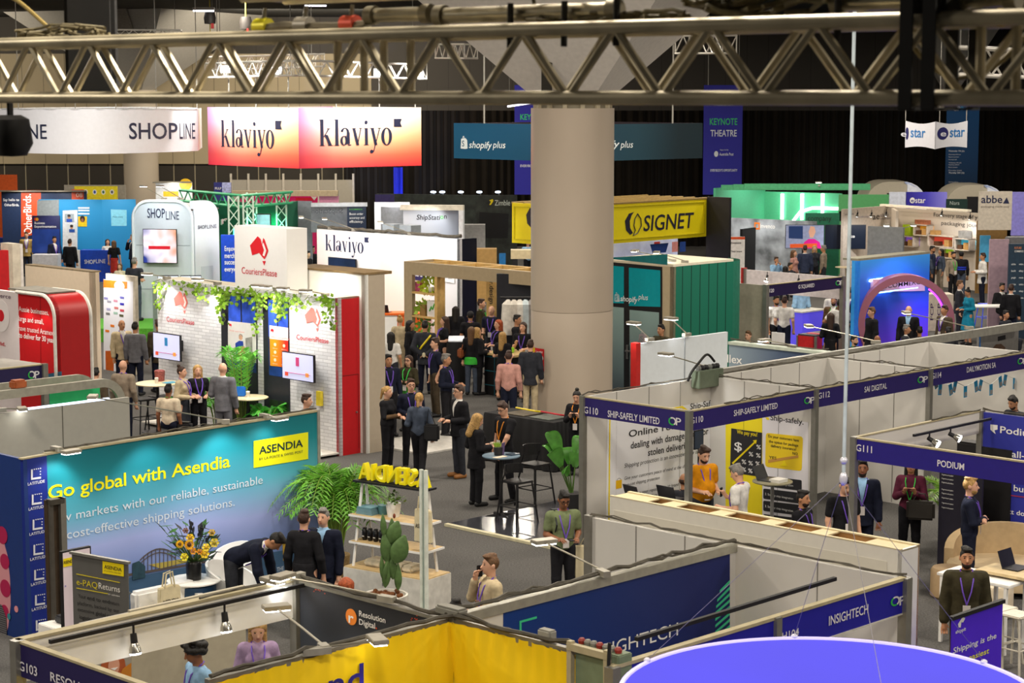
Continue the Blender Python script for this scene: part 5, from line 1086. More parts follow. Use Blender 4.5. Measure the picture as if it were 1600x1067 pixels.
# ---------------------------------------------------------------- white panels and grey-blue wall behind G110
q0=at(999,537,2.9);q1=run(q0,AD,1137);t=thing('exhibition_booth',(*q0.xy,0),'white panelled stand with a red edge behind the G110 booth','exhibition booth');W=Wall(q0,q1,2.9,0,.06,M('#d3dae0',.4,var=.03),'panel_wall',t);b=MB();b.box(-.12,0,-.03,.1,0,2.92);b.build('red_edge',M('#b01c18',.5),t,W.mw)
u,_=W.px(1070,530);b=MB();b.box(u-.01,u+.01,-.01,0,.3,2.9);b.build('panel_joint',M('#8b9197',.5),W.o,W.mw);b=MB();b.box(0,W.L,-.03,0,2.05,2.12);b.build('ledge',M('#7d868d',.4),W.o,W.mw)
for x in(990,1048):arm_light(run(q0,AD,x+25)+Vector((0,0,.02)),run(q0,AD,x)+Vector((0,0,.38)),('left' if x<1000 else 'right')+' arm light above the white panels with red edge',None,55)
q0=at(1139,538,2.3);q1=run(q0,-BD,1291);t=thing('exhibition_booth',(*q0.xy,0),'slate blue stand wall with half hidden white lettering','exhibition booth');W=Wall(q0,q1,2.3,0,.12,grad('slate print',[(0,'#8fa0ac'),(.5,'#51617c'),(1,'#232a4a')],0,0,2.6,.4),'graphic_wall',t);W.text('Airwallex',1095,561,1160,13,WHT,1,2);b=MB();b.box(0,W.L,-.03,.2,2.3,2.36);b.build('top_ledge',M('#b9c2b4',.5,var=.1),t,W.mw);top_cable(W,seed=71,zt=2.36)
arm_light(W.world(1.5,2.36,.1),W.world(.7,2.42,.25),'grey arm light lying on the slate blue wall',None,30)
# white panel bank along the back rail (thick rail behind G112-G114)
q1=K[1]+Vector((0,0,0));W=Wall(K[1]+BD*.12,K[3]+BD*.12+AD*3.8,2.58,2.2,.1,build=False);b=MB();b.box(0,W.L,0,.1,2.42,2.58);tag(b.build('roof_rail',M('#97958d',.4,.3),None,W.mw),'long metal rail behind the G112 and G114 booths','rail');
for x,lb in((1372,'left'),(1517,'right')):
 u,z=W.px(x,530);arm_light(W.world(u,2.6,.05),W.world(u-1.0,2.95,.9),lb+' arm light on the long rail behind the G114 booth',None,40)
Wb4=Wall(at(1530,517,2.5),run(at(1530,517,2.5),AD,1592),2.5,1.2,.05,M('#716f6d',.6,var=.1),'printed_panel',None);tag(Wb4.o,'grey printed panel with a carton graphic behind the G114 booth','panel');Wb4.poly([(1530,518),(1532,518),(1532,548),(1530,548)],M('#2867b0',.5),'edge_strip',1);Wb4.poly([(1559,526),(1571,523),(1571,530),(1559,533)],M('#1d1d22',.5,var=0),'slot_print',1);Wb4.poly([(1550,545),(1556,538),(1564,537),(1571,543),(1568,549),(1551,549)],M('#4a3527',.7,var=.3),'photo_print',1)
# ---------------------------------------------------------------- middle: cocktail table, cloth table, plant, platform
GLO=M('#3b3c42',.15,var=.1);q0=at(697,818,.04);q1=run(q0,-BD,870);q2=q0+AD*3.6;t=thing('floor_platform',(*q0.xy,0),'dark glossy floor platform with a white edge strip under the black stools','platform')
b=MB();b.prism([(*q0.xy,.005),(*q1.xy,.005),(*(q1+AD*3.0).xy,.005),(*(q0+AD*3.0).xy,.005)],(0,0,.035));b.build('deck',GLO,t);b=MB();d=q1-q0;b.obox((*((q0+q1)/2).xy,.024),d/2,AD*.045,(0,0,.022));b.build('edge_strip',M('#cfc8a8',.5),t)
BM=M('#17171a',.45,var=.1)
ct=round_table('cocktail_table',at(783,711,1.1),1.1,.33,'round blue-grey high table beside the man in black',M('#5f7586',.4),BM,foot='cross');q=at(783,711,1.1)
p=thing('potted_plant',(q.x-.05,q.y,1.1),'small green succulent in a dark pot on the blue-grey high table','plant');b=MB();b.lathe([(.07,0),(.08,.14),(.07,.14),(0,.12)],(q.x-.05,q.y,1.1),16);b.build('pot',M('#26262a',.5),p);b=MB()
for k in range(40):a=random.random()*6.3;e=random.random();c=Vector((q.x-.05+.07*e*math.cos(a),q.y+.07*e*math.sin(a),1.24));b.prism([c,c+Vector((.015,0,.03)),c+Vector((.03*math.cos(a),.03*math.sin(a),.09))],(0,.004,0))
b.build('foliage',M('#8fae3c',.5,var=.3),p)
b=MB();b.obox(q+Vector((-.02,-.2,.004)),AD*.13,BD*.06,(0,0,.003));tag(b.build('leaflet',M('#d9c9b4',.6)),'leaflet lying on the blue-grey high table','leaflet');b=MB();b.obox(q+Vector((.03,0,.11)),(.03,.0,.01),(0,.01,0),(.01,0,.11));tag(b.build('name_card',M('#5b4a72',.5)),'upright card on the blue-grey high table','card');b=MB();b.obox(q+Vector((.2,.05,.01)),AD*.1,BD*.08,(0,0,.008));tag(b.build('tablet',M('#3d4a58',.3)),'dark tablet on the blue-grey high table','tablet')
bar_stool(at(808,818,0)+Vector((0,0,0)),.75,'front black bar stool with low back beside the blue-grey high table',BM,.76,.26);bar_stool(at(836,790,0),.75,'rear black bar stool with curved back near the cloth table',BM,.78,.32)
def cloth_table():
 p=at(864,738,0);t=thing('cloth_table',p,'table under a long black cloth beside the big column','table');W=Wall(p+BD*1.9,p,.98,0,build=False);b=MB();n=48;vs=[];fs=[];L,Dp=W.L,.8
 per=[];
 for(x0,y0),(x1,y1)in zip([(0,0),(L,0),(L,Dp),(0,Dp)],[(L,0),(L,Dp),(0,Dp),(0,0)]):
  for i in range(n):per.append((x0+(x1-x0)*i/n,y0+(y1-y0)*i/n))
 k=len(per)
 for j,(z,o)in enumerate(((.98,0),(.94,.012),(.5,.03),(.02,.05))):
  for i,(x,y)in enumerate(per):s_=o*math.sin(i*.9)*.6+o;cx,cy=x-L/2,y-Dp/2;vs.append((x+s_*(1 if cx>0 else-1)*(abs(cx)>L/2-.01),y+s_*(1 if cy>0 else-1)*(abs(cy)>Dp/2-.01),z))
 for j in range(3):
  for i in range(k):a=j*k+i;b_=j*k+(i+1)%k;fs.append((a,b_,b_+k,a+k))
 fs.append(tuple(range(k)));b.add(vs,fs);b.build('tablecloth',M('#141416',.9,var=.3,scale=3),t,W.mw,smooth=True)
 for u,col,lb,col2 in((.7,'#d9c31d','tray with a yellow rim on the black cloth table','#50483a'),(1.4,'#b51c2c','tray with a red rim on the black cloth table','#5a5f58')):
  g=thing('display_tray',W.world(u,.98,.4),lb,'tray');b=MB();b.box(u-.28,u+.28,.12,.68,.985,1.0);b.build('tray_base',M(col2,.7,var=.3),g,W.mw);b=MB()
  b.tube([(u-.3,.66,1.02),(u-.3,.5,1.06),(u+.28,.45,1.06),(u+.3,.66,1.02)],.018,6);b.build('rim',M(col,.4),g,W.mw)
cloth_table()
def leaf_plant():
 q=at(893,800,0);t=thing('potted_plant',q,'tall plant with broad paddle leaves beside the G110 post','plant');b=MB();b.lathe([(.16,0),(.2,.35),(.17,.35),(0,.32)],(q.x,q.y,0),20);b.build('pot',M('#2b2b2d',.5),t,smooth=True)
 for x0,y0,x1,y1,w,off in((887,775,855,664,12,0),(890,775,858,697,13,-.2),(893,775,885,690,11,.25),(896,770,903,700,12,.1),(892,775,880,730,8,-.25),(898,770,906,670,10,.3),(884,770,848,685,7,.1)):
  p0=Vector((q.x+(x0-892)*.003,q.y,.35));p1=atd(x1,y1,q.y+off);m=p0.lerp(p1,.45)+Vector((0,0,.1));b=MB();b.tube([p0,m],[.014,.01],5);b.build('stalk',M('#4c6b2e',.5),t)
  d=(p1-m);L=d.length;s=d.normalized().cross(Vector((.2,-1,.3))).normalized();wv=w*q.y/3134;b=MB();n=9;rr=random.Random(int(x1));vs=[];fs=[]
  for i in range(n+1):
   f=i/n;c=m+d*f+Vector((0,0,.1*math.sin(f*3.14)-.12*f*f));ww=wv*1.0*math.sin(math.pi*(.06+.9*f))**.7;vs+=[c-s*ww+Vector((0,-.03,0)),c,c+s*ww+Vector((0,-.03,0))]
  for i in range(n):a=i*3;fs+=[(a,a+1,a+4,a+3),(a+1,a+2,a+5,a+4)]
  b.add(vs,fs);b.build('leaf',M('#47852e',.35,var=.3,scale=8),t,smooth=True)
leaf_plant()
# ---------------------------------------------------------------- booth stand (white brick wall with vines)
RED=M('#b3121a',.45,var=.04);AUSR='#d8202c'
BRICK=bpy.data.materials.new('white brick print');BRICK.use_nodes=True
def _brick():
 nt=BRICK.node_tree;N=nt.nodes.new;L=nt.links.new;b=nt.nodes['Principled BSDF'];b.inputs['Roughness'].default_value=.7
 tc=N('ShaderNodeTexCoord');mp=N('ShaderNodeMapping');mp.inputs['Rotation'].default_value=(math.pi/2,0,0);k=N('ShaderNodeTexBrick');k.inputs['Scale'].default_value=2.2;k.inputs['Color1'].default_value=(.74,.74,.75,1);k.inputs['Color2'].default_value=(.6,.6,.62,1);k.inputs['Mortar'].default_value=(.42,.42,.43,1);k.inputs['Mortar Size'].default_value=.012;k.inputs['Row Height'].default_value=.16;k.inputs['Brick Width'].default_value=.6
 L(tc.outputs['Object'],mp.inputs[0]);L(mp.outputs[0],k.inputs[0]);L(k.outputs['Color'],b.inputs['Base Color'])
_brick()
def australia(W,x,y,w,h,mat,par=None,lay=3,bg=None):
 P=lambda q:[(x+a*w,y+b*h)for a,b in q]
 W.poly(P([(0,.32),(.42,0),(.58,.1),(.66,.3),(.72,.06),(.8,.12),(1.0,.5),(.9,.68),(.78,.8),(.62,.68),(.5,.58),(.3,.62),(.12,.66)]),mat,'map_logo',lay,par=par)
 if bg:W.poly(P([(.68,.3),(.74,.22),(.9,.5),(.8,.7),(.7,.66),(.78,.48)]),bg,'map_logo',lay+1,par=par)
 W.poly(P([(.68,.86),(.86,.86),(.78,1.02)]),mat,'map_logo',lay,par=par)
def tv(W,tl,br,out,lab,mat,name='television',cat='television',z=None,parent=None):
 (u0,z1),(u1,z0)=W.px(*tl),W.px(*br);t=thing(name,W.world((u0+u1)/2,z0,-out),lab,cat);mw=W.mw
 b=MB();b.box(u0,u1,-out-.05,-out,z0,z1);c=b.build('casing',M('#131318',.4),t,mw);b=MB();b.box(u0+.018,u1-.018,-out-.054,-out-.05,z0+.018,z1-.018);s=b.build('screen',mat,c,mw)
 if out>.06:b=MB();b.box((u0+u1)/2-.15,(u0+u1)/2+.15,-out,-.005,(z0+z1)/2-.12,(z0+z1)/2+.12);b.build('wall_mount',DARK,t,mw)
 return t,s
pR=at(530,713,0);pL=run(pR,BD,250);cw=Wall(pL,pR,3.2,0,build=False);_,CPZ=cw.px(529,466)
t=thing('exhibition_booth',pR,'white brick printed stand with trailing vines, two screens and a red end','exhibition booth')
W=Wall(pL,pR,CPZ,0,.1,BRICK,'brick_wall',t);Wc_=W
for x0,x1 in((346.5,402),(412,452)):
 (u0,_),(u1,_)=W.px(x0,500),W.px(x1,500);b=MB();b.box(u0,u1,-.02,-.002,.1,CPZ-.12);fr=b.build('window_frame',M('#23252d',.5),t,W.mw)
 for k,(f0,f1,g0,g1)in enumerate(((.22,.56,.72,.98),(.6,.97,.72,.98),(.22,.97,.45,.7),(.22,.56,.04,.28),(.6,.97,.04,.28))):
  b=MB();b.box(u0+(u1-u0)*f0,u0+(u1-u0)*f1,-.024,-.02,.1+(CPZ-.22)*g0,.1+(CPZ-.22)*g1);b.build('window_print',M('#3557c9' if k<2 else '#1d3a7a' if k==2 else '#23331f',.3,var=.4,scale=4,emit=.12 if k<2 else 0),fr,W.mw)
RG=M(AUSR,.5,var=0);RGF=M('#ea7a70',.5,var=0)
g=W.poly([(358,501),(402,506),(402,567),(358,561)],M('#d8d6d3',.5,var=.03),'poster',8);australia(W,360,505,4,6,RG,g,9);W.text('Find out how',361,517,384,2.5,RGF,0,9,g);W.disc(378,527,3,M('#c79a7d',.6),'face_print',9,g,ry=4);W.disc(378,525,3.2,M('#1f1a18',.6),'hair_print',8,g,ry=3.5);W.poly([(370,536),(376,532),(382,533),(384,560),(371,558)],M('#1f3f9a',.6),'shirt_print',10,par=g);W.poly([(374,541),(385,541),(386,562),(374,560)],M('#b98a58',.6),'box_print',11,par=g);W.poly([(386,528),(396,526),(397,562),(387,562)],M('#8d8a86',.6,var=.3),'box_print',11,par=g)
g=W.poly([(423,508),(452,512),(452,574),(424,571)],grad('poster print',[(0,'#f09a1c'),(.45,'#d42a22'),(1,'#c3201f')],0,4.2,5.0,.5),'poster',8);W.poly([(423,508),(452,512),(452,532),(423,529)],PAPER,'poster_head',9,par=g);australia(W,425,513,5,7,RG,g,10);W.text('Why CouriersPlease',426,527,456,3,RGF,0,10,g)
for x,y in((432,538),(446,540),(432,550),(446,552),(432,562),(446,564)):W.disc(x,y,2,M('#f6dcc0',.5,var=0),'icon',10,g,ry=2.6);W.text('delivery',x-4,y+6,x+4,1.6,PAPER,0,10,g)
for(x,y,w,h),(tx0,ty,tx1),tvq,sl in(((272,455,22,35),(261,502,304),((259,516),(302,563)),'left'),((477,480,25,38),(464,530,514),((461,546),(511,596)),'right')):
 australia(W,x,y,w,h,RGF,t,3,PAPER);W.text('CouriersPlease',tx0,ty,tx1,8.5,M('#d01c35',.5,var=0),0,3,t)
 o,s=tv(W,*tvq,.3,sl+' white screen television on the white brick stand',M('#c9cdf0',.3,var=0,emit=.5))
 (u0,z1),(u1,z0)=W.px(*tvq[0]),W.px(*tvq[1]);
 for k,(a,c_,cc)in enumerate(((.15,.2,'#e4573c'),(.8,.25,'#f0a24a'),(.5,.6,'#2b7fb5' if sl=='left' else '#c9487c'))):
  b=MB();cx,cz=u0+(u1-u0)*a,z0+(z1-z0)*c_;b.box(cx-.05,cx+.05,-.362,-.355,cz-.04,cz+.04 if k<2 else cz+.14);b.build('picture',M(cc,.4,var=0,emit=.3),s,W.mw)
 b=MB();b.box(u0+.1,u1-.1,-.362,-.355,z0+.14,z0+.15);b.build('picture',M('#c05078',.4,var=0,emit=.3),s,W.mw)
We=Wall(pR,run(pR,AD,568),CPZ,0,.08,RED,'red_end',t);u,_=We.px(560,600);b=MB();b.box(u-.008,u+.004,-.004,0,.1,1.65);b.box(.1,u,-.004,0,1.64,1.652);b.build('door_outline',M('#5e0a0e',.5),We.o,We.mw);b=MB();b.box(u-.08,u-.05,-.03,0,.85,.88);b.build('handle',ALU,We.o,We.mw)
q0=run(pR,AD,568);Wk=Wall(pL+AD*We.L,q0,CPZ-.02,0,.06,WHT,'rear_wall',t);b=MB();b.prism([W.world(0,CPZ-.03,.1),W.world(W.L,CPZ-.03,.1),*[(p.x,p.y,CPZ-.03)for p in(q0,pL+AD*We.L)]],(0,0,.03));b.build('roof_board',M('#c8bfa8',.6),t)
b=MB();b.prism([W.world(0,.05,-.0),W.world(W.L,.05,-.0),W.world(W.L,.05,-.5),W.world(0,.05,-.5)],(0,0,.03));b.build('floor_edge',M('#c9c5bc',.5),t)
# header box
(u0,z1),(u1,_)=W.px(366,352),W.px(447.5,357);hb=thing('sign_box',W.world(u0,CPZ),'tall white box sign with a red map logo rising above the brick stand','sign');b=MB();b.box(u0,u1,.0,.55,CPZ+.0,z1);b.build('sign_body',M('#eeedec',.5,var=.01),hb,W.mw);Wh=Wall(W.world(u0,0,-.002),W.world(u1,0,-.002),z1,CPZ,build=False,parent=hb)
australia(Wh,391,369,28.5,45,RG,None,2,M('#eeedec',.5,var=.01));Wh.text('CouriersPlease',378,427,433,11,M('#c8102e',.5,var=0),0,2)
spot(Wh.world(Wh.L*.5,z1+.9,-1.6),Wh.world(Wh.L*.5,CPZ+.9),70,100)  # added spot without a fixture, makes the header box whiter
# vines
def vines():
 t=thing('ivy_garland',Wc_.world(0,CPZ),'green trailing vine garland along the top of the white brick stand','garland');rr=random.Random(8);b=MB();s=MB()
 def leaf(p):
  d=Vector((rr.uniform(-1,1),rr.uniform(-.6,.2),rr.uniform(-1,.4))).normalized();w=d.cross(Vector((0,1,.3))).normalized();L=rr.uniform(.06,.12);b.prism([p,p+d*L*.45-w*L*.4,p+d*L,p+d*L*.45+w*L*.4],(0,.004,0))
 def strand(x,y0,y1,n):
  pts=[]
  for i in range(7):u,z=Wc_.px(x+rr.uniform(-3,3),y0+(y1-y0)*i/6);pts.append(Wc_.world(u,z,-.06-rr.random()*.08))
  s.tube(pts,.007,4)
  for k in range(n):f=rr.random()*5.99;i=int(f);leaf(pts[i].lerp(pts[i+1],f-i)+Vector((rr.uniform(-.1,.1),rr.uniform(-.08,.0),rr.uniform(-.05,.05))))
 for i in range(30):
  x=252+i*9.4;yt=437+(x-250)*.106;strand(x,yt-2,yt+rr.uniform(4,20),4)
 for x,y1,n in((353,508,34),(360,480,24),(349,470,20),(372,472,18),(386,468,18),(403,525,34),(408,480,24),(418,478,20),(436,490,30),(443,500,34),(447,475,24),(462,480,14),(254,490,26),(310,462,12),(325,470,16),(518,500,14),(524,512,14),(522,470,16)):strand(x,440+(x-250)*.1,y1,n)
 s.build('stem',M('#5d7a2e',.6),t);b.build('foliage',M('#86b032',.45,var=.5,scale=5),t)
vines()
for i,x in enumerate((258,337,430,443,470,505)):
 u,_=W.px(x,445);arm_light(W.world(u,CPZ,.05),W.world(u+.1,CPZ+.16,-.55),('first','second','third','fourth','fifth','last')[i]+' from left of the arm lights above the white brick stand',W.world(u,1.0,.0),95 if i in(0,1)else 70 if i<4 else 50,ang=125)
palm(W.world(W.px(402,560)[0],0,-.45),'upright palm in front of the printed window on the brick stand',12,1.75,.45,21,.18,.35,WHT,'#5fae3a',.3,arch=.4);palm(W.world(W.px(368,600)[0],0,-.5),'spreading palm at the foot of the brick stand, behind the bald man in grey',14,1.0,.8,22,.18,.3,WHT,'#58a838',.3);palm(W.world(W.px(434,600)[0],0,-.3),'low broad plant at the foot of the right printed window',12,.7,.5,23,.15,.25,WHT,'#4fae3f',.25,width=.03)
for x,cc in((487,'#e9e9ee'),(502,'#e8d23a')):
 u,z=W.px(x,622);b=MB();b.box(u-.07,u+.07,-.08,-.01,z-.15,z+.15);tag(b.build('brochure_holder',M(cc,.4),None,W.mw),('white' if cc[1:3]=='e9' else 'yellow')+' brochure holder below the right television on the brick stand','holder')
TT=M('#d9c8a2',.5,var=.05);q=at(246,598,1.08);round_table('bar_table',q,1.08,.48,'round pale bar table at the left of the brick stand',TT,BM);q2=at(388,620,1.05);round_table('bar_table',q2,1.05,.42,'round pale bar table beside the bald man in grey',TT,BM)
def cup(p,lab,col='#e8e2d6',h=.11):b=MB();b.lathe([(.03,0),(.042,h),(.045,h+.005),(.038,h+.018),(0,h+.018)],p,14);return tag(b.build('paper_cup',M(col,.5),smooth=True),lab,'cup')
cup(q+Vector((-.0,-.1,0)),'white cup on the left bar table at the brick stand');cup(q2+Vector((0,-.05,0)),'white cup on the bar table beside the bald man in grey');b=MB();b.obox(q2+Vector((-.17,.1,.1)),(.1,0,0),(0,.07,0),(0,0,.1));tag(b.build('gift_bag',M('#1f6fd0',.5),bevel=.02),'bright blue bag on the bar table beside the bald man','bag');b=MB();b.lathe([(.1,0),(.12,.22),(.1,.24),(0,.2)],q+Vector((.0,.3,0)),14);tag(b.build('sweet_jar',M('#8d4a44',.5,var=.4,scale=30),smooth=True),'jar of wrapped sweets on the left bar table','jar');b=MB();b.obox(q+Vector((.27,.0,.006)),AD*.14,BD*.1,(0,0,.005));tag(b.build('leaflet',M('#4aa3c4',.5)),'blue leaflet on the left bar table','leaflet')
for x,y,lb in((226,676,'black stool left of the left bar table at the brick stand'),(252,672,'black stool under the left bar table at the brick stand'),(382,668,'black chair-back stool in front of the right bar table'),(430,655,'tall black chair right of the right bar table')):bar_stool(at(x,y,0),.7,lb,BM,.76,.3 if x>300 else 0)
# tall beige-white wall behind the brick stand
p6=at(572,709,0);W6=Wall(run(p6,BD,455),p6,3.0,0,build=False);_,z6=W6.px(572,430);t=thing('exhibition_booth',p6,'tall beige wall end with a brightly lit white face behind the red end','exhibition booth');Wx6=Wall(p6,run(p6,AD,603),z6,0,.1,M('#a89b89',.6,var=.03),'end_wall',t);Ww=Wall(run(p6,BD,455),p6,z6,0,.1,M('#f0efe9',.5,var=.01),'white_face',t);b=MB();b.box(-.02,Ww.L,0,.75,z6-.02,z6+.04);b.build('timber_edge',M('#7b6440',.7,var=.2),t,Ww.mw)  # end wall coloured darker to stand for its unlit side
for f in(.25,.7):spot(Ww.world(Ww.L*f,z6+.05,-.5),Ww.world(Ww.L*f,2.9),28,140,(1,1,.93))
# ---------------------------------------------------------------- red booth stand, tall beige block, orange nook
def aramex():
 Y=37.0;p0,p1=atd(28,456,Y),None;p0=Vector((p0.x,p0.y,0));p1=run(p0,-BD,95);W=Wall(p0,p1,3.6,0,build=False);_,zt=W.px(40,457);t=thing('exhibition_booth',p1,'red stand with rounded top corner and four lines of white wording','exhibition booth')
 r=.42;pr=[(0,0),(W.L,0),(W.L,zt-r)]+[(W.L-r+r*math.cos(a),zt-r+r*math.sin(a))for a in np.linspace(.15,math.pi/2,8)]+[(0,zt)]
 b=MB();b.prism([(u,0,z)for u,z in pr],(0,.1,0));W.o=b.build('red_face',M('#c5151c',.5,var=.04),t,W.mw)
 for st,y,x1,bd in(('Aussie businesses,',488,76.5,0),('large and small,',503,68.5,0),('have trusted Aramex',518,83.5,0),('to deliver for 30 years.',529,89,1)):W.text(st,30,y-2,x1,8.5,WHT,bd,2)
 W.poly([(70,585),(97,580),(97,640),(70,640)],M('#2f5f7d',.5),'blue_panel',2);W.poly([(62.6,458),(63.4,458),(65,640),(64.2,640)],M('#8a0d12',.5),'joint',1)
 th=AD*.75;fr=pr[2:-1]+[(0,zt)];vs=[];fs=[]
 for u,z in[(W.L,0)]+pr[2:]:vs+=[W.world(u,z,0),W.world(u,z,.75)]
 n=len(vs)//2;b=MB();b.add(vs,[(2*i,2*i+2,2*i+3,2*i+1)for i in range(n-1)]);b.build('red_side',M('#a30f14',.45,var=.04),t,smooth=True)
 for y0,nm in((-.03,'white_trim'),(.75,'white_trim')):
  b=MB();q=[(W.L,0)]+pr[2:];b.tube([W.world(u,z,y0)for u,z in q],.035,6);b.build(nm,M('#dcd9d2',.4),t,smooth=True)
 b=MB();b.box(-.5,W.L-.4,.1,.7,zt,zt+.03);b.build('roof_rail',M('#6b675d',.5,var=.3),t,W.mw)
 Wp=Wall(p0-AD*.0+BD*1.6,p0+BD*.0,zt-.02,0,.1,M('#dfd5d6',.5,var=.02),'white_face',t);Wp.text('commerce',-22,462,17,7,M('#53324f',.5,var=0),0,2);Wp.text('world.',-14,537,9,6,M('#c02030',.5,var=0),1,2);Wp.disc(2,493,13,M('#e9e2e2',.5,var=0),'ring',2,ry=25);Wp.disc(2,493,5,M('#cf1c28',.5,var=0),'logo',3,ry=9)
 b=MB();b.box(-.2,1.3,-1.3,-.5,.98,1.05);c=thing('counter',W.world(.5,0,-.9),'white counter with sweets in front of the red stand','counter');b.build('counter_top',WHT,c,W.mw);b=MB();b.box(0,1.1,-1.2,-.6,0,.98);b.build('cabinet',M('#d9cfd4',.5),c,W.mw)
 b=MB();b.lathe([(.05,0),(.16,.1),(.18,.14),(.1,.17),(0,.18)],W.world(.75,1.05,-.9),16);tag(b.build('sweet_bowl',M('#e07f8d',.4,var=.4,scale=30),smooth=True),'glass bowl of pink sweets on the white counter','bowl');b=MB();b.lathe([(.08,0),(.09,.2),(.07,.24),(.07,.28),(0,.29)],W.world(.22,1.05,-.9),16);tag(b.build('sweet_jar',M('#6b3d33',.4,var=.5,scale=30),smooth=True),'lidded jar of sweets on the white counter','jar')
 for f in(.3,.75):spot(W.world(W.L*f,zt-.1,-.35),W.world(W.L*f,2.0,0),18,100,(1,.93,.86))
# red and white box stand above
 q0=atd(-30,391,41);q1=atd(24,391,41);Wb_=Wall((q0.x,q0.y),(q1.x,q1.y),q0.z,0,.1,M('#b5141b',.5),'upper_red_panel',t);Wb2=Wall((q1.x,q1.y),run(Vector((q1.x,q1.y,0)),AD,45),q0.z+.12,0,.1,M('#dcd6d2',.5),'upper_white_panel',t);b=MB();b.box(-.1,.08,-.05,.4,0,q0.z+.14);b.build('frame_post',M('#c8bfae',.5),t,Wb2.mw)
aramex()
p=atd(143,425,44);p=Vector((p.x,p.y,0));W=Wall(run(p,BD,46),p,4.0,0,build=False);_,zb=W.px(143,426);t=thing('exhibition_booth',p,'tall plain beige box wall behind the red stand','exhibition booth');W=Wall(run(p,BD,46),p,zb,0,.1,M('#d6c4ac',.6,var=.03),'front_wall',t);W2=Wall(p,run(p,AD,161),zb,0,.1,M('#c9b7a0',.6,var=.02),'side_wall',t);spot(W.world(W.L*.5,zb+1.6,-3),W.world(W.L*.6,2.8),170,80,(1,.93,.84));b=MB();b.box(0,W.L,0,.25,zb,zb+.03);b.build('roof_edge',M('#7b6a4f',.7,var=.3),t,W.mw)  # the spot is an added fill that lightens the front wall
p=atd(165,425,53);p=Vector((p.x,p.y,0));W=Wall(p,run(p,-BD,206),3.3,0,build=False);_,zb=W.px(165,427);t=thing('exhibition_booth',p,'lit white nook with small logos over an orange base, beside the beige box wall','exhibition booth');W=Wall(p,run(p,-BD,214),zb,0,.1,M('#c9bfae',.5),'frame_wall',t);g=W.poly([(162,436),(208,440),(208,640),(162,640)],M('#ecebf2',.5,var=.01),'white_panel',1);W.poly([(162,437),(199,440),(199,451),(162,449)],M('#e27a1f',.5),'orange_head',2,par=g);W.disc(187,447,8,WHT,'dome_print',3,g);W.poly([(165,548),(178,548),(178,600),(166,600)],M('#c45a16',.5),'orange_base',2,par=g)
for x,y,c in((166,466,'#8a8ac0'),(171,471,'#9a9aa8'),(181,470,'#c98aa0'),(191,465,'#6a6ab8'),(191,475,'#3b35b0'),(170,483,'#a9a9cf'),(182,481,'#d07a7a'),(191,485,'#c94a5a'),(169,490,'#777'),(181,489,'#9fc0b0'),(190,493,'#5a5a40'),(176,509,'#e27a1f'),(168,517,'#e27a1f')):
 if c=='#777':c='#777777'
 W.rect(*(lambda a:(a[0]-.09,a[0]+.09,a[1]-.03,a[1]+.03))(W.px(x,y)),M(c,.5,var=0),'partner_mark',3,g)
spot(W.world(.4,zb+.1,-.8),W.world(.4,2.2,0),80,100)
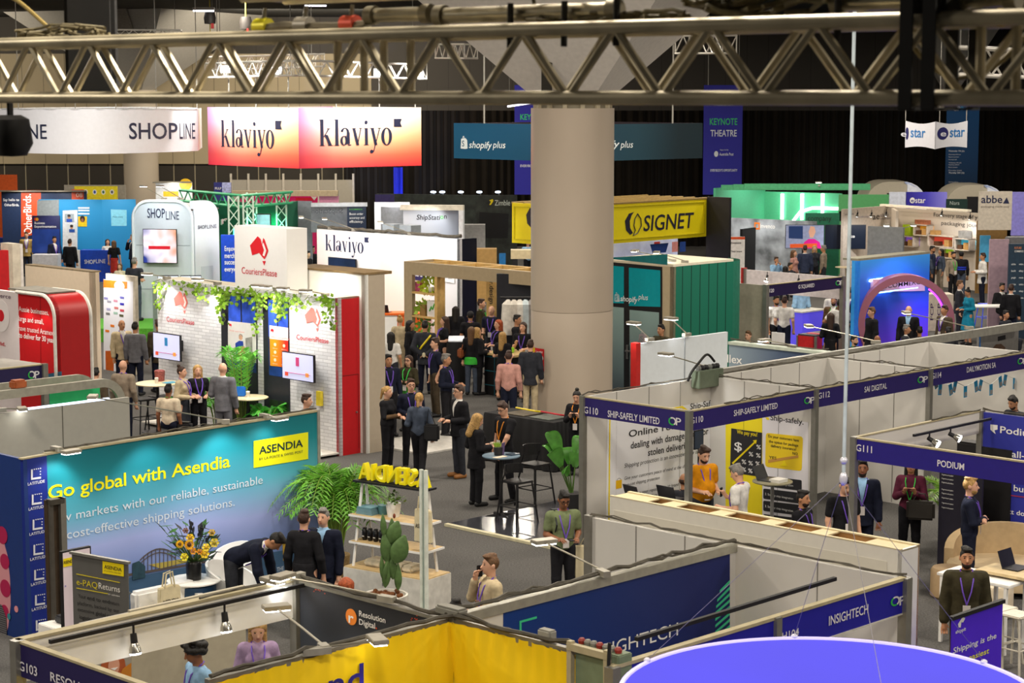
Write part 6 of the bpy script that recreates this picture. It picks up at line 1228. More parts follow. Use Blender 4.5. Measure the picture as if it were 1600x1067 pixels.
# ---------------------------------------------------------------- booth stand
def shopline():
 Y=62.0;p=atd(300,330,Y);c0=Vector((p.x,p.y,0));p0=run(c0,Vector((-1,.15,0)),212);Wf_=Wall(p0,c0,4,0,build=False);_,zt=Wf_.px(250,314);t=thing('exhibition_booth',c0,'glossy white stand with rounded arches, television and thin navy lettering','exhibition booth');WG=M('#c9d2da',.3,var=.02);WE=M('#dfe6ec',.3,var=.01)
 r=.55
 def arch(W,nm,both=True,dep=.12):
  pr=[(0,0),(W.L,0),(W.L,zt-r)]+[(W.L-r+r*math.cos(a),zt-r+r*math.sin(a))for a in np.linspace(.15,math.pi/2,8)]+([(r-r*math.sin(a),zt-r+r*math.cos(a))for a in np.linspace(0,math.pi/2,9)]if both else[(0,zt)])
  b=MB();b.prism([(u,0,z)for u,z in pr],(0,dep,0));W.o=b.build(nm,WG,t,W.mw);b=MB();b.tube([(u,-.02,z)for u,z in pr[1:]]+[(0,-.02,0)],.05,6);b.build('white_trim',WE,W.o,W.mw,smooth=True)
  b=MB()
  for z in(zt*.32,zt*.66):b.box(.08,W.L-.08,-.006,0,z-.008,z+.008)
  b.build('panel_joints',M('#8d979f',.5),W.o,W.mw)
 arch(Wf_,'front_arch');d2=(Vector((.75,1.0,0))).normalized();c1=run(c0,d2,345);Ws_=Wall(c0+d2*.1,c1,4,0,build=False)
 vs=[];b=MB();pr=[(0,0),(Ws_.L,0),(Ws_.L,zt-r)]+[(Ws_.L-r+r*math.cos(a),zt-r+r*math.sin(a))for a in np.linspace(.15,math.pi/2,8)]+[(0,zt)];b.prism([(u,0,z)for u,z in pr],(0,.2,0));Ws_.o=b.build('side_arch',WE,t,Ws_.mw);b=MB();b.box(.25,Ws_.L-.3,-.01,0,.2,2.0);b.build('door_panel',WG,Ws_.o,Ws_.mw)
 NV=M('#2b3350',.5,var=0);Wf_.text('SHOP',230.5,340,258,15,NV,1,3);Wf_.text('LINE',259.5,343,280,14,NV,0,3);Ws_.text('SHOP',309,358,322,6,NV,1,3);Ws_.text('LINE',323,357,338,6,NV,0,3)
 tvm=grad('tv picture',[(0,'#2a3a8c'),(.3,'#e8dff0'),(.55,'#c98a6a'),(1,'#e0b090')],0,0,3.0,.3,emit=.5,wob=.9,wscale=2.0);o,s=tv(Wf_,(225.5,357),(279.5,411),.12,'television showing a hand and phone on the glossy white arch stand',tvm);(u,z)=Wf_.px(235,386);Wf_.rect(u,u+.7,z-.05,z+.05,M('#c01c2c',.4,var=0,emit=.4),'caption_bar',1,s,.175)
 b=MB();b.prism([Wf_.world(0,zt-.3,.1),Wf_.world(Wf_.L,zt-.3,.1),(c1.x,c1.y,zt-.3),(p0.x+2,c1.y+.5,zt-.3)],(0,0,.05));b.build('roof_deck',M('#4a4640',.7),t)
 b=MB();b.obox(Wf_.world(1.5,.2,-1.5),(2.6,.0,0),(0,1.4,0),(0,0,.2));tag(b.build('artificial_turf',M('#4f9a2a',.95,var=.3,scale=30)),'bright green turf platform in front of the glossy white arch stand','turf')
 for x0,x1,nm in((245,350,'white counter with tablets and devices before the glossy white arch stand'),):
  a,e=atd(238,446,52),atd(345,446,52);W=Wall((a.x,a.y),(e.x,e.y),a.z+.0,0,.7,M('#8ea39a',.4),'counter_front',None);W.o.name='display_counter';tag(W.o,nm,'counter');zc=W.zt
  for k,x in enumerate((252,268,288,304)):u,_=W.px(x,440);laptop(W.world(u,zc,.3),.2,('leftmost','second','third','rightmost')[k]+' tablet on the white counter before the glossy white arch stand','#2c2e33',2.0,.14,'#b9c4d6')
 for f in(.25,.75):spot(Wf_.world(Wf_.L*f,zt+.6,-1.2),Wf_.world(Wf_.L*f,2.5),75,110,(.92,.97,1))
 spot(Ws_.world(Ws_.L*.5,zt+.5,-1.4),Ws_.world(Ws_.L*.5,2),110,110,(.92,.97,1))
 for x in(236,262):arm_light(atd(x+20,312,Y+.2),atd(x-12,291,Y-.3),('left' if x<250 else 'right')+' long arm light on the glossy white arch stand roof',None,0)
 return zt
shopline()
# ---------------------------------------------------------------- left far stands
def simple_box(lab,tl,tr,zt,dirn,mat,t=.1,zb=0.0,name='exhibition_booth',part='front_wall',cat='exhibition booth',Y=None,par=None):
 """wall whose top edge starts at picture point tl and runs along dirn to column tr"""
 if Y is None:p0=at(*tl,zt)
 else:p0=atd(*tl,Y);zt=p0.z
 p1=run(p0,dirn,tr)
 th=par or thing(name,(p0.x,p0.y,zb),lab,cat)
 return Wall(p0,p1,zt,zb,t,mat,part,th),th
EX=Vector((1,0,0))
W,t=simple_box('dark blue and orange wall with upright white lettering at far left',(2,299),135,0,EX,M('#17294a',.5,var=.1),Y=85,part='graphic_wall');g=W.poly([(33,297),(64,297),(64,365),(33,370)],M('#c9481e',.5,var=.08),'orange_panel',1);W.poly([(112,296),(131,296),(131,312),(112,312)],M('#c9481e',.5),'orange_panel',1)
W.text('Say hello to',5,314,30,4,WHT,1,2);W.text('OtherBirds.',7,322,30,4,WHT,1,2)
def vtext(W,st,x,y0,y1,w,mat,bold=1,lay=2,par=None):
 """lettering turned to read upwards"""
 (u0,z0),(_,z1),(u1,_)=W.px(x,y0),W.px(x,y1),W.px(x+w,y0);V,Fc,wd=text_geo(st,bold);s=(z1-z0)/wd;h=abs(u1-u0);b=MB();b.add([(u0-c*h*(1 if z1>z0 else-1),-.004*lay,z0+a*s)for a,c in V],Fc);return b.build('lettering',mat,W.own(par),W.mw)
vtext(W,'OtherBirds.',50,366,303,13,WHT);W.text('08',119,308,129,7,M('#e3c9b5',.5,var=0),0,2)
b=MB();b.box(0,W.L,-.4,0,W.zt,W.zt+.05);b.build('roof_edge',M('#6d665a',.6),t,W.mw);spot(W.world(1,W.zt+.2,-1.5),W.world(1.2,2),150,100);spot(W.world(2.6,W.zt+.2,-1.5),W.world(2.2,2),120,100)
W,t=simple_box('orange hoarding panel at the extreme left behind the other stands',(-10,273),26,0,EX,M('#c2511b',.5),Y=88)
W,t=simple_box('yellow header wall with four round icons above the blue stand',(116,291),183,0,EX,M('#e6d40f',.5),Y=90,part='header_wall');
for i,(x,c)in enumerate(((134,'#2f9a7a'),(148,'#2b4f9a'),(161.5,'#3b6f4a'),(175,'#555555'))):W.disc(x,300,3.2,PAPER,'icon',1,ry=4);W.disc(x,300,1.8,M(c,.5,var=0),'icon',2,ry=2.4)
W2,_=simple_box('',(100,289),196,0,EX,M('#9a9488',.6),Y=91,par=t,part='rear_wall')
SKY=grad('sky print',[(0,'#1a7fc0'),(1,'#2f92cc')],2,0,3,.5);c0=at(159,312,3.1);L0=run(c0,-AD,58)if False else run(c0,Vector((-1,.12,0)),60);R0=run(c0,Vector((1,.25,0)),212)
t=thing('exhibition_booth',c0,'sky blue stand with portrait prints behind the tan jacket','exhibition booth');W=Wall(L0,c0,3.1,0,.1,SKY,'left_wall',t);W2=Wall(c0,R0,3.1,0,.1,SKY,'right_wall',t);W.poly([(58,313),(92,312),(92,420),(58,420)],M('#8c9498',.5),'grey_wall',1)
g=W.poly([(98,329),(121,328),(121,390),(98,390)],M('#d9dde3',.5),'print_panel',1)
for x,y,bg,hr,sh in((108,341,'#9aa6b0','#2a2a2d','#2b4fb0'),(112,357,'#cfd6dc','#241c1a','#274f9f')):W.rpx(x-7,y-7,x+8,y+6,M(bg,.5,var=.1),'photo',2,g);W.disc(x,y-2,2.2,M('#b98a6a',.6),'face_print',3,g,ry=3);W.disc(x,y-4,2.6,M(hr,.6),'hair_print',4,g,ry=2);W.rpx(x-4,y+1,x+5,y+6,M(sh,.6),'shirt_print',3,g)
g=W.poly([(122,338),(136,338),(136,354),(122,354)],M('#e0b51c',.5),'photo',2);W.disc(129,342,4,M('#2a1c18',.7),'hair_print',3,g,ry=5);W.disc(129,344,2,M('#8a5a42',.6),'face_print',4,g,ry=3);W.rpx(124,348,135,354,M('#d9c01c',.5),'shirt_print',3,g)
for y in(325,329,334):W.rpx(122,y-1.4,140,y+1.2,M('#d5e4ee',.5),'caption',2)
g=W2.poly([(173,327),(198,328),(198,353),(174,353)],M('#7cc4dd',.4,emit=.15),'screen',1);W2.text('Make every',176,340,192,2.5,M('#1c5f86',.5,var=0),0,2,g)
for f in(.2,.6):spot(W.world(W.L*f,3.3,-1.3),W.world(W.L*f,1.8),60,115)
spot(W2.world(W2.L*.5,3.3,-1.3),W2.world(W2.L*.5,1.8),45,115)
W,t=simple_box('navy display wall with two-circle logo and two lines of white wording',(50,337),93,2.6,EX,M('#23275c',.5),part='display_wall');W.disc(55.5,342.5,2.4,M('#d9301f',.5,var=0),'logo',2,ry=2.6);W.disc(58,342.5,2.4,M('#efa21f',.5,var=0),'logo',3,ry=2.6);W.text('Business',54,350,70,3.6,WHT,1,2);W.text('Experimentation',54,355.5,88,3.6,WHT,1,2);g=W.poly([(50,358),(93,358),(93,395),(50,395)],M('#1d3a86',.4,var=.3,scale=2,emit=.1),'screen',1);spot(W.world(1,2.8,-1),W.world(1,1.8),45,100)
W,t=simple_box('blue counter with white lettering in front of the white stand',(125,391),172,1.25,EX,M('#1846c0',.4),Y=None,name='reception_counter',part='counter_front',cat='counter',t=.6);W.text('SHOP',132,412,149,6.5,WHT,1,2);W.text('LINE',150,411,165,6.5,WHT,0,2)
W2=Wall(run(at(125,391,1.25),BD,118),at(125,391,1.25),1.25,0,.08,WHT,'side_panel',t)
W,t=simple_box('blue counter front cut by the left frame edge',(-20,372),14,1.2,EX,M('#1b4fc4',.4),name='reception_counter',part='counter_front',cat='counter',t=.6);W.text('LINE',-4,389,8,5,WHT,0,2)
W,t=simple_box('white curved info counter in front of the navy display wall',(50,398),90,1.1,EX,M('#d8d8de',.4),name='reception_counter',part='counter_front',cat='counter',t=.6)
b=MB();q=at(143,338,2.3);b.obox((q.x,q.y,1.15),(.09,0,0),(0,.09,0),(0,0,1.1));b.obox((q.x,q.y,2.3),(.3,0,0),(0,.2,0),(0,0,.05));tag(b.build('display_totem',M('#26262b',.5)),'black pillar totem before the sky blue stand','totem')
b=MB();q=at(134,372,1.1);b.obox((q.x,q.y,.55),(.6,0,0),(0,.35,0),(0,0,.55));tag(b.build('reception_counter',M('#6f6a62',.6)),'grey counter with teal top before the sky blue stand','counter')
# back row behind: white header booths, green stand, pink stand, plain wall
W,t=simple_box('white header booths with yellow and violet print at the back left',(243,285),300,3.0,EX,M('#cfd0cf',.5),Y=93,part='header_wall');W.disc(290,288,10,M('#eec11c',.5),'print',2,ry=9);W.rpx(255,299,279,307,M('#e0b11c',.5),'print',2);b=MB();b.box(0,W.L,-.8,0,W.zt,W.zt+.05);b.build('roof_edge',M('#8d8a80',.6),t,W.mw);spot(W.world(1,3.2,-1.4),W.world(1,2.3),120,110)
W,t=simple_box('booth panel in navy and lilac at the back left',(334,285),361,2.9,EX,M('#2a2d78',.5),Y=92.5,part='graphic_wall');W.text('PULP',336,296,346,3.6,WHT);W.rpx(347,285,361,301,M('#a9b0e0',.5,var=.4),'print',2)
W,t=simple_box('tall plain grey partition with metal uprights at the back, below the hanging sign',(361,281),552,3.2,EX,M('#8f8b80',.7,var=.03),part='partition',Y=95.5)
for i in range(8):b=MB();u=W.L*i/7;b.box(u-.05,u+.05,-.05,0,0,W.zt+.3);b.build('upright',M('#aaa59a',.5),t,W.mw)
W,t=simple_box('stand with glowing magenta back wall and white rim',(362,298),528,3.0,EX,M('#b5a58a',.6),zb=2.75,part='roof_rim',t=.3);W2=Wall(W.world(.3,0,.6),W.world(W.L-1.0,0,.6),2.8,0,.1,M('#b01050',.5,emit=.35),'back_wall',t);W3=Wall(W.world(W.L-.9,0,.3),W.world(W.L,0,.3),2.8,0,.1,M('#d08aa5',.5,emit=.2),'side_wall',t);W2.poly([(462,309),(492,309),(492,313),(462,313)],M('#d01c2c',.5),'sign_panel',2);W2.poly([(486,307),(496,307),(491,313)],WHT,'logo',3)
def green_stand():
 Y=68;p0,pc,p1=atd(281,318,Y+4),atd(376,306,Y),atd(455,308,Y+2.5);t=thing('exhibition_booth',(pc.x,pc.y,0),'green lit truss stand behind the white box sign','exhibition booth');GT=M('#3fae7c',.4,.3,var=.1);GL_=M('#0d5f43',.6,var=.1)
 W=Wall((p0.x,p0.y+2.5),(pc.x+1.0,pc.y+2.5),3.5,0,.1,GL_,'back_wall',t);W2=Wall((pc.x+1.0,pc.y+2.5),(p1.x,p1.y+2.5),3.5,0,.1,GL_,'back_wall',t)
 z=pc.z
 def lat(a,c,n,h,nm):
  b=MB();
  for dz in(0,-h):
   for o in(0,.4):b.tube([a+Vector((0,o,dz)),c+Vector((0,o,dz))],.04,6)
  for i in range(n):f0,f1,f2=i/n,(i+.5)/n,(i+1)/n;b.tube([a.lerp(c,f0),a.lerp(c,f1)-Vector((0,0,h)),a.lerp(c,f2)],.025,5)
  b.build(nm,GT,t)
 q0,qc,q1=[Vector((p.x,p.y,z))for p in(p0,pc,p1)];lat(q0,qc,7,.38,'truss_beam');lat(qc,q1,6,.38,'truss_beam')
 for p in(qc+Vector((-.25,0,0)),qc+Vector((.25,0,0)),q1+Vector((-.35,0,0)),q1+Vector((-1.4,.0,0))):
  b=MB()
  for o in(-.17,.17):b.tube([(p.x+o,p.y,0),(p.x+o,p.y,z)],.035,6)
  for i in range(9):za,zb_=z*i/9,z*(i+1)/9;b.tube([(p.x-.17,p.y,za),(p.x+.17,p.y,zb_)],.02,4);b.tube([(p.x+.17,p.y,za),(p.x-.17,p.y,zb_)],.02,4)
  b.build('truss_post',M('#cfe6d8',.4,.2,var=.1),t)
 for x in(366,393,430):q=atd(x,338,Y+2.2);b=MB();b.tube([(q.x,q.y,1.0),(q.x,q.y,2.7)],.05,6);b.build('neon_tube',M('#3cf0a0',.4,var=0,emit=5),t)
 W2.text('r',346,350,355,12,WHT,1,2);W.text('r',345,351,354,13,M('#bfe8d8',.5,var=0),1,2)
 q0,q1=atd(400,334,Y+1),atd(423,334,Y+1);W3=Wall(q0,q1,q0.z,q0.z-1.0,.08,DARK,'screen_casing',t);W3.rect(.03,W3.L-.03,q0.z-.97,q0.z-.03,M('#8fd0d8',.4,emit=.4),'screen',1)
 for p in((qc+q1)/2+Vector((0,1.2,-.4)),(q0+qc)/2+Vector((0,1.2,-.4))):spot(p,p+Vector((0,.6,-2.5)),400,150,(.1,1,.5),r=.3)
green_stand()
W,t=simple_box('royal blue panel with Empower wording between the white stand and the white box sign',(345,367),368,3.0,EX,M('#1746c4',.4),part='graphic_wall');
for st,y in(('Empowering',392),('merchants',403),('success',413),('everywhere',424)):W.text(st,351,y,351+2.9*len(st),8,WHT,1,2)
# ---------------------------------------------------------------- booth stands, booth, white booth wall
GW=M('#9298a0',.5,var=.03);NB=M('#16263f',.5)
def frame_booth(lab,x0,x1,y0,zt,ins,D=EX,Yd=None):
 W,t=simple_box(lab,(x0,y0),x1,zt,D,GW,zb=zt-.0-.05,part='roof_edge',t=1.2);return W,t
W,t=simple_box('grey stand with a mirrored grey header and a navy panel',(455,314),486,3.5,Vector((1,-.3,0)),M('#858b94',.5),part='left_wall');Wq,_=simple_box('',(486,317),574,3.5,Vector((1,.12,0)),M('#a9adb3',.5),zb=3.36,part='header',par=t);Wh=Wall(Wq.world(0,0,.5),Wq.world(Wq.L*.66,0,.5),3.36,2.4,.05,M('#6f747c',.5),'inner_header',t);V_=Wh.text('ShipStation',536,333,487,8,M('#4a4f57',.5,var=0),1,2);Wn=Wall(Wq.world(Wq.L*.64,0,.1),Wq.world(Wq.L*.98,0,.1),3.36,0,.08,NB,'navy_panel',t)
for st,y in(('Boost order',336),('accuracy and',342),('efficiency.',348)):Wn.text(st,546,y,546+1.95*len(st),4,WHT,0,2)
Wn.text('E-COMMERCE',546,328,566,1.8,M('#4aa83a',.5,var=0),1,2);W.rpx(461,388,475,410,M('#1f7a3a',.5),'green_print',2);W.rpx(460,357,478,360,INK,'caption',2);spot(Wq.world(1,3.8,-1.5),Wq.world(1,2.5),90,110)
W,t=simple_box('white stand block between the two grey header stands',(585,316),640,3.6,EX,M('#c9cdd2',.5),part='white_wall');spot(W.world(.8,3.9,-1.2),W.world(.8,2.6),160,110)
W,t=simple_box('grey stand with slanted black lettering and a green letter o',(630,328),717,3.45,Vector((1,-.12,0)),grad('grey print',[(0,'#b9bec8'),(.45,'#9098a6'),(1,'#2f3f5a')],0,0,3,.4),zb=2.2,part='header');W2,_=simple_box('',(595,323),630,3.5,Vector((1,-.25,0)),M('#868b93',.5),part='left_wall',par=t);W3=Wall(W.world(W.L-1.0,0,.15),W.world(W.L,0,.15),2.25,0,.08,NB,'navy_panel',t);W.text('ShipStati',651,343,688,8,M('#14171c',.5,var=0),1,2,shear=.12);W.text('o',688,342,693,8,M('#3aa83a',.5,var=0),1,2);W.text('n',694,341.5,698,8,M('#14171c',.5,var=0),1,2);W3.text('Really smart',687,359,711,4,WHT,0,2);W3.text('decisions.',687,365,707,4,WHT,0,2);b=MB();b.box(-.1,W.L+.15,-.06,.3,3.45,3.62);b.build('white_rim',M('#cdc8b8',.5),t,W.mw);b=MB();b.box(W.L,W.L+.15,-.06,.3,0,3.45);b.build('side_post',M('#cfd2d6',.5),t,W.mw);spot(W.world(1.2,3.3,-.9),W.world(.8,2.8),50,110)
W,t=simple_box('low grey office partitions right of the green letter o stand',(719,351),758,2.4,EX,M('#9a9a98',.5),part='partition',t=.5);
ZB=M('#2a2f2a',.5,var=.6,scale=3);c0=at(743,305,3.4);t=thing('exhibition_booth',c0,'black speckled stand with thin white lettering and blue spotlights','exhibition booth');W=Wall(run(c0,Vector((-1,.35,0)),588),c0,3.4,0,.1,ZB,'left_wall',t);W2=Wall(c0,run(c0,Vector((1,.06,0)),808),3.4,0,.1,ZB,'right_wall',t);W2.text('Zimble',773,321,797,9,M('#d6ded6',.5,var=0),0,2);W2.poly([(764,313),(770,311),(771,314),(767,320),(764.5,320),(767,315)],YEL,'logo',2);W2.poly([(749,331),(795,334),(793,372),(748,372)],M('#0d0e11',.3),'screen',1)
for i,x in enumerate((677,691,720,749,778)):q=atd(x,300,80.3);s=thing('clip_spotlight',q,('first','second','third','fourth','fifth')[i]+' from left of the small spotlights above the black speckled stand','spotlight','spotlights on the black speckled stand');b=MB();b.ell(q,(.12,.07,.05),10,6);b.build('lens',M('#cfe0ff',.4,var=0,emit=4),s);b=MB();b.tube([q+Vector((0,.1,0)),q+Vector((.1,.3,-.3))],.03,5);b.build('arm',ALU,s)
W,t=simple_box('low purple roof panel left of the black speckled stand',(586,304),616,3.45,EX,M('#3a2f6a',.6),part='roof_panel')
KW=M('#ecebf0',.5,var=.01);c0=at(718,374,3.25);pk=run(c0,BD,495);t=thing('exhibition_booth',c0,'long white wall with black serif wordmark and a dark glossy end','exhibition booth');W=Wall(pk,c0,3.25,0,.1,grad('cream print',[(0,'#f0ddd8'),(.22,'#f3efee'),(.3,'#f6e3d6'),(.5,'#f7ece6'),(.52,'#eeeef2'),(1,'#ececf0')],0,0,10,.5),'white_wall',t);klav(W,509,391,577,None,M('#1f2548',.5,var=0),25);W2=Wall(c0,run(c0,AD,745),3.25,0,.1,M('#15171f',.2),'dark_end',t);tv(W,(517,401),(560,424),.06,'dark landscape television under the wordmark on the long white wall',M('#1d2c4a',.3,var=.4,scale=2,emit=.12));top_cable(W,seed=81,zt=3.25,r=.05)
W.poly([(684,424),(711,429),(711,443),(684,437)],M('#f4f4f4',.5),'hung_sign',8);W.text('Point of Sale',687,434,707,4,M('#8d9096',.5,var=0),0,9);g=W.poly([(644,420),(669,424),(669,440),(644,436)],M('#2b2350',.5),'screen',8);W.text('t your brow',645,431,668,5,WHT,0,9)
for f in(.1,.4,.65,.9):spot(W.world(W.L*f,3.6,-1.5),W.world(W.L*f,2.3),95,120,(1,.98,.97))
for x,lb in((515,'left'),(552,'middle'),(640,'right')):u,_=W.px(x,360);arm_light(W.world(u,3.27,.05),W.world(u-.5,3.65,-.7),lb+' arm light on the long white wall with the black wordmark',None,0)
for f in(.5,.62):b=MB();b.obox(W.world(W.L*f,3.42,.3),AD*.2,BD*.25,(0,0,.12));tag(b.build('power_box',M('#8a9298',.5)),('left' if f<.6 else 'right')+' grey power box on the long white wall','box')
# orange counter, timber frame with shelves
b=MB();q=at(618,490,1.05);W=Wall((q.x-.9,q.y),(q.x+.9,q.y),1.05,0,build=False);t=thing('reception_counter',q,'orange topped white counter behind the bun hairstyle','counter');b=MB();b.box(0,1.8,0,.6,1.0,1.06);b.build('counter_top',M('#e0641c',.4),t,W.mw);b=MB();b.box(0,.95,.03,.57,0,1.0);b.build('cabinet',WHT,t,W.mw);b=MB();b.box(.95,1.8,.02,.58,0,1.0);b.build('orange_cabinet',M('#d85a1a',.5),t,W.mw);laptop(Vector((q.x-.35,q.y+.3,1.06)),2.8,'open laptop on the orange topped counter','#1f2126',1.9,.2)
OAK=M('#c9a566',.6,var=.12);OAKL=M('#a69578',.6,var=.05)
def timber_frame():
 p0=at(631,408,2.85);t=thing('timber_pergola',p0,'pale timber pergola with open roof beams and a plant shelf bay','pergola');W=Wall(p0,run(p0,-BD,842),2.85,2.5,.12,OAKL,'front_beam',t)
 b=MB();b.box(0,.32,0,.12,0,2.5);b.build('post',OAKL,t,W.mw);b=MB();b.box(0,W.L,1.0,1.1,2.55,2.85);b.build('rear_beam',OAK,t,W.mw);b=MB();b.box(0,.12,.12,1.0,2.55,2.85);b.build('side_beam',OAKL,t,W.mw)
 for i in range(5):u=W.L*(.14+.2*i);b=MB();b.box(u-.05,u+.05,.12,1.0,2.57,2.84);b.build('cross_beam',OAK,t,W.mw)
 u1=W.px(683,480)[0];b=MB();b.box(u1-.1,u1,0,.3,0,2.5);b.build('shelf_side',OAK,t,W.mw);
 for y in(456,493,520,545):z=W.px(650,y)[1];b=MB();b.box(.3,u1-.1,.0,.3,z-.05,z);b.build('shelf_board',OAK,t,W.mw)
 z1,z2=W.px(650,456)[1],W.px(650,493)[1]
 def bushy(u,z,r,n,lab,col,hang=.0,pot=True):
  p=thing('potted_plant',W.world(u,z,.25),lab,'plant');b=MB();b.lathe([(.08,0),(.1,.14),(0,.13)],(u,.25,z),12);b.build('pot',PAPER,p,W.mw);b=MB();rr=random.Random(int(u*99));
  for k in range(n):
   d=Vector((rr.gauss(0,1),rr.gauss(0,.6),rr.gauss(.1,.9))).normalized();c=Vector((u,.2,z+.2))+d*r*rr.random()**.5;c.z-=hang*rr.random();c.z=max(c.z,z+.03)if not hang else c.z;w=d.cross(Vector((0,1,.2))).normalized()*.05;b.prism([c,c+d*.06-w,c+d*.14,c+d*.06+w],(0,.006,0))
  b.build('foliage',M(col,.45,var=.4,scale=6),p,W.mw)
 u=W.px(664,450)[0];bushy(u,z1,.3,120,'lime green plant on the upper board of the timber shelf bay','#a8b82c');bushy(W.px(655,500)[0],z2+.0,.22,60,'plant trailing behind the boxes on the lower board of the timber shelf bay','#8fae3a',0);bushy(W.px(654,520)[0],W.px(650,520)[1],.26,70,'plant on the third board of the timber shelf bay','#6f9a3a',0);bushy(W.px(655,545)[0],W.px(650,545)[1],.24,60,'plant on the lowest visible board of the timber shelf bay','#4f8a3a',0)
 u=W.px(647,452)[0];b=MB();b.obox((u,.2,z1+.13),(.1,0,0),(0,.08,0),(0,0,.13));tag(b.build('gift_box',M('#c0567a',.5,var=.6,scale=12),None,W.mw),'colourful box beside the lime green plant','box')
 u=W.px(671,480)[0];Wb_=MB();Wb_.box(u-.2,u+.2,.1,.35,z2,z2+.42);o=tag(Wb_.build('gift_box',M('#dcd8d8',.5),None,W.mw),'white box with green scribble on the timber shelf bay','box');b=MB();b.tube([(u-.1,.09,z2+.15),(u-.02,.09,z2+.28),(u+.02,.09,z2+.2),(u+.1,.09,z2+.36)],.02,5);b.build('logo',M('#4fc03a',.5),o,W.mw)
 u=W.px(657,482)[0];b=MB();b.box(u-.1,u+.1,.08,.25,z2,z2+.3);tag(b.build('wooden_box',M('#8a6a3c',.6),None,W.mw),'small wooden box beside the white box on the timber shelf','box')
 q=at(760,428,2.6);Wv=Wall(q,run(q,EX,776),2.75,0,.06,OAK,'vertical_sign',t);vtext(Wv,'or.design',765,433,475,7,INK,1,2)
 return W
TF=timber_frame()
W,t=simple_box('dark clothing display with black rails behind the timber pergola',(776,428),836,2.75,EX,M('#1a1c26',.5),part='back_wall',t=.2);b=MB()
b.tube([W.world(.1,2.2,-.6),W.world(W.L,2.2,-.6)],.03,6);b.build('rail',DARK,t)
for k in range(5):
 b=MB();u=W.L*(.3+k*.15);c=('#d9d4cb','#cfc9bf','#e0dcd4','#b9c6cc','#8d8a88')[k];p=W.world(u,2.15,-.6);b.tube([p,p-Vector((0,0,.12)),p-Vector((0,0,.9))],[.04,.16,.2],10);tag(b.build('hanging_garment',M(c,.8,var=.15),smooth=True),('leftmost','second','middle','fourth','rightmost')[k]+' pale garment on the black rail behind the pergola','clothing','garments on the black rail')
W,t=simple_box('low timber counter box behind the dark glossy wall end',(745,389),776,1.9,EX,M('#b08a50',.6,var=.1),part='timber_panel',t=.6,zb=.0);W,t=simple_box('pale timber beam frame left of the big column',(798,391),840,2.9,EX,M('#cfbf9a',.6),part='beam',zb=2.65,t=.5);b=MB();b.box(.05,.2,0,.2,0,2.65);b.build('post',DARK,t,W.mw)
b=MB();q=at(785,405,1.4);b.obox(q,(.12,0,0),(0,.02,0),(0,0,.22));b.obox((q.x,q.y,.6),(.03,0,0),(0,.02,0),(0,0,.6));tag(b.build('counter_sign',M('#2f86d0',.4)),'small blue counter sign near the timber box','sign')
# black counter of the crowded stand
W=Wall(at(757,550,1.05),run(at(757,550,1.05),-BD,800),1.05,0,build=False);t=thing('reception_counter',W.world(0,0),'black counter with teal grid lines in the crowd before the big column','counter');b=MB();b.box(0,W.L,0,.9,0,1.0);b.build('cabinet',M('#121214',.4),t,W.mw);b=MB();b.box(-.05,W.L+.05,-.05,.95,1.0,1.05);b.build('counter_top',M('#c8ad78',.5),t,W.mw);b=MB()
for z in(.25,.6,.95):b.box(0,W.L,-.006,0,z-.008,z+.008)
for u in(.35,.8):b.box(u-.008,u+.008,-.006,0,0,1.0)
b.build('grid_lines',M('#1d5f6f',.4),t,W.mw);b=MB();b.obox(W.world(.5,1.11,.4),(.1,0,0),(0,.08,0),(0,0,.06));tag(b.build('gift_bag',M('#8fd02a',.5),bevel=.02),'lime green bag on the black counter in the crowd','bag')
q=at(713,530,1.15);b=MB();b.lathe([(.25,0),(.28,.02),(.25,1.1),(0,1.12)],(q.x,q.y,0),20);t=tag(b.build('podium_table',BM,smooth=True),'black draped stand holding a white tablet in the crowd','stand');b=MB();b.obox(q+Vector((0,-.05,.02)),(.2,0,0),(0,.12,.05),(0,0,.012));tag(b.build('tablet',M('#dfe3ea',.3,emit=.2)),'white tablet on the black draped stand in the crowd','tablet')
b=MB();q=at(668,640,0);b.obox((at(690,690,0).x,at(690,690,0).y,.02),AD*1.4,BD*.9,(0,0,.018));tag(b.build('lit_floor_patch',M('#bdbab4',.6)),'white floor board edge behind the denim shirt','board')  # pale slab stands in for a brightly lit patch of carpet
# ---------------------------------------------------------------- right: booth, green slatted stand, booth
SY=M('#d9c808',.5,var=.02)
p1=at(1104,309.5,4.0);pc=run(p1,-AD,893);pl=run(pc,BD,800);t=thing('exhibition_booth',pc,'yellow and black header stand with crescent logo passing behind the big column','exhibition booth');IN_=M('#1d1b2c',.5,var=0)
W=Wall(pl,pc,4.0,2.75,.1,SY,'left_header',t);W2=Wall(pc,p1,4.0,2.75,.1,SY,'right_header',t);W3=Wall(p1,run(p1,-BD,1140),4.05,0,.1,M('#1c1a1f',.5),'black_side',t)
for X_ in(W,W2):
 b=MB()
 for z in(2.85,3.87):b.box(.1,X_.L-.1,-.03,0,z,z+.035)
 for u in(.1,X_.L-.14):b.box(u,u+.035,-.03,0,2.85,3.9)
 b.build('raised_frame',M('#c2b306',.5),X_.o,X_.mw)
W2.text('SIGNET',1005,361,1084,25,IN_,1,2,shear=.12)
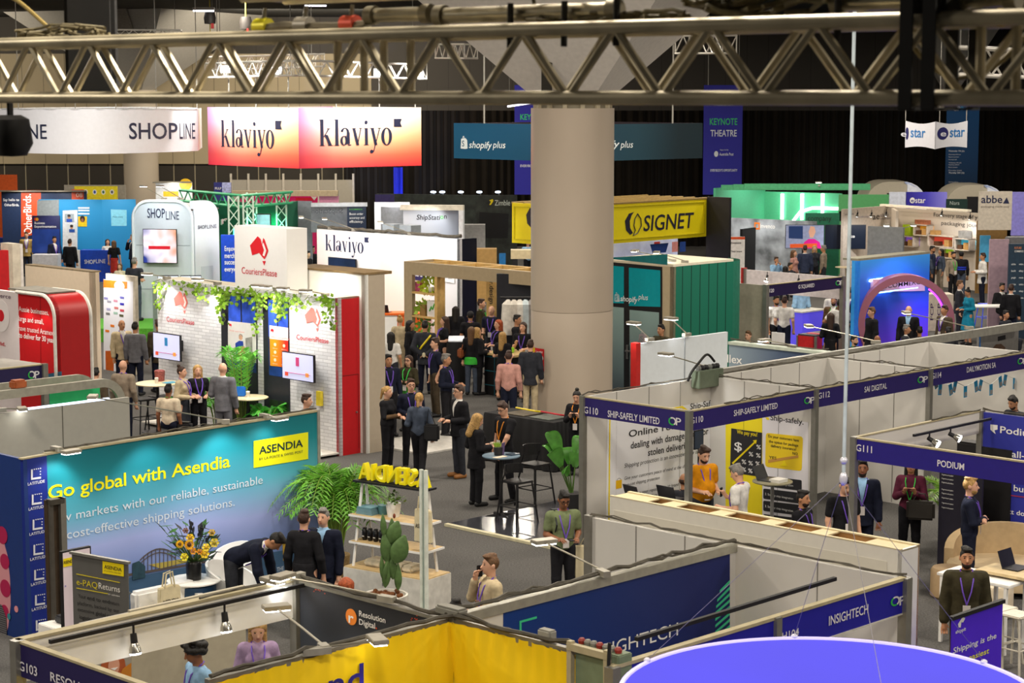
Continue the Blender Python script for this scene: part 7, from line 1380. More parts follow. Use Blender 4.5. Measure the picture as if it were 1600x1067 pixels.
def yin(W,x,y,h,par=None):
 W.poly([(x+.35*h,y-h*.5),(x+.12*h,y-h*.42),(x-.05*h,y-h*.1),(x,y+h*.3),(x+.18*h,y+h*.5),(x+.3*h,y+h*.42),(x+.18*h,y+h*.2),(x+.16*h,y-h*.1),(x+.24*h,y-h*.35)],IN_,'logo',2,par=par)
 b=MB();q=[(x+.5*h,y-h*.42),(x+.38*h,y-h*.2),(x+.34*h,y+h*.1),(x+.4*h,y+.3*h),(x+.3*h,y+.53*h),(x+.5*h,y+.42*h),(x+.66*h,y+h*.1),(x+.64*h,y-h*.2),(x+.5*h,y-h*.42)];b.tube([W.world(*W.px(*p),-.01)for p in q],.02,4);b.build('logo',IN_,W.own(par))
yin(W2,978,349,36);yin(W,824,339,34);b=MB()
for i in range(6):f=i/5;a,c_=pl.lerp(pc,f),pl.lerp(pc,f)+AD*W2.L;b.tube([(a.x,a.y,4.0),(c_.x,c_.y,4.0)],.04,4)
b.build('roof_beam',M('#9a7f4a',.6),t);W4=Wall(pc+AD*.6+BD*1.2,p1+BD*1.2,2.7,.8,.08,M('#b9bfe0',.5,var=.3,scale=2,emit=.25),'bright_print',t)
for x,c in((1022,'#c23a3a'),(1050,'#d08a8a'),(1062,'#1d3f8a')):W4.rpx(x,378,x+9,393,M(c,.5),'print',1)
b=MB();b.prism([W2.world(W2.L*.62,2.6,.3),W2.world(W2.L*.74,2.6,.3),W2.world(W2.L*.72,2.3,.3),W2.world(W2.L*.64,2.3,.3)],(.1,.1,0));b.build('hanging_sign',M('#1c3a86',.5),t)
SG0=at(1052,417,3.2);SGl=run(SG0,BD,935);SGr=run(SG0,AD,1146);t=thing('exhibition_booth',SG0,'green slatted stand with teal bag-logo windows beside the big column','exhibition booth');GRN=stripes('#1d6a55','#0e2b24',0,.34,.08)
W=Wall(SG0,SGr,3.2,0,.1,GRN,'slatted_wall',t);SGb=SGr+BD*1.2;b=MB();n=8;q=[Vector((SGr.x,SGr.y,0))];
for i in range(1,n+1):a=i/n*math.pi/2;q.append(SGr.xy.to_3d()+AD*.8*math.sin(a)+BD*.8*(1-math.cos(a)))
b.add([v for p in q for v in((p.x,p.y,0),(p.x,p.y,3.2))],[(2*i,2*i+2,2*i+3,2*i+1)for i in range(n)]);b.build('curved_slats',M('#1d6a55',.6),t)
CRE=M('#b9a98b',.6,var=.04);W2=Wall(SGl,SG0,3.2,0,.1,CRE,'window_wall',t);TL_=M('#0b8c96',.2,emit=.12,var=.05);FR=M('#16171b',.4);FG=grad('frosted',[(0,'#49555e'),(1,'#8faaa8')],2,0,2.2,.25)
b=MB();b.prism([W2.world(0,3.2,0),W2.world(W2.L,3.2,0),(*SGr.xy,3.2),(*(SGr+BD*W2.L).xy,3.2)],(0,0,.06));b.build('roof',M('#d6cdb6',.6,var=.05),t);W2.poly([(958,402),(1043,397),(1043,414),(958,405)],M('#0c6f74',.5),'teal_fascia',1)
g=W2.poly([(940,408),(1035,417),(1035,640),(940,640)],FR,'window_frame',1)
for(x0,y0,x1,y1),m in(((944,414,975,473),TL_),((983,418,1032,478),TL_),((944,478,975,640),FG),((984,484,1030,640),FG)):W2.poly([(x0,y0),(x1,y0+(x1-x0)*.09),(x1,y1+(x1-x0)*.03),(x0,y1)],m,'window_pane',2,par=g)
bag_icon(W2,960,471,8,14,g,WT,TL_);W2.text('shopify',970,470,997,9,WT,1,4,g,shear=.15);W2.text('plus',998,467.5,1013,9,WT,0,4,g,shear=.15);bag_icon(W2,998,535,12,16,g,M('#b9a7b0',.5),FG)
b=MB();u,z=W2.px(981,548);b.box(u-.03,u+.2,-.08,-.03,z-.02,z+.02);b.box(u-.02,u+.04,-.05,-.02,z-.2,z+.15);b.build('door_handle',M('#8d8f90',.3,.8),g,W2.mw)
for x,lb in((1010,'left'),(1075,'right')):arm_light(run(SG0,AD,1075).xy.to_3d()+Vector((0,0,3.26))+BD*(.5 if x<1050 else .1),run(SG0,AD,1060).xy.to_3d()+Vector((0,0,3.5))+BD*(1.4 if x<1050 else .7),lb+' arm light on the flat roof of the green slatted stand',None,30)
spot(W.world(W.L*.5,4.6,-3),W.world(W.L*.5,1.5),160,90);spot(W2.world(W2.L*.5,4.5,-3),W2.world(W2.L*.5,1.5),110,90)
# low black hall wall behind + roof rim, then G SQUARED
G0=at(1197,446,2.5);G1=run(G0,AD,1317);t=thing('shell_booth',G0,'shell booth with purple F120 fascia and red counter','exhibition booth');W=fascia(G0,G1,t,'#231a44');W.text('F120',1199,457.5,1209,6,WI);W.text('G SQUARED',1247,451,1272,6,WI,track=-.03);op_logo(W,1309,442,8)
for p in(G0,G1):post(p,2.5,.06,t)
Gb=Wall(run(G1,BD,1164),G1,2.5,1.9,.05,M('#d8d0d2',.5),'rear_fascia',t);post(run(G1,BD,1164),2.5,.05,t);Gl=Wall(G0+BD*2.2,G0,2.5,0,.05,M('#8d8878',.6,var=.1),'side_wall',t);b=MB();b.box(-.1,0,-.05,.1,0,2.55);b.build('red_post',M('#b01c18',.5),t,Gb.mw)
for x,y,lb in((1203,431,'left spotlight hanging in the F120 booth'),(1252,436,'right spotlight hanging in the F120 booth')):u,z=Gb.px(x,y);p=Gb.world(u,z,-.12);track_lamp(p,lb,p+Vector((-.3,-.3,-1)),50,'spotlights in the F120 booth')
q=at(1262,517,1.0);t=thing('reception_counter',(q.x,q.y,0),'dark topped counter with bright red panels inside the F120 booth','counter');Wc=Wall(run(at(1245,523,.98),BD,1237),at(1275,523,.98),.98,0,build=False)
p=at(1247,522,.98);p2=run(p,-BD,1273);Wc=Wall(p,p2,.95,.05,.05,M('#c8262a',.4),'red_panel',t);Wc2=Wall(p2,run(p2,AD,1285),.95,.05,.05,M('#a01c4a',.4),'red_panel',t);b=MB();b.prism([(*p.xy,.95),(*p2.xy,.95),(*(p2+AD*1.0).xy,.95),(*(p+AD*1.0).xy,.95)],(0,0,.04));b.build('counter_top',M('#3f4148',.4),t);b=MB();b.box(-.04,0,-.02,.04,0,.95);b.box(Wc.L,Wc.L+.05,-.02,.04,0,.95);b.build('edge_post',ALU,t,Wc.mw);b=MB();q=p.lerp(p2,.6)+AD*.3;b.obox((q.x,q.y,1.0),BD*.2,AD*.1,(0,0,.006));tag(b.build('leaflet',M('#b52a3a',.5)),'red leaflet on the dark counter in the F120 booth','leaflet')
def cafe_chair(q,rz,lab,m):
 t=thing('cafe_chair',q,lab,'chair',None,rz);mw=WM[t.name];b=MB();b.box(-.22,.22,-.22,.22,.43,.46);b.build('seat',m,t,mw,bevel=.01);b=MB();b.box(-.22,.22,.19,.22,.46,.85);b.build('backrest',m,t,mw,bevel=.01)
 for sx in(-.19,.19):
  for sy in(-.19,.19):b=MB();b.tube([(sx,sy,.44),(sx*1.1,sy*1.1,0)],.014,6);b.build('leg',m,t,mw)
cafe_chair(at(1212,560,0),2.4,'left cream cafe chair under the F120 fascia',WC);cafe_chair(at(1222,566,0),2.4,'right cream cafe chair under the F120 fascia',WC)
p=at(1236,485,1.05);t=thing('reception_counter',(p.x,p.y,0),'glowing violet counter in the aisle behind the F120 booth','counter');b=MB();b.obox((p.x+.3,p.y,.53),AD*.55,BD*.45,(0,0,.52));b.build('lit_cabinet',M('#5a4fe0',.4,var=0,emit=.45),t);b=MB();b.obox((p.x+.3,p.y,1.07),AD*.58,BD*.48,(0,0,.02));b.build('counter_top',M('#d9d6cc',.4),t)
# ---------------------------------------------------------------- mint green stand, booth
MINT=M('#55b88a',.5,var=.04);MINTD=M('#4f9a5f',.5,var=.04);Y=84
def wx(x0,y0,x1,Y0,Y1,zb,m,par,nm,t=.1):a,c=atd(x0,y0,Y0),atd(x1,y0,Y1);return Wall(a,c,a.z,zb,t,m,nm,par)
t=thing('exhibition_booth',atd(1250,400,Y),'mint green stand with white vertical light tubes and stepped canopy','exhibition booth');W=wx(1118,294,1196,88,92,0,MINT,t,'left_wall');W2=wx(1194,299,1315,92,90,0,MINT,t,'back_wall');W3=wx(1311,304,1389,82,82,2.2,MINTD,t,'right_header');wx(1311,330,1322,82,82,0,MINTD,t,'side_post')
for k,(x0,y)in enumerate(((1127,289),(1146,288),(1163,287))):wx(x0,y,1360,86-k,86-k,atd(x0,y+8,86-k).z,M('#4aa070',.5),t,'canopy_step')
for x in(1223,1254,1286):u,z=W2.px(x,318);b=MB();b.box(u-.06,u+.06,-.1,-.02,1.7,z+.45);b.build('light_tube',M('#f2fff8',.4,var=0,emit=5),t,W2.mw)
b=MB();u0,z=W2.px(1252,324);u1,_=W2.px(1311,324);b.tube([(u0-.4,-.1,z-.7),(u0,-.1,z-.2),(u0+.6,-.1,z),(u1,-.1,z)],.07,6);b.build('light_tube',M('#f2fff8',.4,var=0,emit=4),t,W2.mw)
spot(W2.world(W2.L*.5,3.6,-1.5),W2.world(W2.L*.5,2),150,130,(.9,1,.93));spot(W.world(W.L*.5,3.6,-1.6),W.world(W.L*.5,2.4),110,120,(.9,1,.95))
for x,y in((1280,285),):arm_light(atd(x,y+6,84),atd(x-1,y,83.6),'white arm light on the mint green canopy',None,0)
t=thing('exhibition_booth',atd(1200,400,74),'grey photo-printed stand in front of the mint green stand','exhibition booth');IP=M('#8e949a',.5,var=.75,scale=1.3);W=wx(1134,340,1275,80,77.5,0,IP,t,'printed_wall');W.text('invenco',1188,356,1211,7,WHT,1,2)
def sq_logo(W,x,y,r,par=None):W.disc(x,y,r,M('#e2731c',.5,var=0),'logo',2,par,r*1.3,4,.55,45,405)
sq_logo(W,1183,353,6);spot(W.world(W.L*.4,3.5,-1.6),W.world(W.L*.4,2),190,120);W5=wx(1139,370,1164,75,75,0,M('#dcd9d6',.5),t,'sign_panel');W5.rpx(1139,370,1164,374,M('#d0501f',.5),'orange_bar',1);W5.text('invenco',1141,381,1158,4,INK,1,2);W5.text('Your brand',1142,394,1159,3,INK,1,2);wx(1160,358,1181,76,77,0,M('#17171a',.3),t,'black_panel')
Wt=wx(1200,350,1360,70,70,0,M('#6b6f6c',.5),t,'screen_wall')if 0 else None
W6=Wall(atd(1226,351,76.5),atd(1288,351,76.5),3.0,0,build=False);W6.o=None
t1,s=tv(W6,(1227,351),(1287,388),.02,'television showing a woman in a pink shirt on the grey photo-printed stand',M('#8f97b5',.3,var=.2,emit=.45));
for pts,c in(([(1253,388),(1256,378),(1263,373),(1272,373),(1280,378),(1283,388)],'#d81a8a'),([(1263,362),(1266,353),(1272,354),(1274,362),(1270,371),(1265,371)],'#d9a58a'),([(1232,353),(1254,353),(1254,373),(1232,372)],'#223a6a')):W6.poly(pts,M(c,.4,var=0,emit=.4),'picture',1,par=s,out=.078)
W6.poly([(1234,381),(1276,380),(1276,386),(1234,387)],M('#e05a28',.4,var=0,emit=.4),'caption_bar',2,par=s,out=.08)
W7=Wall(atd(1288,351,76.5),atd(1354,351,76.5),3.0,0,build=False);t2,s=tv(W7,(1289,351),(1352,389),.02,'dark television with a small orange logo on the grey photo-printed stand',M('#0c1729',.3,var=0,emit=.1));sq_logo(W7,1309,369,4.5,s)
b=MB();V,Fc,w0=text_geo('invenco');(u0,z0),(u1,_)=W7.px(1315,371),W7.px(1335,371);b.add([(u0+(u1-u0)*a/w0,-.085,z0+c*.12)for a,c in V],Fc);b.build('lettering',WHT,s,W7.mw)
for tt,Wq in((t1,W6),(t2,W7)):b=MB();b.box(Wq.L*.45,Wq.L*.55,0,.1,0,2.4);b.build('stand_pole',DARK,tt,Wq.mw)
W,t=simple_box('black stand with black letters beside the mint green stand',(1259,333),1312,0,EX,M('#1f6f52',.5),Y=80,part='letter_wall');W.text('company',1262,345,1299,9,INK,0,2)
# ---------------------------------------------------------------- booth stand, rounded arches, partner wall
def white_arch(x0,x1,y0,y1,Y,lab):
 a,c=atd(x0,y0,Y),atd(x1,y0,Y);W=Wall(a,c,a.z,0,build=False);t=thing('exhibition_booth',(a.x,a.y,0),lab,'exhibition booth');r=1.0;zt=a.z
 pr=[(0,0),(W.L,0),(W.L,zt-r)]+[(W.L-r+r*math.cos(q),zt-r+r*math.sin(q))for q in np.linspace(.1,math.pi/2,8)]+[(r-r*math.sin(q),zt-r+r*math.cos(q))for q in np.linspace(0,math.pi/2,8)];b=MB();b.prism([(u,0,z)for u,z in pr],(0,2.5,0));b.build('arch_body',M('#b8b09e',.5,var=.03),t,W.mw,smooth=True)
 b=MB();b.box(W.L*.35,W.L*.68,-.05,0,zt-1.6,zt-.5);b.build('dark_opening',DARK,t,W.mw);b=MB();b.prism([(u,-.1,z)for u,z in[(W.L*.68,0),(W.L,0),(W.L,zt-r)]+[(W.L-r+r*math.cos(q),zt-r+r*math.sin(q))for q in np.linspace(.1,math.pi/2,6)]+[(W.L*.68,zt)]],(0,.09,0));b.build('white_face',M('#dfe3ee',.4,emit=.1),t,W.mw)  # right side's light is put into a paler, faintly glowing face
white_arch(1353,1448,284,0,88,'left white rounded arch stand at the back right');white_arch(1478,1573,289,0,86,'right white rounded arch stand at the back right, above the cream letter sign')
W,t=simple_box('violet header band with white star wordmark at the back right',(1415,300),1480,0,EX,grad('star print',[(0,'#2a248c'),(.5,'#4a44c0'),(1,'#8f8ae8')],0,0,1.8,.5),Y=84,zb=2.6,part='header');W.disc(1425.5,313,4,WHT,'logo',2,ry=4.5);W.text('e',1423,315.5,1428,5,M('#2a248c',.5,var=0),1,3);W.text('star',1430,317,1446,9,WHT,1,2);W.rpx(1390,300,1415,321,M('#c5cad8',.5,emit=.08),'white_panel',1);W9=wx(1390,300,1416,84,84,0,M('#c5cad8',.5),t,'side_panel')
wx(1479,311,1512,83.5,83.5,2.6,M('#16302d',.5),t,'dark_header').text('Niara',1484,320,1499,6,M('#a9b5b0',.5,var=0),0,2)
AB=M('#c9bcab',.6,var=.02);t=thing('exhibition_booth',atd(1450,400,76),'cream packaging stand with coloured product niches','exhibition booth');W=wx(1393,325,1400,78,76,0,AB,t,'corner');W1=wx(1318,327,1400,76,79,0,M('#b5a99c',.6),t,'left_wall');W2=wx(1392,324,1530,79,75,0,AB,t,'back_wall')
W1.text('introducing',1337,341,1357,4,M('#8d8690',.5,var=0),0,2);W1.text('ae',1363,343,1374,10,INK,1,2);W1.text('abbe',1375,339,1388,6,M('#5a5560',.5,var=0),0,2);W1.text('express',1375,343,1391,3.5,M('#5a5560',.5,var=0),0,2);W1.text('packaging',1320,336,1334,3,M('#5a5560',.5,var=0),0,2)
W2.text('For every stage of your',1459,338,1540,6.5,INK,0,2);W2.text('packaging journey',1471,351,1542,6.5,INK,0,2)
for k,(x0,y0,x1,y1,c,lb)in enumerate(((1415,369,1437,384,'#8f5fd0','violet'),(1437,351,1459,367,'#e8a02c','amber'),(1459,369,1500,384,'#e0503c','coral red'),(1501,373,1525,390,'#4fc4e0','sky blue'),(1477,388,1502,402,'#a6d22c','lime'))):
 o=W2.rpx(x0,y0,x1,y1,M(c,.5,var=.1,emit=.35),'lit_niche',1,t);b=MB();(u0,z0),(u1,z1)=W2.px(x0,y1),W2.px(x1,y0)
 for q in((u0,u0+.04,z0,z1),(u1-.04,u1,z0,z1),(u0,u1,z0,z0+.04),(u0,u1,z1-.04,z1)):b.box(q[0],q[1],-.35,-.01,q[2],q[3])
 b.build('niche_frame',M('#cdbfae',.5),o,W2.mw)
 for j in range(2):u=u0+(u1-u0)*(.3+.4*j);b=MB();h=(z1-z0)*(.35+.2*j);b.box(u-.12,u+.12,-.3,-.06,z0+.045,z0+.045+h);tag(b.build('packaging_box',M(('#5a3a22','#c99a5a')[j],.6),None,W2.mw),('left' if not j else 'right')+' packing box in the '+lb+' niche of the cream stand','box','packing boxes in the niches')
for x0,y0,x1,y1,c,lb in((1419,351,1430,367,'#a9c61c','lime green shopping bag on the violet niche'),(1438,344,1456,352,'#b06a4a','striped red box on the amber niche'),(1506,361,1520,373,'#8d8a84','grey wrapped box above the sky blue niche'),(1462,360,1472,369,'#b58a50','carton on the coral red niche')):(u0,z0),(u1,z1)=W2.px(x0,y1),W2.px(x1,y0);b=MB();b.box(u0,u1,-.3,-.05,z0,z1);tag(b.build('packaging_box',M(c,.6,var=.2),None,W2.mw),lb,'box')
b=MB();b.box(0,W2.L,-.6,-.4,3.0,3.08);b.build('light_bar',M('#e8dcc4',.5,emit=.3),t,W2.mw)
for x,y,lb in((1340,333,'first'),(1362,333,'second'),(1385,332,'third'),(1472,331,'fourth'),(1516,337,'last')):p=atd(x,y,74.5);track_lamp(p,lb+' from left of the spotlights on the cream packaging stand',p+Vector((0,1.5,-1.6)),70,'spotlights on the cream packaging stand')
Wa=wx(1530,299,1582,72,72,2.5,M('#c9c0b2',.5),t,'name_sign');Wa.text('abbe',1533,317,1566,12,M('#22294a',.5,var=0),1,2);Wa.poly([(1567,318),(1573,308),(1577,318)],M('#22294a',.5,var=0),'logo',2);Wa.text('packaging made easy',1533,324,1577,3,M('#7d766e',.5,var=0),0,2);wx(1582,300,1625,72,72,2.3,M('#8b86d8',.5),t,'violet_header');wx(1582,338,1625,73,73,0,M('#a9a08f',.6),t,'right_wall');wx(1527,345,1574,74,74,0,M('#8a6a3a',.6),t,'timber_wall')
Ws=wx(1532,368,1548,72.5,72.5,1.3,M('#3f86a8',.4,emit=.3),t,'screen')
WP=wx(1577,381,1625,60,60,0,M('#22384c',.5),None,'partner_board');tag(WP.o,'dark blue partner logo board at the right frame edge','board');WP.o.name='partner_board'
WP.text('FUTURE',1585,389,1596,3.5,M('#d98a5a',.5,var=0),1,2);WP.text('COMMERCE',1585,394,1599,3,WHT,1,2)
for i in range(12):x,y=1583+(i%2)*12,413+(i//2)*10.5;WP.text(('adobe','avalara','bolt','ebay','google','meta')[i%6],x-3,y+1,x+4,3,M('#d5dbe0',.5,var=0),1,2)
wx(1547,374,1577,61,61,0,M('#a98f9a',.6,emit=.05),None,'pink_panel');tag(bpy.data.objects['pink_panel'],'pink beige panel end left of the dark blue partner board','panel');b=MB();p=atd(1590,376,61.3);b.obox(p,(.35,0,0),(0,.2,0),(0,0,.12));tag(b.build('projector',M('#6f6f72',.5),bevel=.03),'grey projector on top of the dark blue partner board','projector')
# ---------------------------------------------------------------- violet arch stand (booth)
p0=at(1331,407,2.9);pc=run(p0,-BD,1341);p1=run(pc,AD,1453);t=thing('exhibition_booth',pc,'glowing blue stand with a pink ring arch and lilac sign','exhibition booth');BL=grad('blue glow print',[(0,'#6a3ad0'),(.45,'#2c3fb8'),(.8,'#2a62c8'),(1,'#3a8ad8')],2,.2,2.9,.45,emit=.3);Wl_=Wall(p0,pc,2.9,0,.1,M('#2f86c8',.4,emit=.3),'side_wall',t);Wb_=Wall(pc,p1,2.9,0,.1,BL,'back_wall',t);b=MB();b.box(0,Wb_.L,0,.5,2.9,2.96);b.build('roof_edge',M('#8d8a78',.5,var=.1),t,Wb_.mw)
b=MB();u,z=Wb_.px(1413,500);rc=atd(1413,503,Wb_.world(u,0).y-1.3);RM=Matrix.Identity(4);R=76*rc.y/3134;n=48;vs=[];fs=[]
for i in range(n+1):
 a=-math.radians(35)+math.radians(250)*i/n
 for r,y in((R,-.3),(R,.3),(R*.86,.3),(R*.86,-.3)):vs.append((rc.x+r*math.cos(a),rc.y+y,rc.z+r*math.sin(a)))
for i in range(n):
 for k in range(4):a=i*4+k;c_=i*4+(k+1)%4;fs.append((a,c_,c_+4,a+4))
b.add(vs,fs);ring_=b.build('ring_arch',M('#9a5f74',.45,var=.03),t,RM,smooth=True);b=MB();b.tube([(rc.x+R*.855*math.cos(a),rc.y,rc.z+R*.855*math.sin(a))for a in np.linspace(-.3,.95,20)],.035,6);b.build('neon_tube',M('#c03aff',.4,var=0,emit=4),ring_,RM);b=MB();b.tube([(rc.x+R*.855*math.cos(a),rc.y,rc.z+R*.855*math.sin(a))for a in np.linspace(2.7,3.6,14)],.03,6);b.build('neon_tube',M('#8a3aff',.4,var=0,emit=3),ring_,RM)
g=Wb_.poly([(1360,436),(1441,434),(1441,454),(1360,456)],M('#c9a3c4',.5,var=0,emit=.25),'sign_panel',1,out=.08);Wb_.text('BIGCOMMERCE',1366,451.5,1439,7,INK,1,1,g);g.data.transform(Matrix.Translation((0,0,0)))  # panel emission added to brighten the sign, it is no lamp
for c_ in list(g.children):c_.matrix_basis=Matrix.Translation((0,-.085,0))@c_.matrix_basis
b=MB();(u0,z),(u1,_)=Wb_.px(1366,457),Wb_.px(1430,457);b.tube([(u0,-.06,z),(u1,-.06,z)],.03,6);b.build('light_tube',M('#7fd0ff',.4,var=0,emit=6),t,Wb_.mw);b=MB();(u0,z),(u1,z1)=Wb_.px(1357,440),Wb_.px(1410,432);b.tube([(u0,-.04,z),(u0+.02,-.04,z1),(u1,-.04,z1+.02)],.03,6);b.build('light_tube',M('#bfe8ff',.4,var=0,emit=5),t,Wb_.mw)
p=at(1375,356,3.55);W=Wall(Vector((p.x-.35,p.y,0)),Vector((p.x+.55,p.y-.6,0)),3.6,0,.1,M('#7c7f80',.4),'monitor_back',None);W.o.name='display_monitor';tag(W.o,'grey monitor back with twin lamp arms above the blue stand','monitor')
for dx,lb in((-20,'left'),(22,'right')):arm_light(atd(1405,362,57),atd(1405+dx,352,57),lb+' black lamp arm above the blue ring stand',None,0)
spot(Wb_.world(Wb_.L*.5,2.6,-1.5),Wb_.world(Wb_.L*.5,1.0),120,130,(.45,.4,1));spot(Wb_.world(Wb_.L*.9,1.5,-.9),Wb_.world(Wb_.L*.9,.5),40,150,(.7,.2,1))
W,t=simple_box('white counter with purple lettering right of the pink ring',(1452,460),1490,1.15,EX,M('#c9bfb0',.5),name='reception_counter',part='counter_front',cat='counter',t=.7);vtext(W,'FCP',1458,500,474,5,M('#3a1c5a',.5,var=0));vtext(W,'FCP',1469,500,474,5,M('#3a1c5a',.5,var=0))
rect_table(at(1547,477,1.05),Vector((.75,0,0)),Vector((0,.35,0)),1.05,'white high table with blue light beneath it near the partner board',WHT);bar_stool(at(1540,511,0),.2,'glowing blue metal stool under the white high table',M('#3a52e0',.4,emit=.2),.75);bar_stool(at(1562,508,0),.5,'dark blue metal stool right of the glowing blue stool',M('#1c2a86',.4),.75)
b=MB();q=at(1322,417,1.1);b.lathe([(.03,0),(.03,1.06),(.4,1.08),(.4,1.1),(0,1.11)],(q.x,q.y,0),20);tag(b.build('bistro_table',M('#b8a88a',.5),smooth=True),'pale round table below the dark television','table')
# ---------------------------------------------------------------- people: smooth bodies grown from posed limbs
def snets(D,org,h):
 I=D<0;nx,ny,nz=D.shape;c=[(i,j,k)for i in(0,1)for j in(0,1)for k in(0,1)]
 sl=lambda A,o:A[o[0]:nx-1+o[0],o[1]:ny-1+o[1],o[2]:nz-1+o[2]]
 n=sum(sl(I,o).astype(np.int8)for o in c);idx=np.argwhere((n>0)&(n<8))
 if len(idx)==0:return None
 acc=np.zeros((len(idx),3));cnt=np.zeros(len(idx))
 for a in c:
  for ax in range(3):
   if a[ax]:continue
   b=list(a);b[ax]=1;pa,pb=idx+np.array(a),idx+np.array(b)
   va,vb=D[tuple(pa.T)],D[tuple(pb.T)];m=(va<0)!=(vb<0);t=np.where(m,va/np.where(m,va-vb,1),0)
   p=np.array(a)+t[:,None]*(np.array(b)-np.array(a));acc+=p*m[:,None];cnt+=m
 V=(idx+acc/cnt[:,None])*h+org;num=-np.ones((nx-1,ny-1,nz-1),int);num[tuple(idx.T)]=np.arange(len(idx));Q=[]
 for ax in range(3):
  u,v=(ax+1)%3,(ax+2)%3;s0=[slice(1,-1)]*3;s0[ax]=slice(0,-1);s1=list(s0);s1[ax]=slice(1,None)
  A,B=I[tuple(s0)],I[tuple(s1)];e=np.argwhere(A!=B);off=np.ones(3,int);off[ax]=0;p=e+off;eu=np.zeros(3,int);eu[u]=1;ev=np.zeros(3,int);ev[v]=1
  q=np.stack([num[tuple((p-d).T)]for d in(eu*0,eu,eu+ev,ev)],1);fl=A[tuple(e.T)];q[~fl]=q[~fl][:,::-1];Q.append(q)
 return V,np.concatenate(Q)
def field(prims,h,cuts=(),k=.02):
 """prims: ('c',a,b,ra,rb,k) tapered limbs, ('e',c,r,R,k) ellipsoids"""
 lo=np.min([np.minimum(p[1],p[2])-max(p[3],p[4])if p[0]=='c' else p[1]-max(p[2])for p in prims],0)-3*h
 hi=np.max([np.maximum(p[1],p[2])+max(p[3],p[4])if p[0]=='c' else p[1]+max(p[2])for p in prims],0)+3*h
 n=np.ceil((hi-lo)/h).astype(int)+1;D=np.full(n,1.0,np.float32);ax=[lo[i]+h*np.arange(n[i])for i in range(3)]
 for p in prims:
  m=p[-1]+2.5*h
  if p[0]=='c':a,b=np.minimum(p[1],p[2])-max(p[3],p[4])-m,np.maximum(p[1],p[2])+max(p[3],p[4])+m
  else:a,b=p[1]-max(p[2])-m,p[1]+max(p[2])+m
  i0=np.clip(np.floor((a-lo)/h).astype(int),0,n);i1=np.clip(np.ceil((b-lo)/h).astype(int)+1,0,n);s=tuple(slice(i0[i],i1[i])for i in range(3))
  P=np.stack(np.meshgrid(*[ax[i][s[i]]for i in range(3)],indexing='ij'),-1)
  if p[0]=='c':
   d=p[2]-p[1];t=np.clip((P-p[1])@d/max(1e-9,d@d),0,1);q=np.linalg.norm(P-p[1]-t[...,None]*d,axis=-1)-(p[3]+(p[4]-p[3])*t)
  else:
   L=(P-p[1])@p[3];r=np.array(p[2]);k0=np.linalg.norm(L/r,axis=-1);k1=np.linalg.norm(L/(r*r),axis=-1)+1e-9;q=np.where(k0<1e-6,-min(r),k0*(k0-1)/k1)
  o=D[s];kk=p[-1];hh=np.maximum(kk-np.abs(o-q),0)/kk;D[s]=np.minimum(o,q)-hh*hh*kk*.25
 if cuts:
  P=np.stack(np.meshgrid(*ax,indexing='ij'),-1)
  for f in cuts:D=np.maximum(D,f(P))
 return snets(D,lo,h)
def nmesh(name,geo,mat,parent,mw):
 if geo is None:return None
 V,Q=geo;me=bpy.data.meshes.new(name);me.vertices.add(len(V));me.vertices.foreach_set('co',V.astype(np.float32).ravel());me.loops.add(Q.size);me.loops.foreach_set('vertex_index',Q.ravel().astype(np.int32));me.polygons.add(len(Q));me.polygons.foreach_set('loop_start',np.arange(0,Q.size,4,dtype=np.int32));me.polygons.foreach_set('use_smooth',[True]*len(Q));me.materials.append(mat);me.update(calc_edges=True);me.validate()
 return put(bpy.data.objects.new(name,me),parent,mw)
CO=dict(K='#1b1b1f',N='#191d2e',W='#dad8d4',G='#66666c',B='#b9a98a',D='#30384f',O='#3a3626',R='#a5302a',P='#b98a80',L='#9d86a6',Y='#d08a12',S='#6f7a58',T='#1c7f9c',J='#454e5e',C='#cfc2aa',M='#5a2438',E='#3f8f3a',H='#8fb6d9',A='#8f8272',U='#2f3138',X='#4a4033',I='#a3884e',Z='#5f4a35')
HC_=dict(k='#15110f',b='#38241a',l='#5f4228',y='#a9854e',r='#96431a',g='#77736e',w='#8d6a48')
SK={'1':'#d3a286','2':'#b58260','3':'#8b5b40','4':'#5f3d2b'}
LY=dict(P='#6a4ab8',G='#35c048',O='#e08a1e')
ARM=dict(d=((.235,.02,1.12),(.25,-.05,.87),(-.02,-.1,-1)),f=((.235,.04,1.13),(.13,-.24,1.11),(-.35,-1,.1)),u=((.22,-.04,1.14),(.09,-.25,1.24),(-.3,-.5,.8)),c=((.24,-.06,1.15),(-.03,-.21,1.16),(-1,.1,.15)),h=((.4,.07,1.15),(.2,-.06,1.03),(-.7,-.5,-.5)),b=((.27,.12,1.13),(.05,.19,.97),(-1,.1,-.2)),p=((.27,.07,1.13),(.2,-.02,.93),(-.2,-.2,-1)),r=((.3,-.16,1.3),(.26,-.24,1.55),(-.1,-.1,1)),e=((.25,-.15,1.2),(.1,-.16,1.45),(-.3,.1,1)),l=((.22,-.14,1.16),(.16,-.26,.93),(-.1,-.5,-1)))
V3=lambda*a:np.array(a,float)
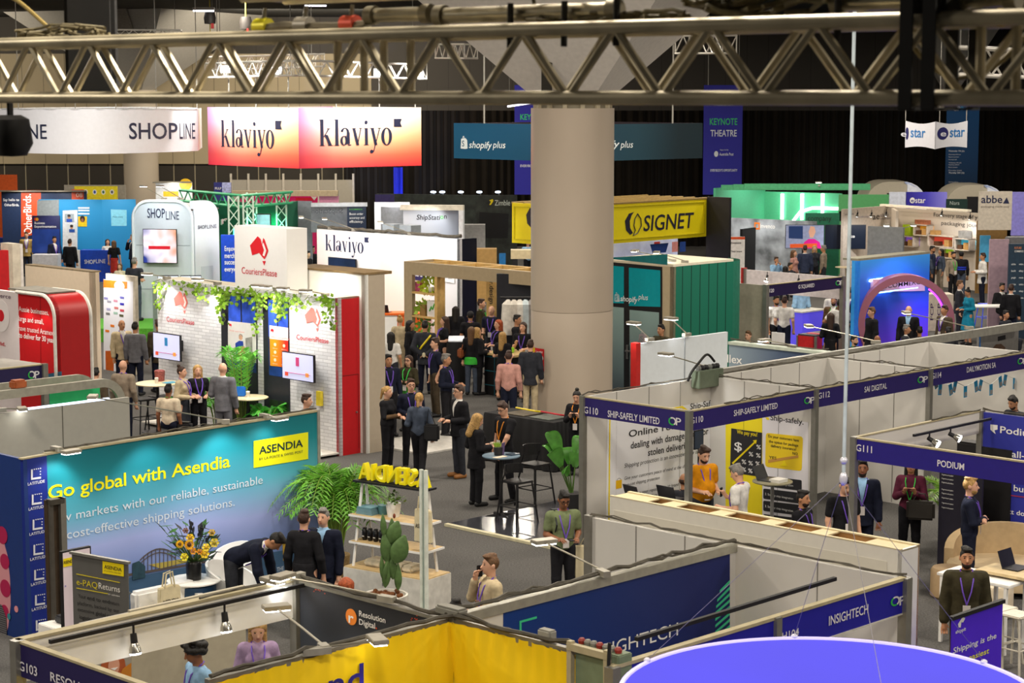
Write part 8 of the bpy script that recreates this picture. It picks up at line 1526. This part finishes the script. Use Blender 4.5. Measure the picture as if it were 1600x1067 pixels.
def person(hx,hy,ht,face,pose,top,bot,hair,skin,ext,label):
 s=ht/1.75;leg=pose[0];drop={'x':.42,'g':.12}.get(leg,0);bend={'n':68,'i':14}.get(leg,0);tall=(1.75-drop)*s if leg!='n' else 1.38*s
 if leg=='n':
  q=at(hx,hy,tall);q=q-Vector((math.sin(math.radians(face)),-math.cos(math.radians(face)),0))*.62*s
 else:q=at(hx,hy,tall)
 zb=.4 if 'F' in ext else 0
 if zb:q=at(hx,hy,tall+zb)
 dist=q.y;h=(.0085 if dist<24 else .0105 if dist<38 else .014 if dist<55 else .018)/s;far=dist>52
 rz=math.radians(face);t=thing('person',(q.x,q.y,zb),label,'person',None,rz);mw=Matrix.Translation((q.x,q.y,zb))@Matrix.Rotation(rz,4,'Z')@Matrix.Scale(s,4)
 fem='w' in ext;sw=.165 if fem else .19
 a=math.radians(bend);Rb=np.array([[1,0,0],[0,math.cos(a),-math.sin(a)],[0,math.sin(a),math.cos(a)]]);piv=V3(0,0,.98)
 def T(p):return Rb@(V3(*p)-piv)+piv-V3(0,0,drop)
 E3=np.eye(3);hb=-.42 if leg=='n' else 0.0;yaw=math.radians({'<':-35,'>':35}.get(ext[-1:]or ' ',0));pit=.38 if 'D' in ext else-.0
 cy,sy,cp,sp=math.cos(yaw),math.sin(yaw),math.cos(pit+hb*0),math.sin(pit);Rh=np.array([[cy,-sy,0],[sy,cy,0],[0,0,1]])@np.array([[1,0,0],[0,cp,-sp],[0,sp,cp]]);nk=V3(0,.0,1.53);RH=(Rb if leg!='n' else Rb@np.array([[1,0,0],[0,math.cos(.5),math.sin(.5)],[0,-math.sin(.5),math.cos(.5)]]))@Rh
 def Hd(p):return T(nk)+RH@(V3(*p)-nk)
 torso=[('e',T((0,0,1.0)),(.155 if not fem else .16,.11,.13),Rb,.04),('e',T((0,0,1.14)),(.142 if not fem else .122,.1,.17),Rb,.05),('e',T((0,.0,1.3)),(.168 if not fem else .148,.115,.17),Rb,.06),('c',T((-sw+.03,.01,1.405)),T((sw-.03,.01,1.405)),.062,.062,.05)]
 if fem:torso+=[('e',T((x,-.085,1.29)),(.062,.055,.06),Rb,.03)for x in(-.07,.07)]
 if 'B' in ext:torso.append(('e',T((0,-.05,1.12)),(.17,.15,.17),Rb,.05))
 head=[('c',T((0,.015,1.43)),Hd((0,.01,1.58)),.056,.052,.03),('e',Hd((0,0,1.648)),(.076,.094,.102),RH,.02),('e',Hd((0,-.035,1.588)),(.056,.062,.07),RH,.03),('c',Hd((0,-.09,1.648)),Hd((0,-.112,1.612)),.009,.015,.012)]+[('e',Hd((x,.012,1.632)),(.012,.024,.032),RH,.008)for x in(-.078,.078)]
 arms,slv,hands,cap=[],[],[],[]
 for sg,pc in((-1,pose[1]),(1,pose[2])):
  e,w,d=ARM[pc];S0=T((sg*sw,.01,1.4));F_=lambda p:T((sg*p[0],p[1],p[2]));e_,w_=F_(e),F_(w)
  if pc=='l' and leg=='n':e_=S0+V3(sg*.03,-.05,-.28);w_=e_+V3(-sg*.04,-.06,-.24);dv=V3(0,-.1,-1)
  else:dv=Rb@V3(sg*d[0],d[1],d[2])
  dv=dv/np.linalg.norm(dv);fr=.9 if fem else 1;arms+=[('c',S0,e_,.056*fr,.043*fr,.03),('c',e_,w_,.043*fr,.029*fr,.02)]
  slv.append((S0,e_,w_));sd=np.cross(dv,V3(0,0,1));sd=sd/np.linalg.norm(sd)if np.linalg.norm(sd)>.2 else V3(1,0,0);pm=w_+dv*.085;fr_=max(.0085,h*.75);no=np.cross(sd,dv)
  hands+=[('c',w_,pm,.028,.034,.012)]+[('c',pm+sd*(j-1.5)*.02,pm+sd*(j-1.5)*.024+dv*(.05-.008*abs(j-1.4))+no*.02*(-1),fr_+.001,fr_,.005)for j in range(4)]+[('c',pm+sd*(j-1.5)*.024+dv*(.05-.008*abs(j-1.4))-no*.02,pm+sd*(j-1.5)*.022+dv*.062-no*.045,fr_,fr_*.9,.004)for j in range(4)]+[('c',w_+dv*.03+sd*.025,w_+dv*.075+sd*.055-no*.02,fr_*1.15,fr_,.006)]
 legs,feet=[],[]
 for sg in(-1,1):
  hp=V3(sg*.085,0,.93-drop)
  kn,an={'x':(V3(sg*.12,-.43,.5),V3(sg*.12,-.4,.09)),'g':(V3(sg*.13,-.38,.74),V3(sg*.13,-.26,.36)),'w':(V3(sg*.09,-.14*sg-.03,.5),V3(sg*.09,-.22*sg+.06,.09+.05*(sg<0))),'a':(V3(sg*.14,-.02,.5),V3(sg*.2,.02,.085))}.get(leg,(V3(sg*.1,-.01,.5),V3(sg*.11,.02,.085)))
  legs+=[('c',hp,kn,.088,.06,.03),('c',kn,an,.06,.04,.02)];feet.append(('c',an+V3(0,.03,-.04),an+V3(sg*.02,-.16,-.045),.043,.036,.02))
 body=torso+head+arms+hands+legs+feet
 sm=M(SK[skin],.5,var=.05,scale=6);o=nmesh('body',field(body,h),sm,t,mw)
 inf=lambda L,g,k=None:[(p[0],p[1],p[2],p[3]+g,p[4]+g,p[5])if p[0]=='c' else(p[0],p[1],tuple(r+g for r in p[2]),p[3],p[4])for p in L]
 nrm=Rb@V3(0,0,1);z0=T((0,0,0));pl=lambda z,up:(lambda P:(z-(P-z0)@nrm)*(1 if up else-1))
 cl=lambda c,b=.5:M(CO[c],.85,var=.18,scale=12,bump=b,spec=.15)
 ty,tc=top[0],top[1];g={'t':.011,'l':.014,'j':.022,'o':.026,'v':.028}[ty];hem={'t':.93,'l':.9,'j':.8,'o':.72,'v':.95}[ty]
 if bot[0]=='d':hem=.9
 sleeves=[]
 for S0,e_,w_ in slv:
  if ty=='t':sleeves.append(('c',S0,S0+(e_-S0)*.62,.06+g,.055+g,.03))
  elif ty=='v':sleeves+=[('c',S0,e_,.062,.053,.03)]
  else:sleeves+=[('c',S0,e_,.056+g,.046+g,.03),('c',e_,e_+(w_-e_)*.9,.046+g,.036+g,.02)]
 sk_=[('c',T((0,0,hem+.22)),T((0,.0,hem+.02)),.125+g,.15+g,.05)]if ty in 'jo' and leg not in 'xgn' else[]
 cuts=[pl(hem,True),pl(1.475,False)]
 if ty=='j':cuts.append(lambda P:(lambda L:np.minimum(np.minimum(-(L[...,1]+.0),.055*(L[...,2]-1.1)/.3-np.abs(L[...,0])),L[...,2]-1.1))((P-z0)@Rb))
 nmesh({'t':'shirt','l':'jumper','j':'jacket','o':'jacket','v':'vest'}[ty],field(inf(torso,g)+sleeves+sk_,h,cuts),cl(tc),t,mw)
 if ty=='j' or ty=='v':nmesh('shirt',field(inf(torso,.006)+[('c',T((0,.012,1.44)),T((0,.01,1.5)),.062,.06,.02)]+([('c',e_,e_+(w_-e_)*.92,.05,.042,.02)for S0,e_,w_ in slv]if ty=='v' else[]),h,[pl(.95,True),pl(1.505,False)]),cl('H' if 'h' in ext else 'W' if ty=='j' else 'Z',.2),t,mw)
 elif ty in 'lo' or 'c' in ext:nmesh('collar',field([('c',T((0,.012,1.44)),T((0,.01,1.495)),.068,.062,.02)],h,[pl(1.5,False)]),cl(tc),t,mw)
 bc=bot[1];wz=T((0,0,1.04))[2]if leg!='n' else 1.05
 if bot[0]=='p':nmesh('trousers',field(inf(torso[:1],.006)+[('c',p[1],p[2]if i%2==0 else p[1]+(p[2]-p[1])*.97,p[3]+.012,p[4]+(.012 if i%2==0 else .02),p[5])for i,p in enumerate(legs)],h,[lambda P:P[...,2]-wz]),cl(bc),t,mw)
 else:
  zl=.45;nmesh('skirt' if bot[0]=='s' else 'dress_skirt',field([('c',V3(0,0,.98-drop),V3(0,0,zl),.15,.23 if bot[0]=='d' else .18,.03)]+inf(torso[:1],.012),h,[lambda P:zl-P[...,2],lambda P:P[...,2]-1.05]),cl(bc),t,mw)
 for f in feet:nmesh('shoe',field([(f[0],f[1],f[2],f[3]+.008,f[4]+.008,f[5])],h,[lambda P:-(P[...,2]-.003)if leg not in 'g' else P[...,2]*0-1]),M({'Q':'#8a5a2a','q':'#cfcac2'}.get((ext.replace('<','').replace('>','')+' ')[0],'#18181a'),.5),t,mw)
 hs,hc=hair[0],hair[1];hm=M(HC_[hc],.6,var=.35,scale=40,bump=.5);g0=(.085,.104,.104)
 def hl(P):L=(P-T(nk))@RH+nk;return L
 front=lambda P:(lambda L:-((L[...,1]+.084)*.11+(L[...,2]-1.728)*.08)/.136)(hl(P));low=lambda zz:(lambda P:zz-hl(P)[...,2])
 base=[('e',Hd((0,.01,1.662)),g0,RH,.02)]
 if hs=='s':nmesh('hair',field([('e',Hd((0,.012,1.662)),(.081,.1,.1),RH,.02),('e',Hd((.01,-.045,1.745)),(.058,.055,.03),RH,.025),('e',Hd((-.02,.03,1.755)),(.05,.06,.025),RH,.03)],h,[front,low(1.585)]),hm,t,mw)
 elif hs=='f':nmesh('hair',field([('e',Hd((0,.012,1.64)),(.082,.1,.08),RH,.02)],h,[front,low(1.585),lambda P:hl(P)[...,2]-1.665]),hm,t,mw)
 elif hs in 'lo':nmesh('hair',field(base+[('c',Hd((0,.055,1.67)),Hd((0,.09,1.5 if hs=='o' else 1.34)),.085,.075 if hs=='o' else .07,.04)]+[('c',Hd((x,.02,1.68)),Hd((x*1.15,.0,1.5 if hs=='o' else 1.38)),.034,.03,.03)for x in(-.07,.07)],h,[lambda P:np.minimum(front(P),(hl(P)[...,2]-1.6))if 0 else np.where(hl(P)[...,2]>1.6,front(P),-hl(P)[...,1]-.055)]),hm,t,mw)
 elif hs in 'tu':nmesh('hair',field(base,h,[front,low(1.585)]),hm,t,mw);nmesh('ponytail' if hs=='t' else 'hair_bun',field([('c',Hd((0,.1,1.69)),Hd((0,.15,1.5)),.035,.022,.02)]if hs=='t' else[('e',Hd((0,.07,1.765)),(.045,.045,.04),E3,.02)],h),hm,t,mw)
 elif hs=='c':
  rr=np.random.default_rng(3);pts=[]
  for i in range(60):
   v=rr.normal(size=3);v/=np.linalg.norm(v);p=V3(0,.015,1.67)+v*V3(.105,.115,.11)
   if(p[1]+.07)*.115+(p[2]-1.69)*.09>0 and p[2]>1.58:pts.append(('e',Hd(p),(.04,.04,.038),E3,.012))
  nmesh('hair',field(base+pts,h,[low(1.57),lambda P:front(P)-.035]),hm,t,mw)
 elif hs=='m':nmesh('hair',field(base,h,[front,low(1.585)]),hm,t,mw);nmesh('cap',field([('e',Hd((0,.005,1.69)),(.09,.108,.08),RH,.02),('e',Hd((0,-.13,1.69)),(.06,.06,.012),RH,.02)],h,[low(1.675)]),M('#1b1b1f',.8),t,mw)
 if len(hair)>2:nmesh('beard',field([('e',Hd((0,-.033,1.583)),(.062,.07,.075),RH,.02)],h,[lambda P:(lambda L:L[...,2]-1.574-.5*(L[...,1]+.09))(hl(P)),lambda P:hl(P)[...,1]-.0,low(1.5)]),M('#2e2018',.8,var=.3,scale=60)if hc in 'kb' else hm,t,mw)
 if abs(((face+math.degrees(yaw)+180)%360)-180)<115 and not far and leg!='n':
  RHm=Matrix([list(r)for r in RH])
  for x in(-.031,.031):
   b=MB();b.ell(Hd((x,-.083,1.652)),(.013,.008,.008),8,6);b.build('eye',M('#1c1512',.3,var=0),t,mw)
   b=MB();b.tube([Hd((x-.018,-.086,1.672)),Hd((x,-.092,1.676)),Hd((x+.018,-.086,1.672))],.004,5);b.build('eyebrow',hm if hs!='n' else M('#3b2a1e',.7),t,mw)
  b=MB();b.ell(Hd((0,-.094,1.578)),(.022,.007,.007),8,6);b.build('mouth',M('#8f4a42',.5,var=0),t,mw)
  if 'g' in ext:
   b=MB()
   for x in(-.033,.033):b.tube([Hd((x+.027*math.cos(q_),-.1,1.65+.02*math.sin(q_)))for q_ in np.linspace(0,6.283,13)],.004,4);b.tube([Hd((x*1.8,-.098,1.655)),Hd((x*2.35,.0,1.65))],.004,4)
   b.tube([Hd((-.01,-.1,1.655)),Hd((.01,-.1,1.655))],.004,4);b.build('glasses',M('#141416',.3),t,mw)
 for k_ in LY:
  if k_ in ext:
   dz=.012+g+(.045 if fem else 0);b=MB();b.tube([T(p)for p in((0,-.122-dz,1.1),(-.05,-.118-dz,1.26),(-.075,-.085-dz*.8,1.4),(-.07,.01,1.49),(0,.072,1.5),(.07,.01,1.49),(.075,-.085-dz*.8,1.4),(.05,-.118-dz,1.26),(0,-.122-dz,1.1))],.009 if dist<40 else .012,6,cap=False);b.build('lanyard',M(LY[k_],.6,var=0),t,mw,smooth=True)
   b=MB();c=T((0,-.128-dz,1.03));b.obox(c,(.045,0,0),Rb@V3(0,.004,0),Rb@V3(0,0,.065));b.build('name_badge',M('#d9d3d0',.5,var=0),t,mw)
 return t,mw,slv
ROWS='''505,796,1.72,-20,sdd,jN,pN,sg,1,h|man with silver hair in a navy suit facing the woman in black near the palm
475,798,1.76,165,sdd,lK,dK,sb,1,wP|woman in a black dress with her back turned before the teal wall
432,829,1.8,75,nll,jN,pU,sk,2,PD|man in a navy suit bending over the white tub chairs
540,903,1.72,200,xff,lB,pU,lr,1,w|seated person with strawberry hair just above the dark charcoal wall
766,868,1.78,-70,sef,lB,pU,sl,1,P|man in a beige jumper holding a phone by his chin above the blue wall
712,937,1.7,170,xrd,lK,pK,sk,2,|seated person with a raised finger beside the beige jumper man
880,767,1.76,15,sff,tS,pK,sk,3,PgD|man in an olive polo with a backpack looking down at his phone
744,647,1.66,120,sff,oK,pK,ly,1,wqD|woman with wavy blonde hair in a long black coat eating from a small box
789,628,1.82,-50,adl,tK,pK,sb,1,OgD|man in a black t-shirt leaning at the blue-grey high table
902,610,1.66,-15,suu,lK,pK,uk,1,wOD|woman in black with an orange lanyard on her phone beside the G110 post
655,614,1.68,172,wdf,lJ,pK,ty,1,w|woman in a blue denim shirt with a ponytail seen from behind
605,604,1.68,65,scf,vK,pK,ty,1,w|blonde woman in a dark quilted vest with brown sleeves
642,593,1.78,15,sff,lN,pK,sb,1,Pg|man with glasses in a navy jumper behind the denim shirt woman
717,603,1.78,-60,sff,jK,pU,sb,1,Qg|young man in a dark jacket and cream tee with tan boots
697,554,1.78,75,sff,lN,pK,sg,2,P|grey haired man in navy laughing towards the right
638,556,1.66,-25,scc,lO,sE,ob,1,wGg|woman in a dark cardigan and green dress with crossed arms
607,555,1.76,20,sdd,lN,pK,sk,2,P|man half hidden by the tall beige wall end
680,529,1.8,-70,sdp,tN,pX,sb,1,P|man in a navy polo and olive trousers with hand in pocket
664,502,1.8,175,sbb,oU,pN,sk,2,|man in a dark jacket with a yellow strap, hands behind his back
642,501,1.7,70,sdd,oK,pK,ok,2,w|dark haired woman in a leather jacket beside the yellow strap man
625,494,1.68,175,sdd,lB,pB,uy,1,w|woman in beige with a blonde bun in front of the orange counter
611,519,1.66,170,sdd,tW,pU,lk,2,w|woman with very long black hair in a white top
694,495,1.7,-80,sff,tK,sK,lb,1,wP|woman in a black dress with streaked hair next to the timber shelf
737,511,1.68,165,sfd,lK,pJ,ll,1,w|woman in a black leather jacket over a green blouse and jeans
746,512,1.66,120,sff,oK,pK,ly,1,w|blonde woman just behind the leather jacket and green blouse
712,479,1.68,180,sdd,oK,pK,lk,2,w|woman with long dark hair seen from behind by the tablet stand
735,487,1.74,178,sdd,tK,pK,mk,2,P|man in a black cap and t-shirt seen from behind
752,468,1.82,80,sdd,oO,pU,sb,1,G|tall man in an olive jacket with a green lanyard facing right
768,478,1.82,-20,sfd,tN,pU,nb,1,P|bald man in a navy t-shirt with a purple lanyard and badge
778,500,1.7,-55,sff,tK,pK,lr,1,wP|woman with bright red hair wearing a purple lanyard
786,519,1.66,150,sff,tK,pK,ly,1,w|blonde woman in black leaning on the black counter
795,549,1.78,168,sdd,lP,pN,sb,1,P|man in a dusty pink shirt seen from behind
783,473,1.68,30,sdd,lK,pK,lb,1,wG|woman with brown hair and green lanyard beyond the bald man
793,476,1.78,176,sdd,lK,pK,sk,2,P|dark haired man in black seen from behind, left of the column
808,493,1.76,70,scc,tK,pK,sk,2,|man in black with folded arms close to the left edge of the column
817,504,1.74,-20,suf,tK,pK,lb,1,P|long haired smiling man in black beside the column
822,474,1.68,-100,sdd,lC,pU,uk,2,|person in a cream top beyond the long haired man
829,532,1.74,170,sdd,oU,pB,sb,1,|person in a dark jacket and khaki trousers cut by the column
824,548,1.72,175,xdd,lN,pN,sg,1,P|seated person in navy half hidden behind the left edge of the big column
190,500,1.8,35,sdf,jB,pN,nb,2,P|bald man in a beige blazer beside the lit white nook
211,504,1.8,170,sdd,jG,pN,sk,2,|man in a grey suit jacket seen from behind by the white nook
247,500,1.8,-150,sdd,oX,pN,sb,2,|man in a brown jacket at the edge of the white brick stand
192,563,1.8,165,sdd,lA,pN,nb,1,P|bald man in a light grey jumper seen from behind at far left
146,576,1.7,175,idd,oX,pU,sk,1,|person in a brown coat hunched inside the curved aluminium frame
90,622,1.6,20,xdd,lU,pU,sl,1,|seated person whose hair just shows above the plain grey wall
284,573,1.7,75,sff,lB,sU,ub,1,wP|woman in a beige cardigan facing the blonde woman
263,601,1.7,165,gdd,tC,pN,sk,3,G|young man in a cream tee with a green lanyard seen from behind
309,571,1.7,20,sff,tK,pK,ly,1,wP|blonde woman in black with a purple lanyard at the bar tables
348,567,1.84,165,sdf,jG,pG,nb,1,|bald man in a grey checked suit seen from behind
479,617,1.72,80,sdd,tZ,pZ,sb,1,|person in tan brown at the right end of the teal wall
41,363,1.8,10,sdd,jI,pU,sl,1,P|man in a tan jacket before the navy display wall
37,331,1.7,80,sdd,oK,pK,lk,2,w|woman with long black hair in front of the orange banner
5,329,1.8,60,srf,tK,pK,sk,2,|man in black raising a hand at the left frame edge
85,370,1.76,35,sdd,jN,pN,sk,2,P|man in a navy suit right of the tan jacket
109,374,1.78,170,sdd,jK,pK,sb,1,|man in a black suit seen from behind at the navy display wall
107,357,1.82,60,sdd,oK,pK,sb,1,|tall man in a black jumper beside the portrait prints
131,350,1.7,178,sdd,vK,pK,lb,2,w|long haired woman in black in front of the yellow portrait print
160,357,1.68,60,suu,lC,pB,ol,1,w|woman in cream taking a photo at the sky blue stand
187,340,1.85,150,sdd,tK,pK,sk,2,|tall man in black standing before the light blue screen
168,374,1.66,20,sdd,tW,pK,lb,1,w|woman in white smiling above the blue counter
178,376,1.68,175,sdd,tK,sR,ol,1,w|woman in a black top and red skirt
207,367,1.8,-60,sed,jN,pN,sg,1,|man in a navy suit talking on the phone by the white stand
187,412,1.62,-10,xdd,lC,pU,ll,1,w|woman whose smiling face shows beside the white curved stand
210,403,1.95,165,sff,tU,pJ,sg,1,F|man in a dark shirt and jeans at the device counter
473,400,1.64,20,sdd,lX,pU,ol,1,w|woman on the left of the trio by the grey stand with the navy panel
481,393,1.72,60,sdd,lK,pU,sk,1,g|man with glasses in the middle of the trio by the navy panel stand
488,385,1.8,65,sdd,oK,pU,sb,1,|tall man on the right of the trio by the navy panel stand
772,362,1.76,-120,sdd,oK,pK,sk,2,|dark haired man in black below the lettering of the black speckled stand
795,355,1.8,-10,sdd,oO,pU,mk,2,|bearded man in an olive coat below the yellow header
825,375,1.72,20,sff,tH,pK,sl,1,|person in a light blue top beside the column at the back
822,440,1.7,-150,sff,lW,pU,lb,1,w|woman in white at the pale garments
794,440,1.7,160,sdd,lW,pU,ly,1,w|blonde woman in white in front of the timber sign post
1033,508,1.78,-50,sdd,oO,pU,sk,2,|dark haired man behind the white panels with red edge
1258,384,1.82,175,sdd,jD,pU,sb,1,|man in a blue blazer seen from behind at the televisions
1241,391,1.72,60,sdd,lP,pU,ol,1,w|curly haired woman in dusty pink left of the blue blazer
1273,384,1.68,0,sdd,lU,pK,ly,1,w|blonde woman facing out between the blazer and the grey shirt
1287,384,1.78,-110,sdd,lA,pU,sg,2,g|man in a light grey shirt right of the blue blazer
1213,402,1.74,20,xee,lH,pU,sbb,2,|bearded man with hand on chin at the grey photo-printed stand
1235,411,1.7,60,xdd,lU,pU,sk,2,|seated dark haired man under the pink television
1227,416,1.66,175,xdd,lU,pU,lk,2,w|seated woman with black hair under the pink television
1213,463,1.8,20,sdd,tW,pK,skb,2,P|bearded man in a white printed tee under the F120 fascia
1226,464,1.8,165,sdd,tW,pN,sb,1,|man in a white tee seen from behind under the F120 fascia
1252,444,1.8,-160,sff,lH,pN,sk,2,|person in a light blue shirt reaching over the violet counter
1303,464,1.78,-20,sdd,jZ,pU,skb,2,G|bearded man in a brown jacket with a green lanyard
1312,468,1.8,168,shh,tW,pN,sk,3,|man in a white tee with hands on hips seen from behind
1298,489,1.7,170,sff,lK,sK,lb,2,w|long haired woman in black at the dark counter
1302,452,1.74,10,sdd,tW,pU,sl,1,P|person in white with a yellow collar in the aisle
1329,452,1.76,-40,sdd,jN,pN,sk,2,PD|man in a navy suit looking down left of the pink ring
1196,528,1.7,180,xdd,lA,pU,nb,1,|seated bald man below the F120 number
1169,518,1.74,-40,xdd,lB,pU,sl,1,|seated man whose face shows beside the green slats
1362,481,1.8,-75,sdd,oK,pK,sl,1,|man in a black overcoat in profile under the pink ring
1420,478,1.82,-20,sdd,jK,pU,nb,1,h|bald man in a black coat and pale blue shirt
1417,508,1.74,60,xdd,jU,pU,sg,2,|grey haired man seated in front of the bald man
1437,511,1.68,180,xdd,lK,pK,sk,2,|seated person with black hair beside the grey haired man
1476,478,1.8,-60,sdd,jX,pU,sb,2,P|man in a dark blazer with a lanyard at the right of the ring
1482,512,1.7,180,xdd,lU,pU,sk,2,|dark haired seated person below the dark blazer
1335,525,1.72,50,xdd,lU,pU,skb,1,G|bearded man with a green lanyard above the long rail
1371,524,1.7,180,xdd,lK,pU,nb,3,|seated person with a shaved head above the long rail
1500,439,1.8,70,sdf,jU,pU,sl,1,|man in a dark grey suit gesturing beside the teal tunic
1514,451,1.66,-70,sff,lT,dT,uk,2,wD|woman in a teal tunic with black hair tied up
1566,443,1.76,15,gff,jK,pK,skb,2,|smiling bearded man seated at the white high table
1580,445,1.8,165,sdd,jK,pN,sb,1,|man in a black suit seen from behind at the white high table
1572,486,1.7,40,xdd,lU,pU,sk,2,|young man with black hair above the grey printed panel
1469,361,1.7,170,sdd,oK,pK,lb,2,w|woman with a backpack at the amber niche
1490,365,1.7,180,sdd,oK,pK,lk,2,w|woman with long black hair in black at the coral red niche
1457,385,1.78,60,sdd,lD,pU,skb,2,|bearded man in blue talking left of the cream packaging stand
1447,393,1.68,170,sdd,lJ,pU,lk,2,w|dark haired woman in blue behind the glowing blue box
1470,389,1.68,-70,sdd,lJ,pA,lk,2,wP|woman in a blue blouse and pale trousers
1490,394,1.76,20,sdd,lA,pK,skb,2,G|bearded man in a grey top with a green lanyard
1502,393,1.78,178,sdd,lK,pJ,mk,2,|man in a black rugby top with blue hoops and a cap
1531,382,1.8,70,sdd,lD,pU,sk,1,|man in a blue jumper facing the white jacket
1536,396,1.8,-90,sff,oW,pN,sb,2,|man in a white jacket beside the pink beige panel
1365,366,1.7,80,sdd,oK,pK,ly,1,w|blonde woman in black in front of the sky blue screen
1098,697,1.86,25,sff,tY,pU,sbb,1,PBD|heavy bearded man in a mustard yellow polo shirt
1069,740,1.72,175,xdd,lU,pU,fb,2,|balding man in navy seated before the yellow polo
1156,727,1.78,-120,suf,tW,pU,sg,1,PgD|grey haired man in a white polo seen from behind
1255,768,1.76,55,xdd,lK,pK,skb,2,P|bearded man in black with a purple lanyard seated by the white display wall
1319,745,1.78,20,sdd,tK,pK,sk,1,PD|man in a black t-shirt beside the G111 post
1348,720,1.8,-10,sdd,jN,pN,skb,3,Ph|man in a navy suit and pale shirt behind the G111 post
1424,716,1.72,-15,suu,lM,pK,lk,2,wG|woman in a maroon cardigan with a large black bag, head behind the fascia
1517,747,1.8,75,scc,lN,pN,syb,1,P|blonde bearded man in navy with folded arms
1586,619,1.76,-60,sdd,lU,pU,skb,2,D|dark haired man looking down above the G111 wall
1511,857,1.8,-8,sdd,oO,pX,skb,2,P|bearded man in an olive jacket behind the violet banner
308,999,1.72,-60,sdd,tH,pU,ck,3,PD|man with curly black hair in a light blue top inside the G103 booth
402,966,1.68,10,sdf,lL,pU,ly,1,wPD|woman in a lilac jumper holding a paper cup by the G103 booth'''
PEO={}
for r in ROWS.split('\n'):
 a,lb=r.split('|');f=a.split(',');PEO[(int(f[0]),int(f[1]))]=person(int(f[0]),int(f[1]),float(f[2]),float(f[3]),f[4],f[5],f[6],f[7],f[8],f[9],lb)
# things carried
def carried(key,pts,nm,lab,cat,hw,hd,hh,col,strap=None,rough=.6):
 t0,mw,slv=PEO[key];c=Vector(pts);t=thing(nm,mw@c,lab,cat);b=MB();b.obox(c,(hw,0,0),(0,hd,0),(0,0,hh));b.build('body',M(col,rough,var=.1),t,mw,bevel=min(hw,hd,hh)*.45)
 if strap:b=MB();b.tube([Vector(p)for p in strap],.011,6);b.build('strap',M(col,.6),t,mw,smooth=True)
carried((655,614),(-.27,.1,.98),'handbag','black bucket handbag on the denim shirt woman','handbag',.15,.08,.17,'#17171a',[(-.36,.1,1.1),(-.2,.08,1.45),(-.16,.1,1.1)])
carried((880,767),(0,.19,1.24),'backpack','dark backpack worn by the man in the olive polo','backpack',.15,.08,.22,'#20242a',[(-.12,.14,1.4),(-.13,.0,1.48),(-.13,-.14,1.3),(-.13,.0,1.1),(-.12,.12,1.05)])
carried((880,767),(.33,-.02,.72),'tote_bag','calico bag hanging from the arm of the man in the olive polo','bag',.17,.03,.24,'#cabf9f',[(.24,-.02,.95),(.3,-.1,1.12),(.42,-.02,.95)],.9)
carried((737,511),(.27,.0,1.08),'handbag','tan leather shoulder bag on the leather jacket woman','handbag',.08,.16,.12,'#8a4a24',[(.24,-.1,1.18),(.18,0,1.46),(.24,.12,1.18)])
carried((1424,716),(.18,-.26,.98),'handbag','large black handbag held by the woman in maroon','handbag',.22,.08,.15,'#26231f',[(.06,-.26,1.12),(.12,-.26,1.24),(.24,-.26,1.24),(.3,-.26,1.12)])
carried((744,647),(0,-.36,1.14),'snack_box','small white food box held by the wavy blonde woman','box',.06,.05,.04,'#d9c8b4');carried((902,610),(0,-.33,1.31),'phone','black phone held by the woman beside the G110 post','phone',.035,.006,.07,'#121214');carried((880,767),(0,-.38,1.13),'phone','black phone held by the man in the olive polo','phone',.035,.07,.006,'#121214');carried((766,868),(-.1,-.1,1.55),'phone','dark phone held to the chin of the man in beige','phone',.01,.035,.07,'#121214')
carried((402,966),(.09,-.36,1.14),'paper_cup','white paper cup held by the woman in lilac','cup',.035,.035,.055,'#e3dfd6');carried((664,502),(0,.25,.97),'paper_cup','paper cup held behind the back of the yellow strap man','cup',.035,.035,.055,'#d9d2b4');carried((1156,727),(-.08,-.33,1.3),'phone','black phone held by the man in the white polo','phone',.035,.008,.07,'#121214')
carried((263,601),(-.3,-.1,.7),'folded_jacket','black jacket carried by the young man in the cream tee','jacket',.16,.1,.16,'#17171a');carried((1469,361),(0,.2,1.22),'backpack','pale backpack on the woman at the amber niche','backpack',.15,.08,.2,'#8d8270')
t0,mw,_=PEO[(664,502)];b=MB();b.tube([(-.17,.02,1.46),(-.12,.15,1.38),(.06,.155,1.16),(.16,.1,1.02)],.024,6);o=b.build('shoulder_strap',M('#d9c20f',.5),t0,mw);o['label']='yellow shoulder strap'
t0,mw,_=PEO[(1502,393)];b=MB()
for z,c in((1.2,.02),(1.13,.03)):b.lathe([(.195,z-.02),(.2,z+.02)],(0,0,0),24,1,.72)
o=b.build('blue_hoops',M('#2a44d8',.7),t0,mw);t0,mw,_=PEO[(737,511)];b=MB();b.lathe([(.2,.8),(.19,.95),(.15,1.0)],(0,0,0),24,1,.8);o=b.build('blouse_hem',M('#37b83a',.7,var=.15),t0,mw);o['label']='bright green blouse hem'
for key,lb in(((1255,768),'dark chair under the bearded man by the white display wall'),((1069,740),'dark chair under the balding man before the yellow polo'),((540,903),'dark chair under the strawberry haired person'),((712,937),'dark chair under the person with a raised finger'),((1196,528),'dark chair under the bald man below the F120 number'),((1417,508),'dark chair under the grey haired seated man'),((1335,525),'dark chair under the seated bearded man with a green lanyard')):
 t0,mw,_=PEO[key];cafe_chair(mw.to_translation()+mw.to_3x3().normalized()@Vector((0,.06,0)),mw.to_euler().z,lb,M('#26272b',.5))
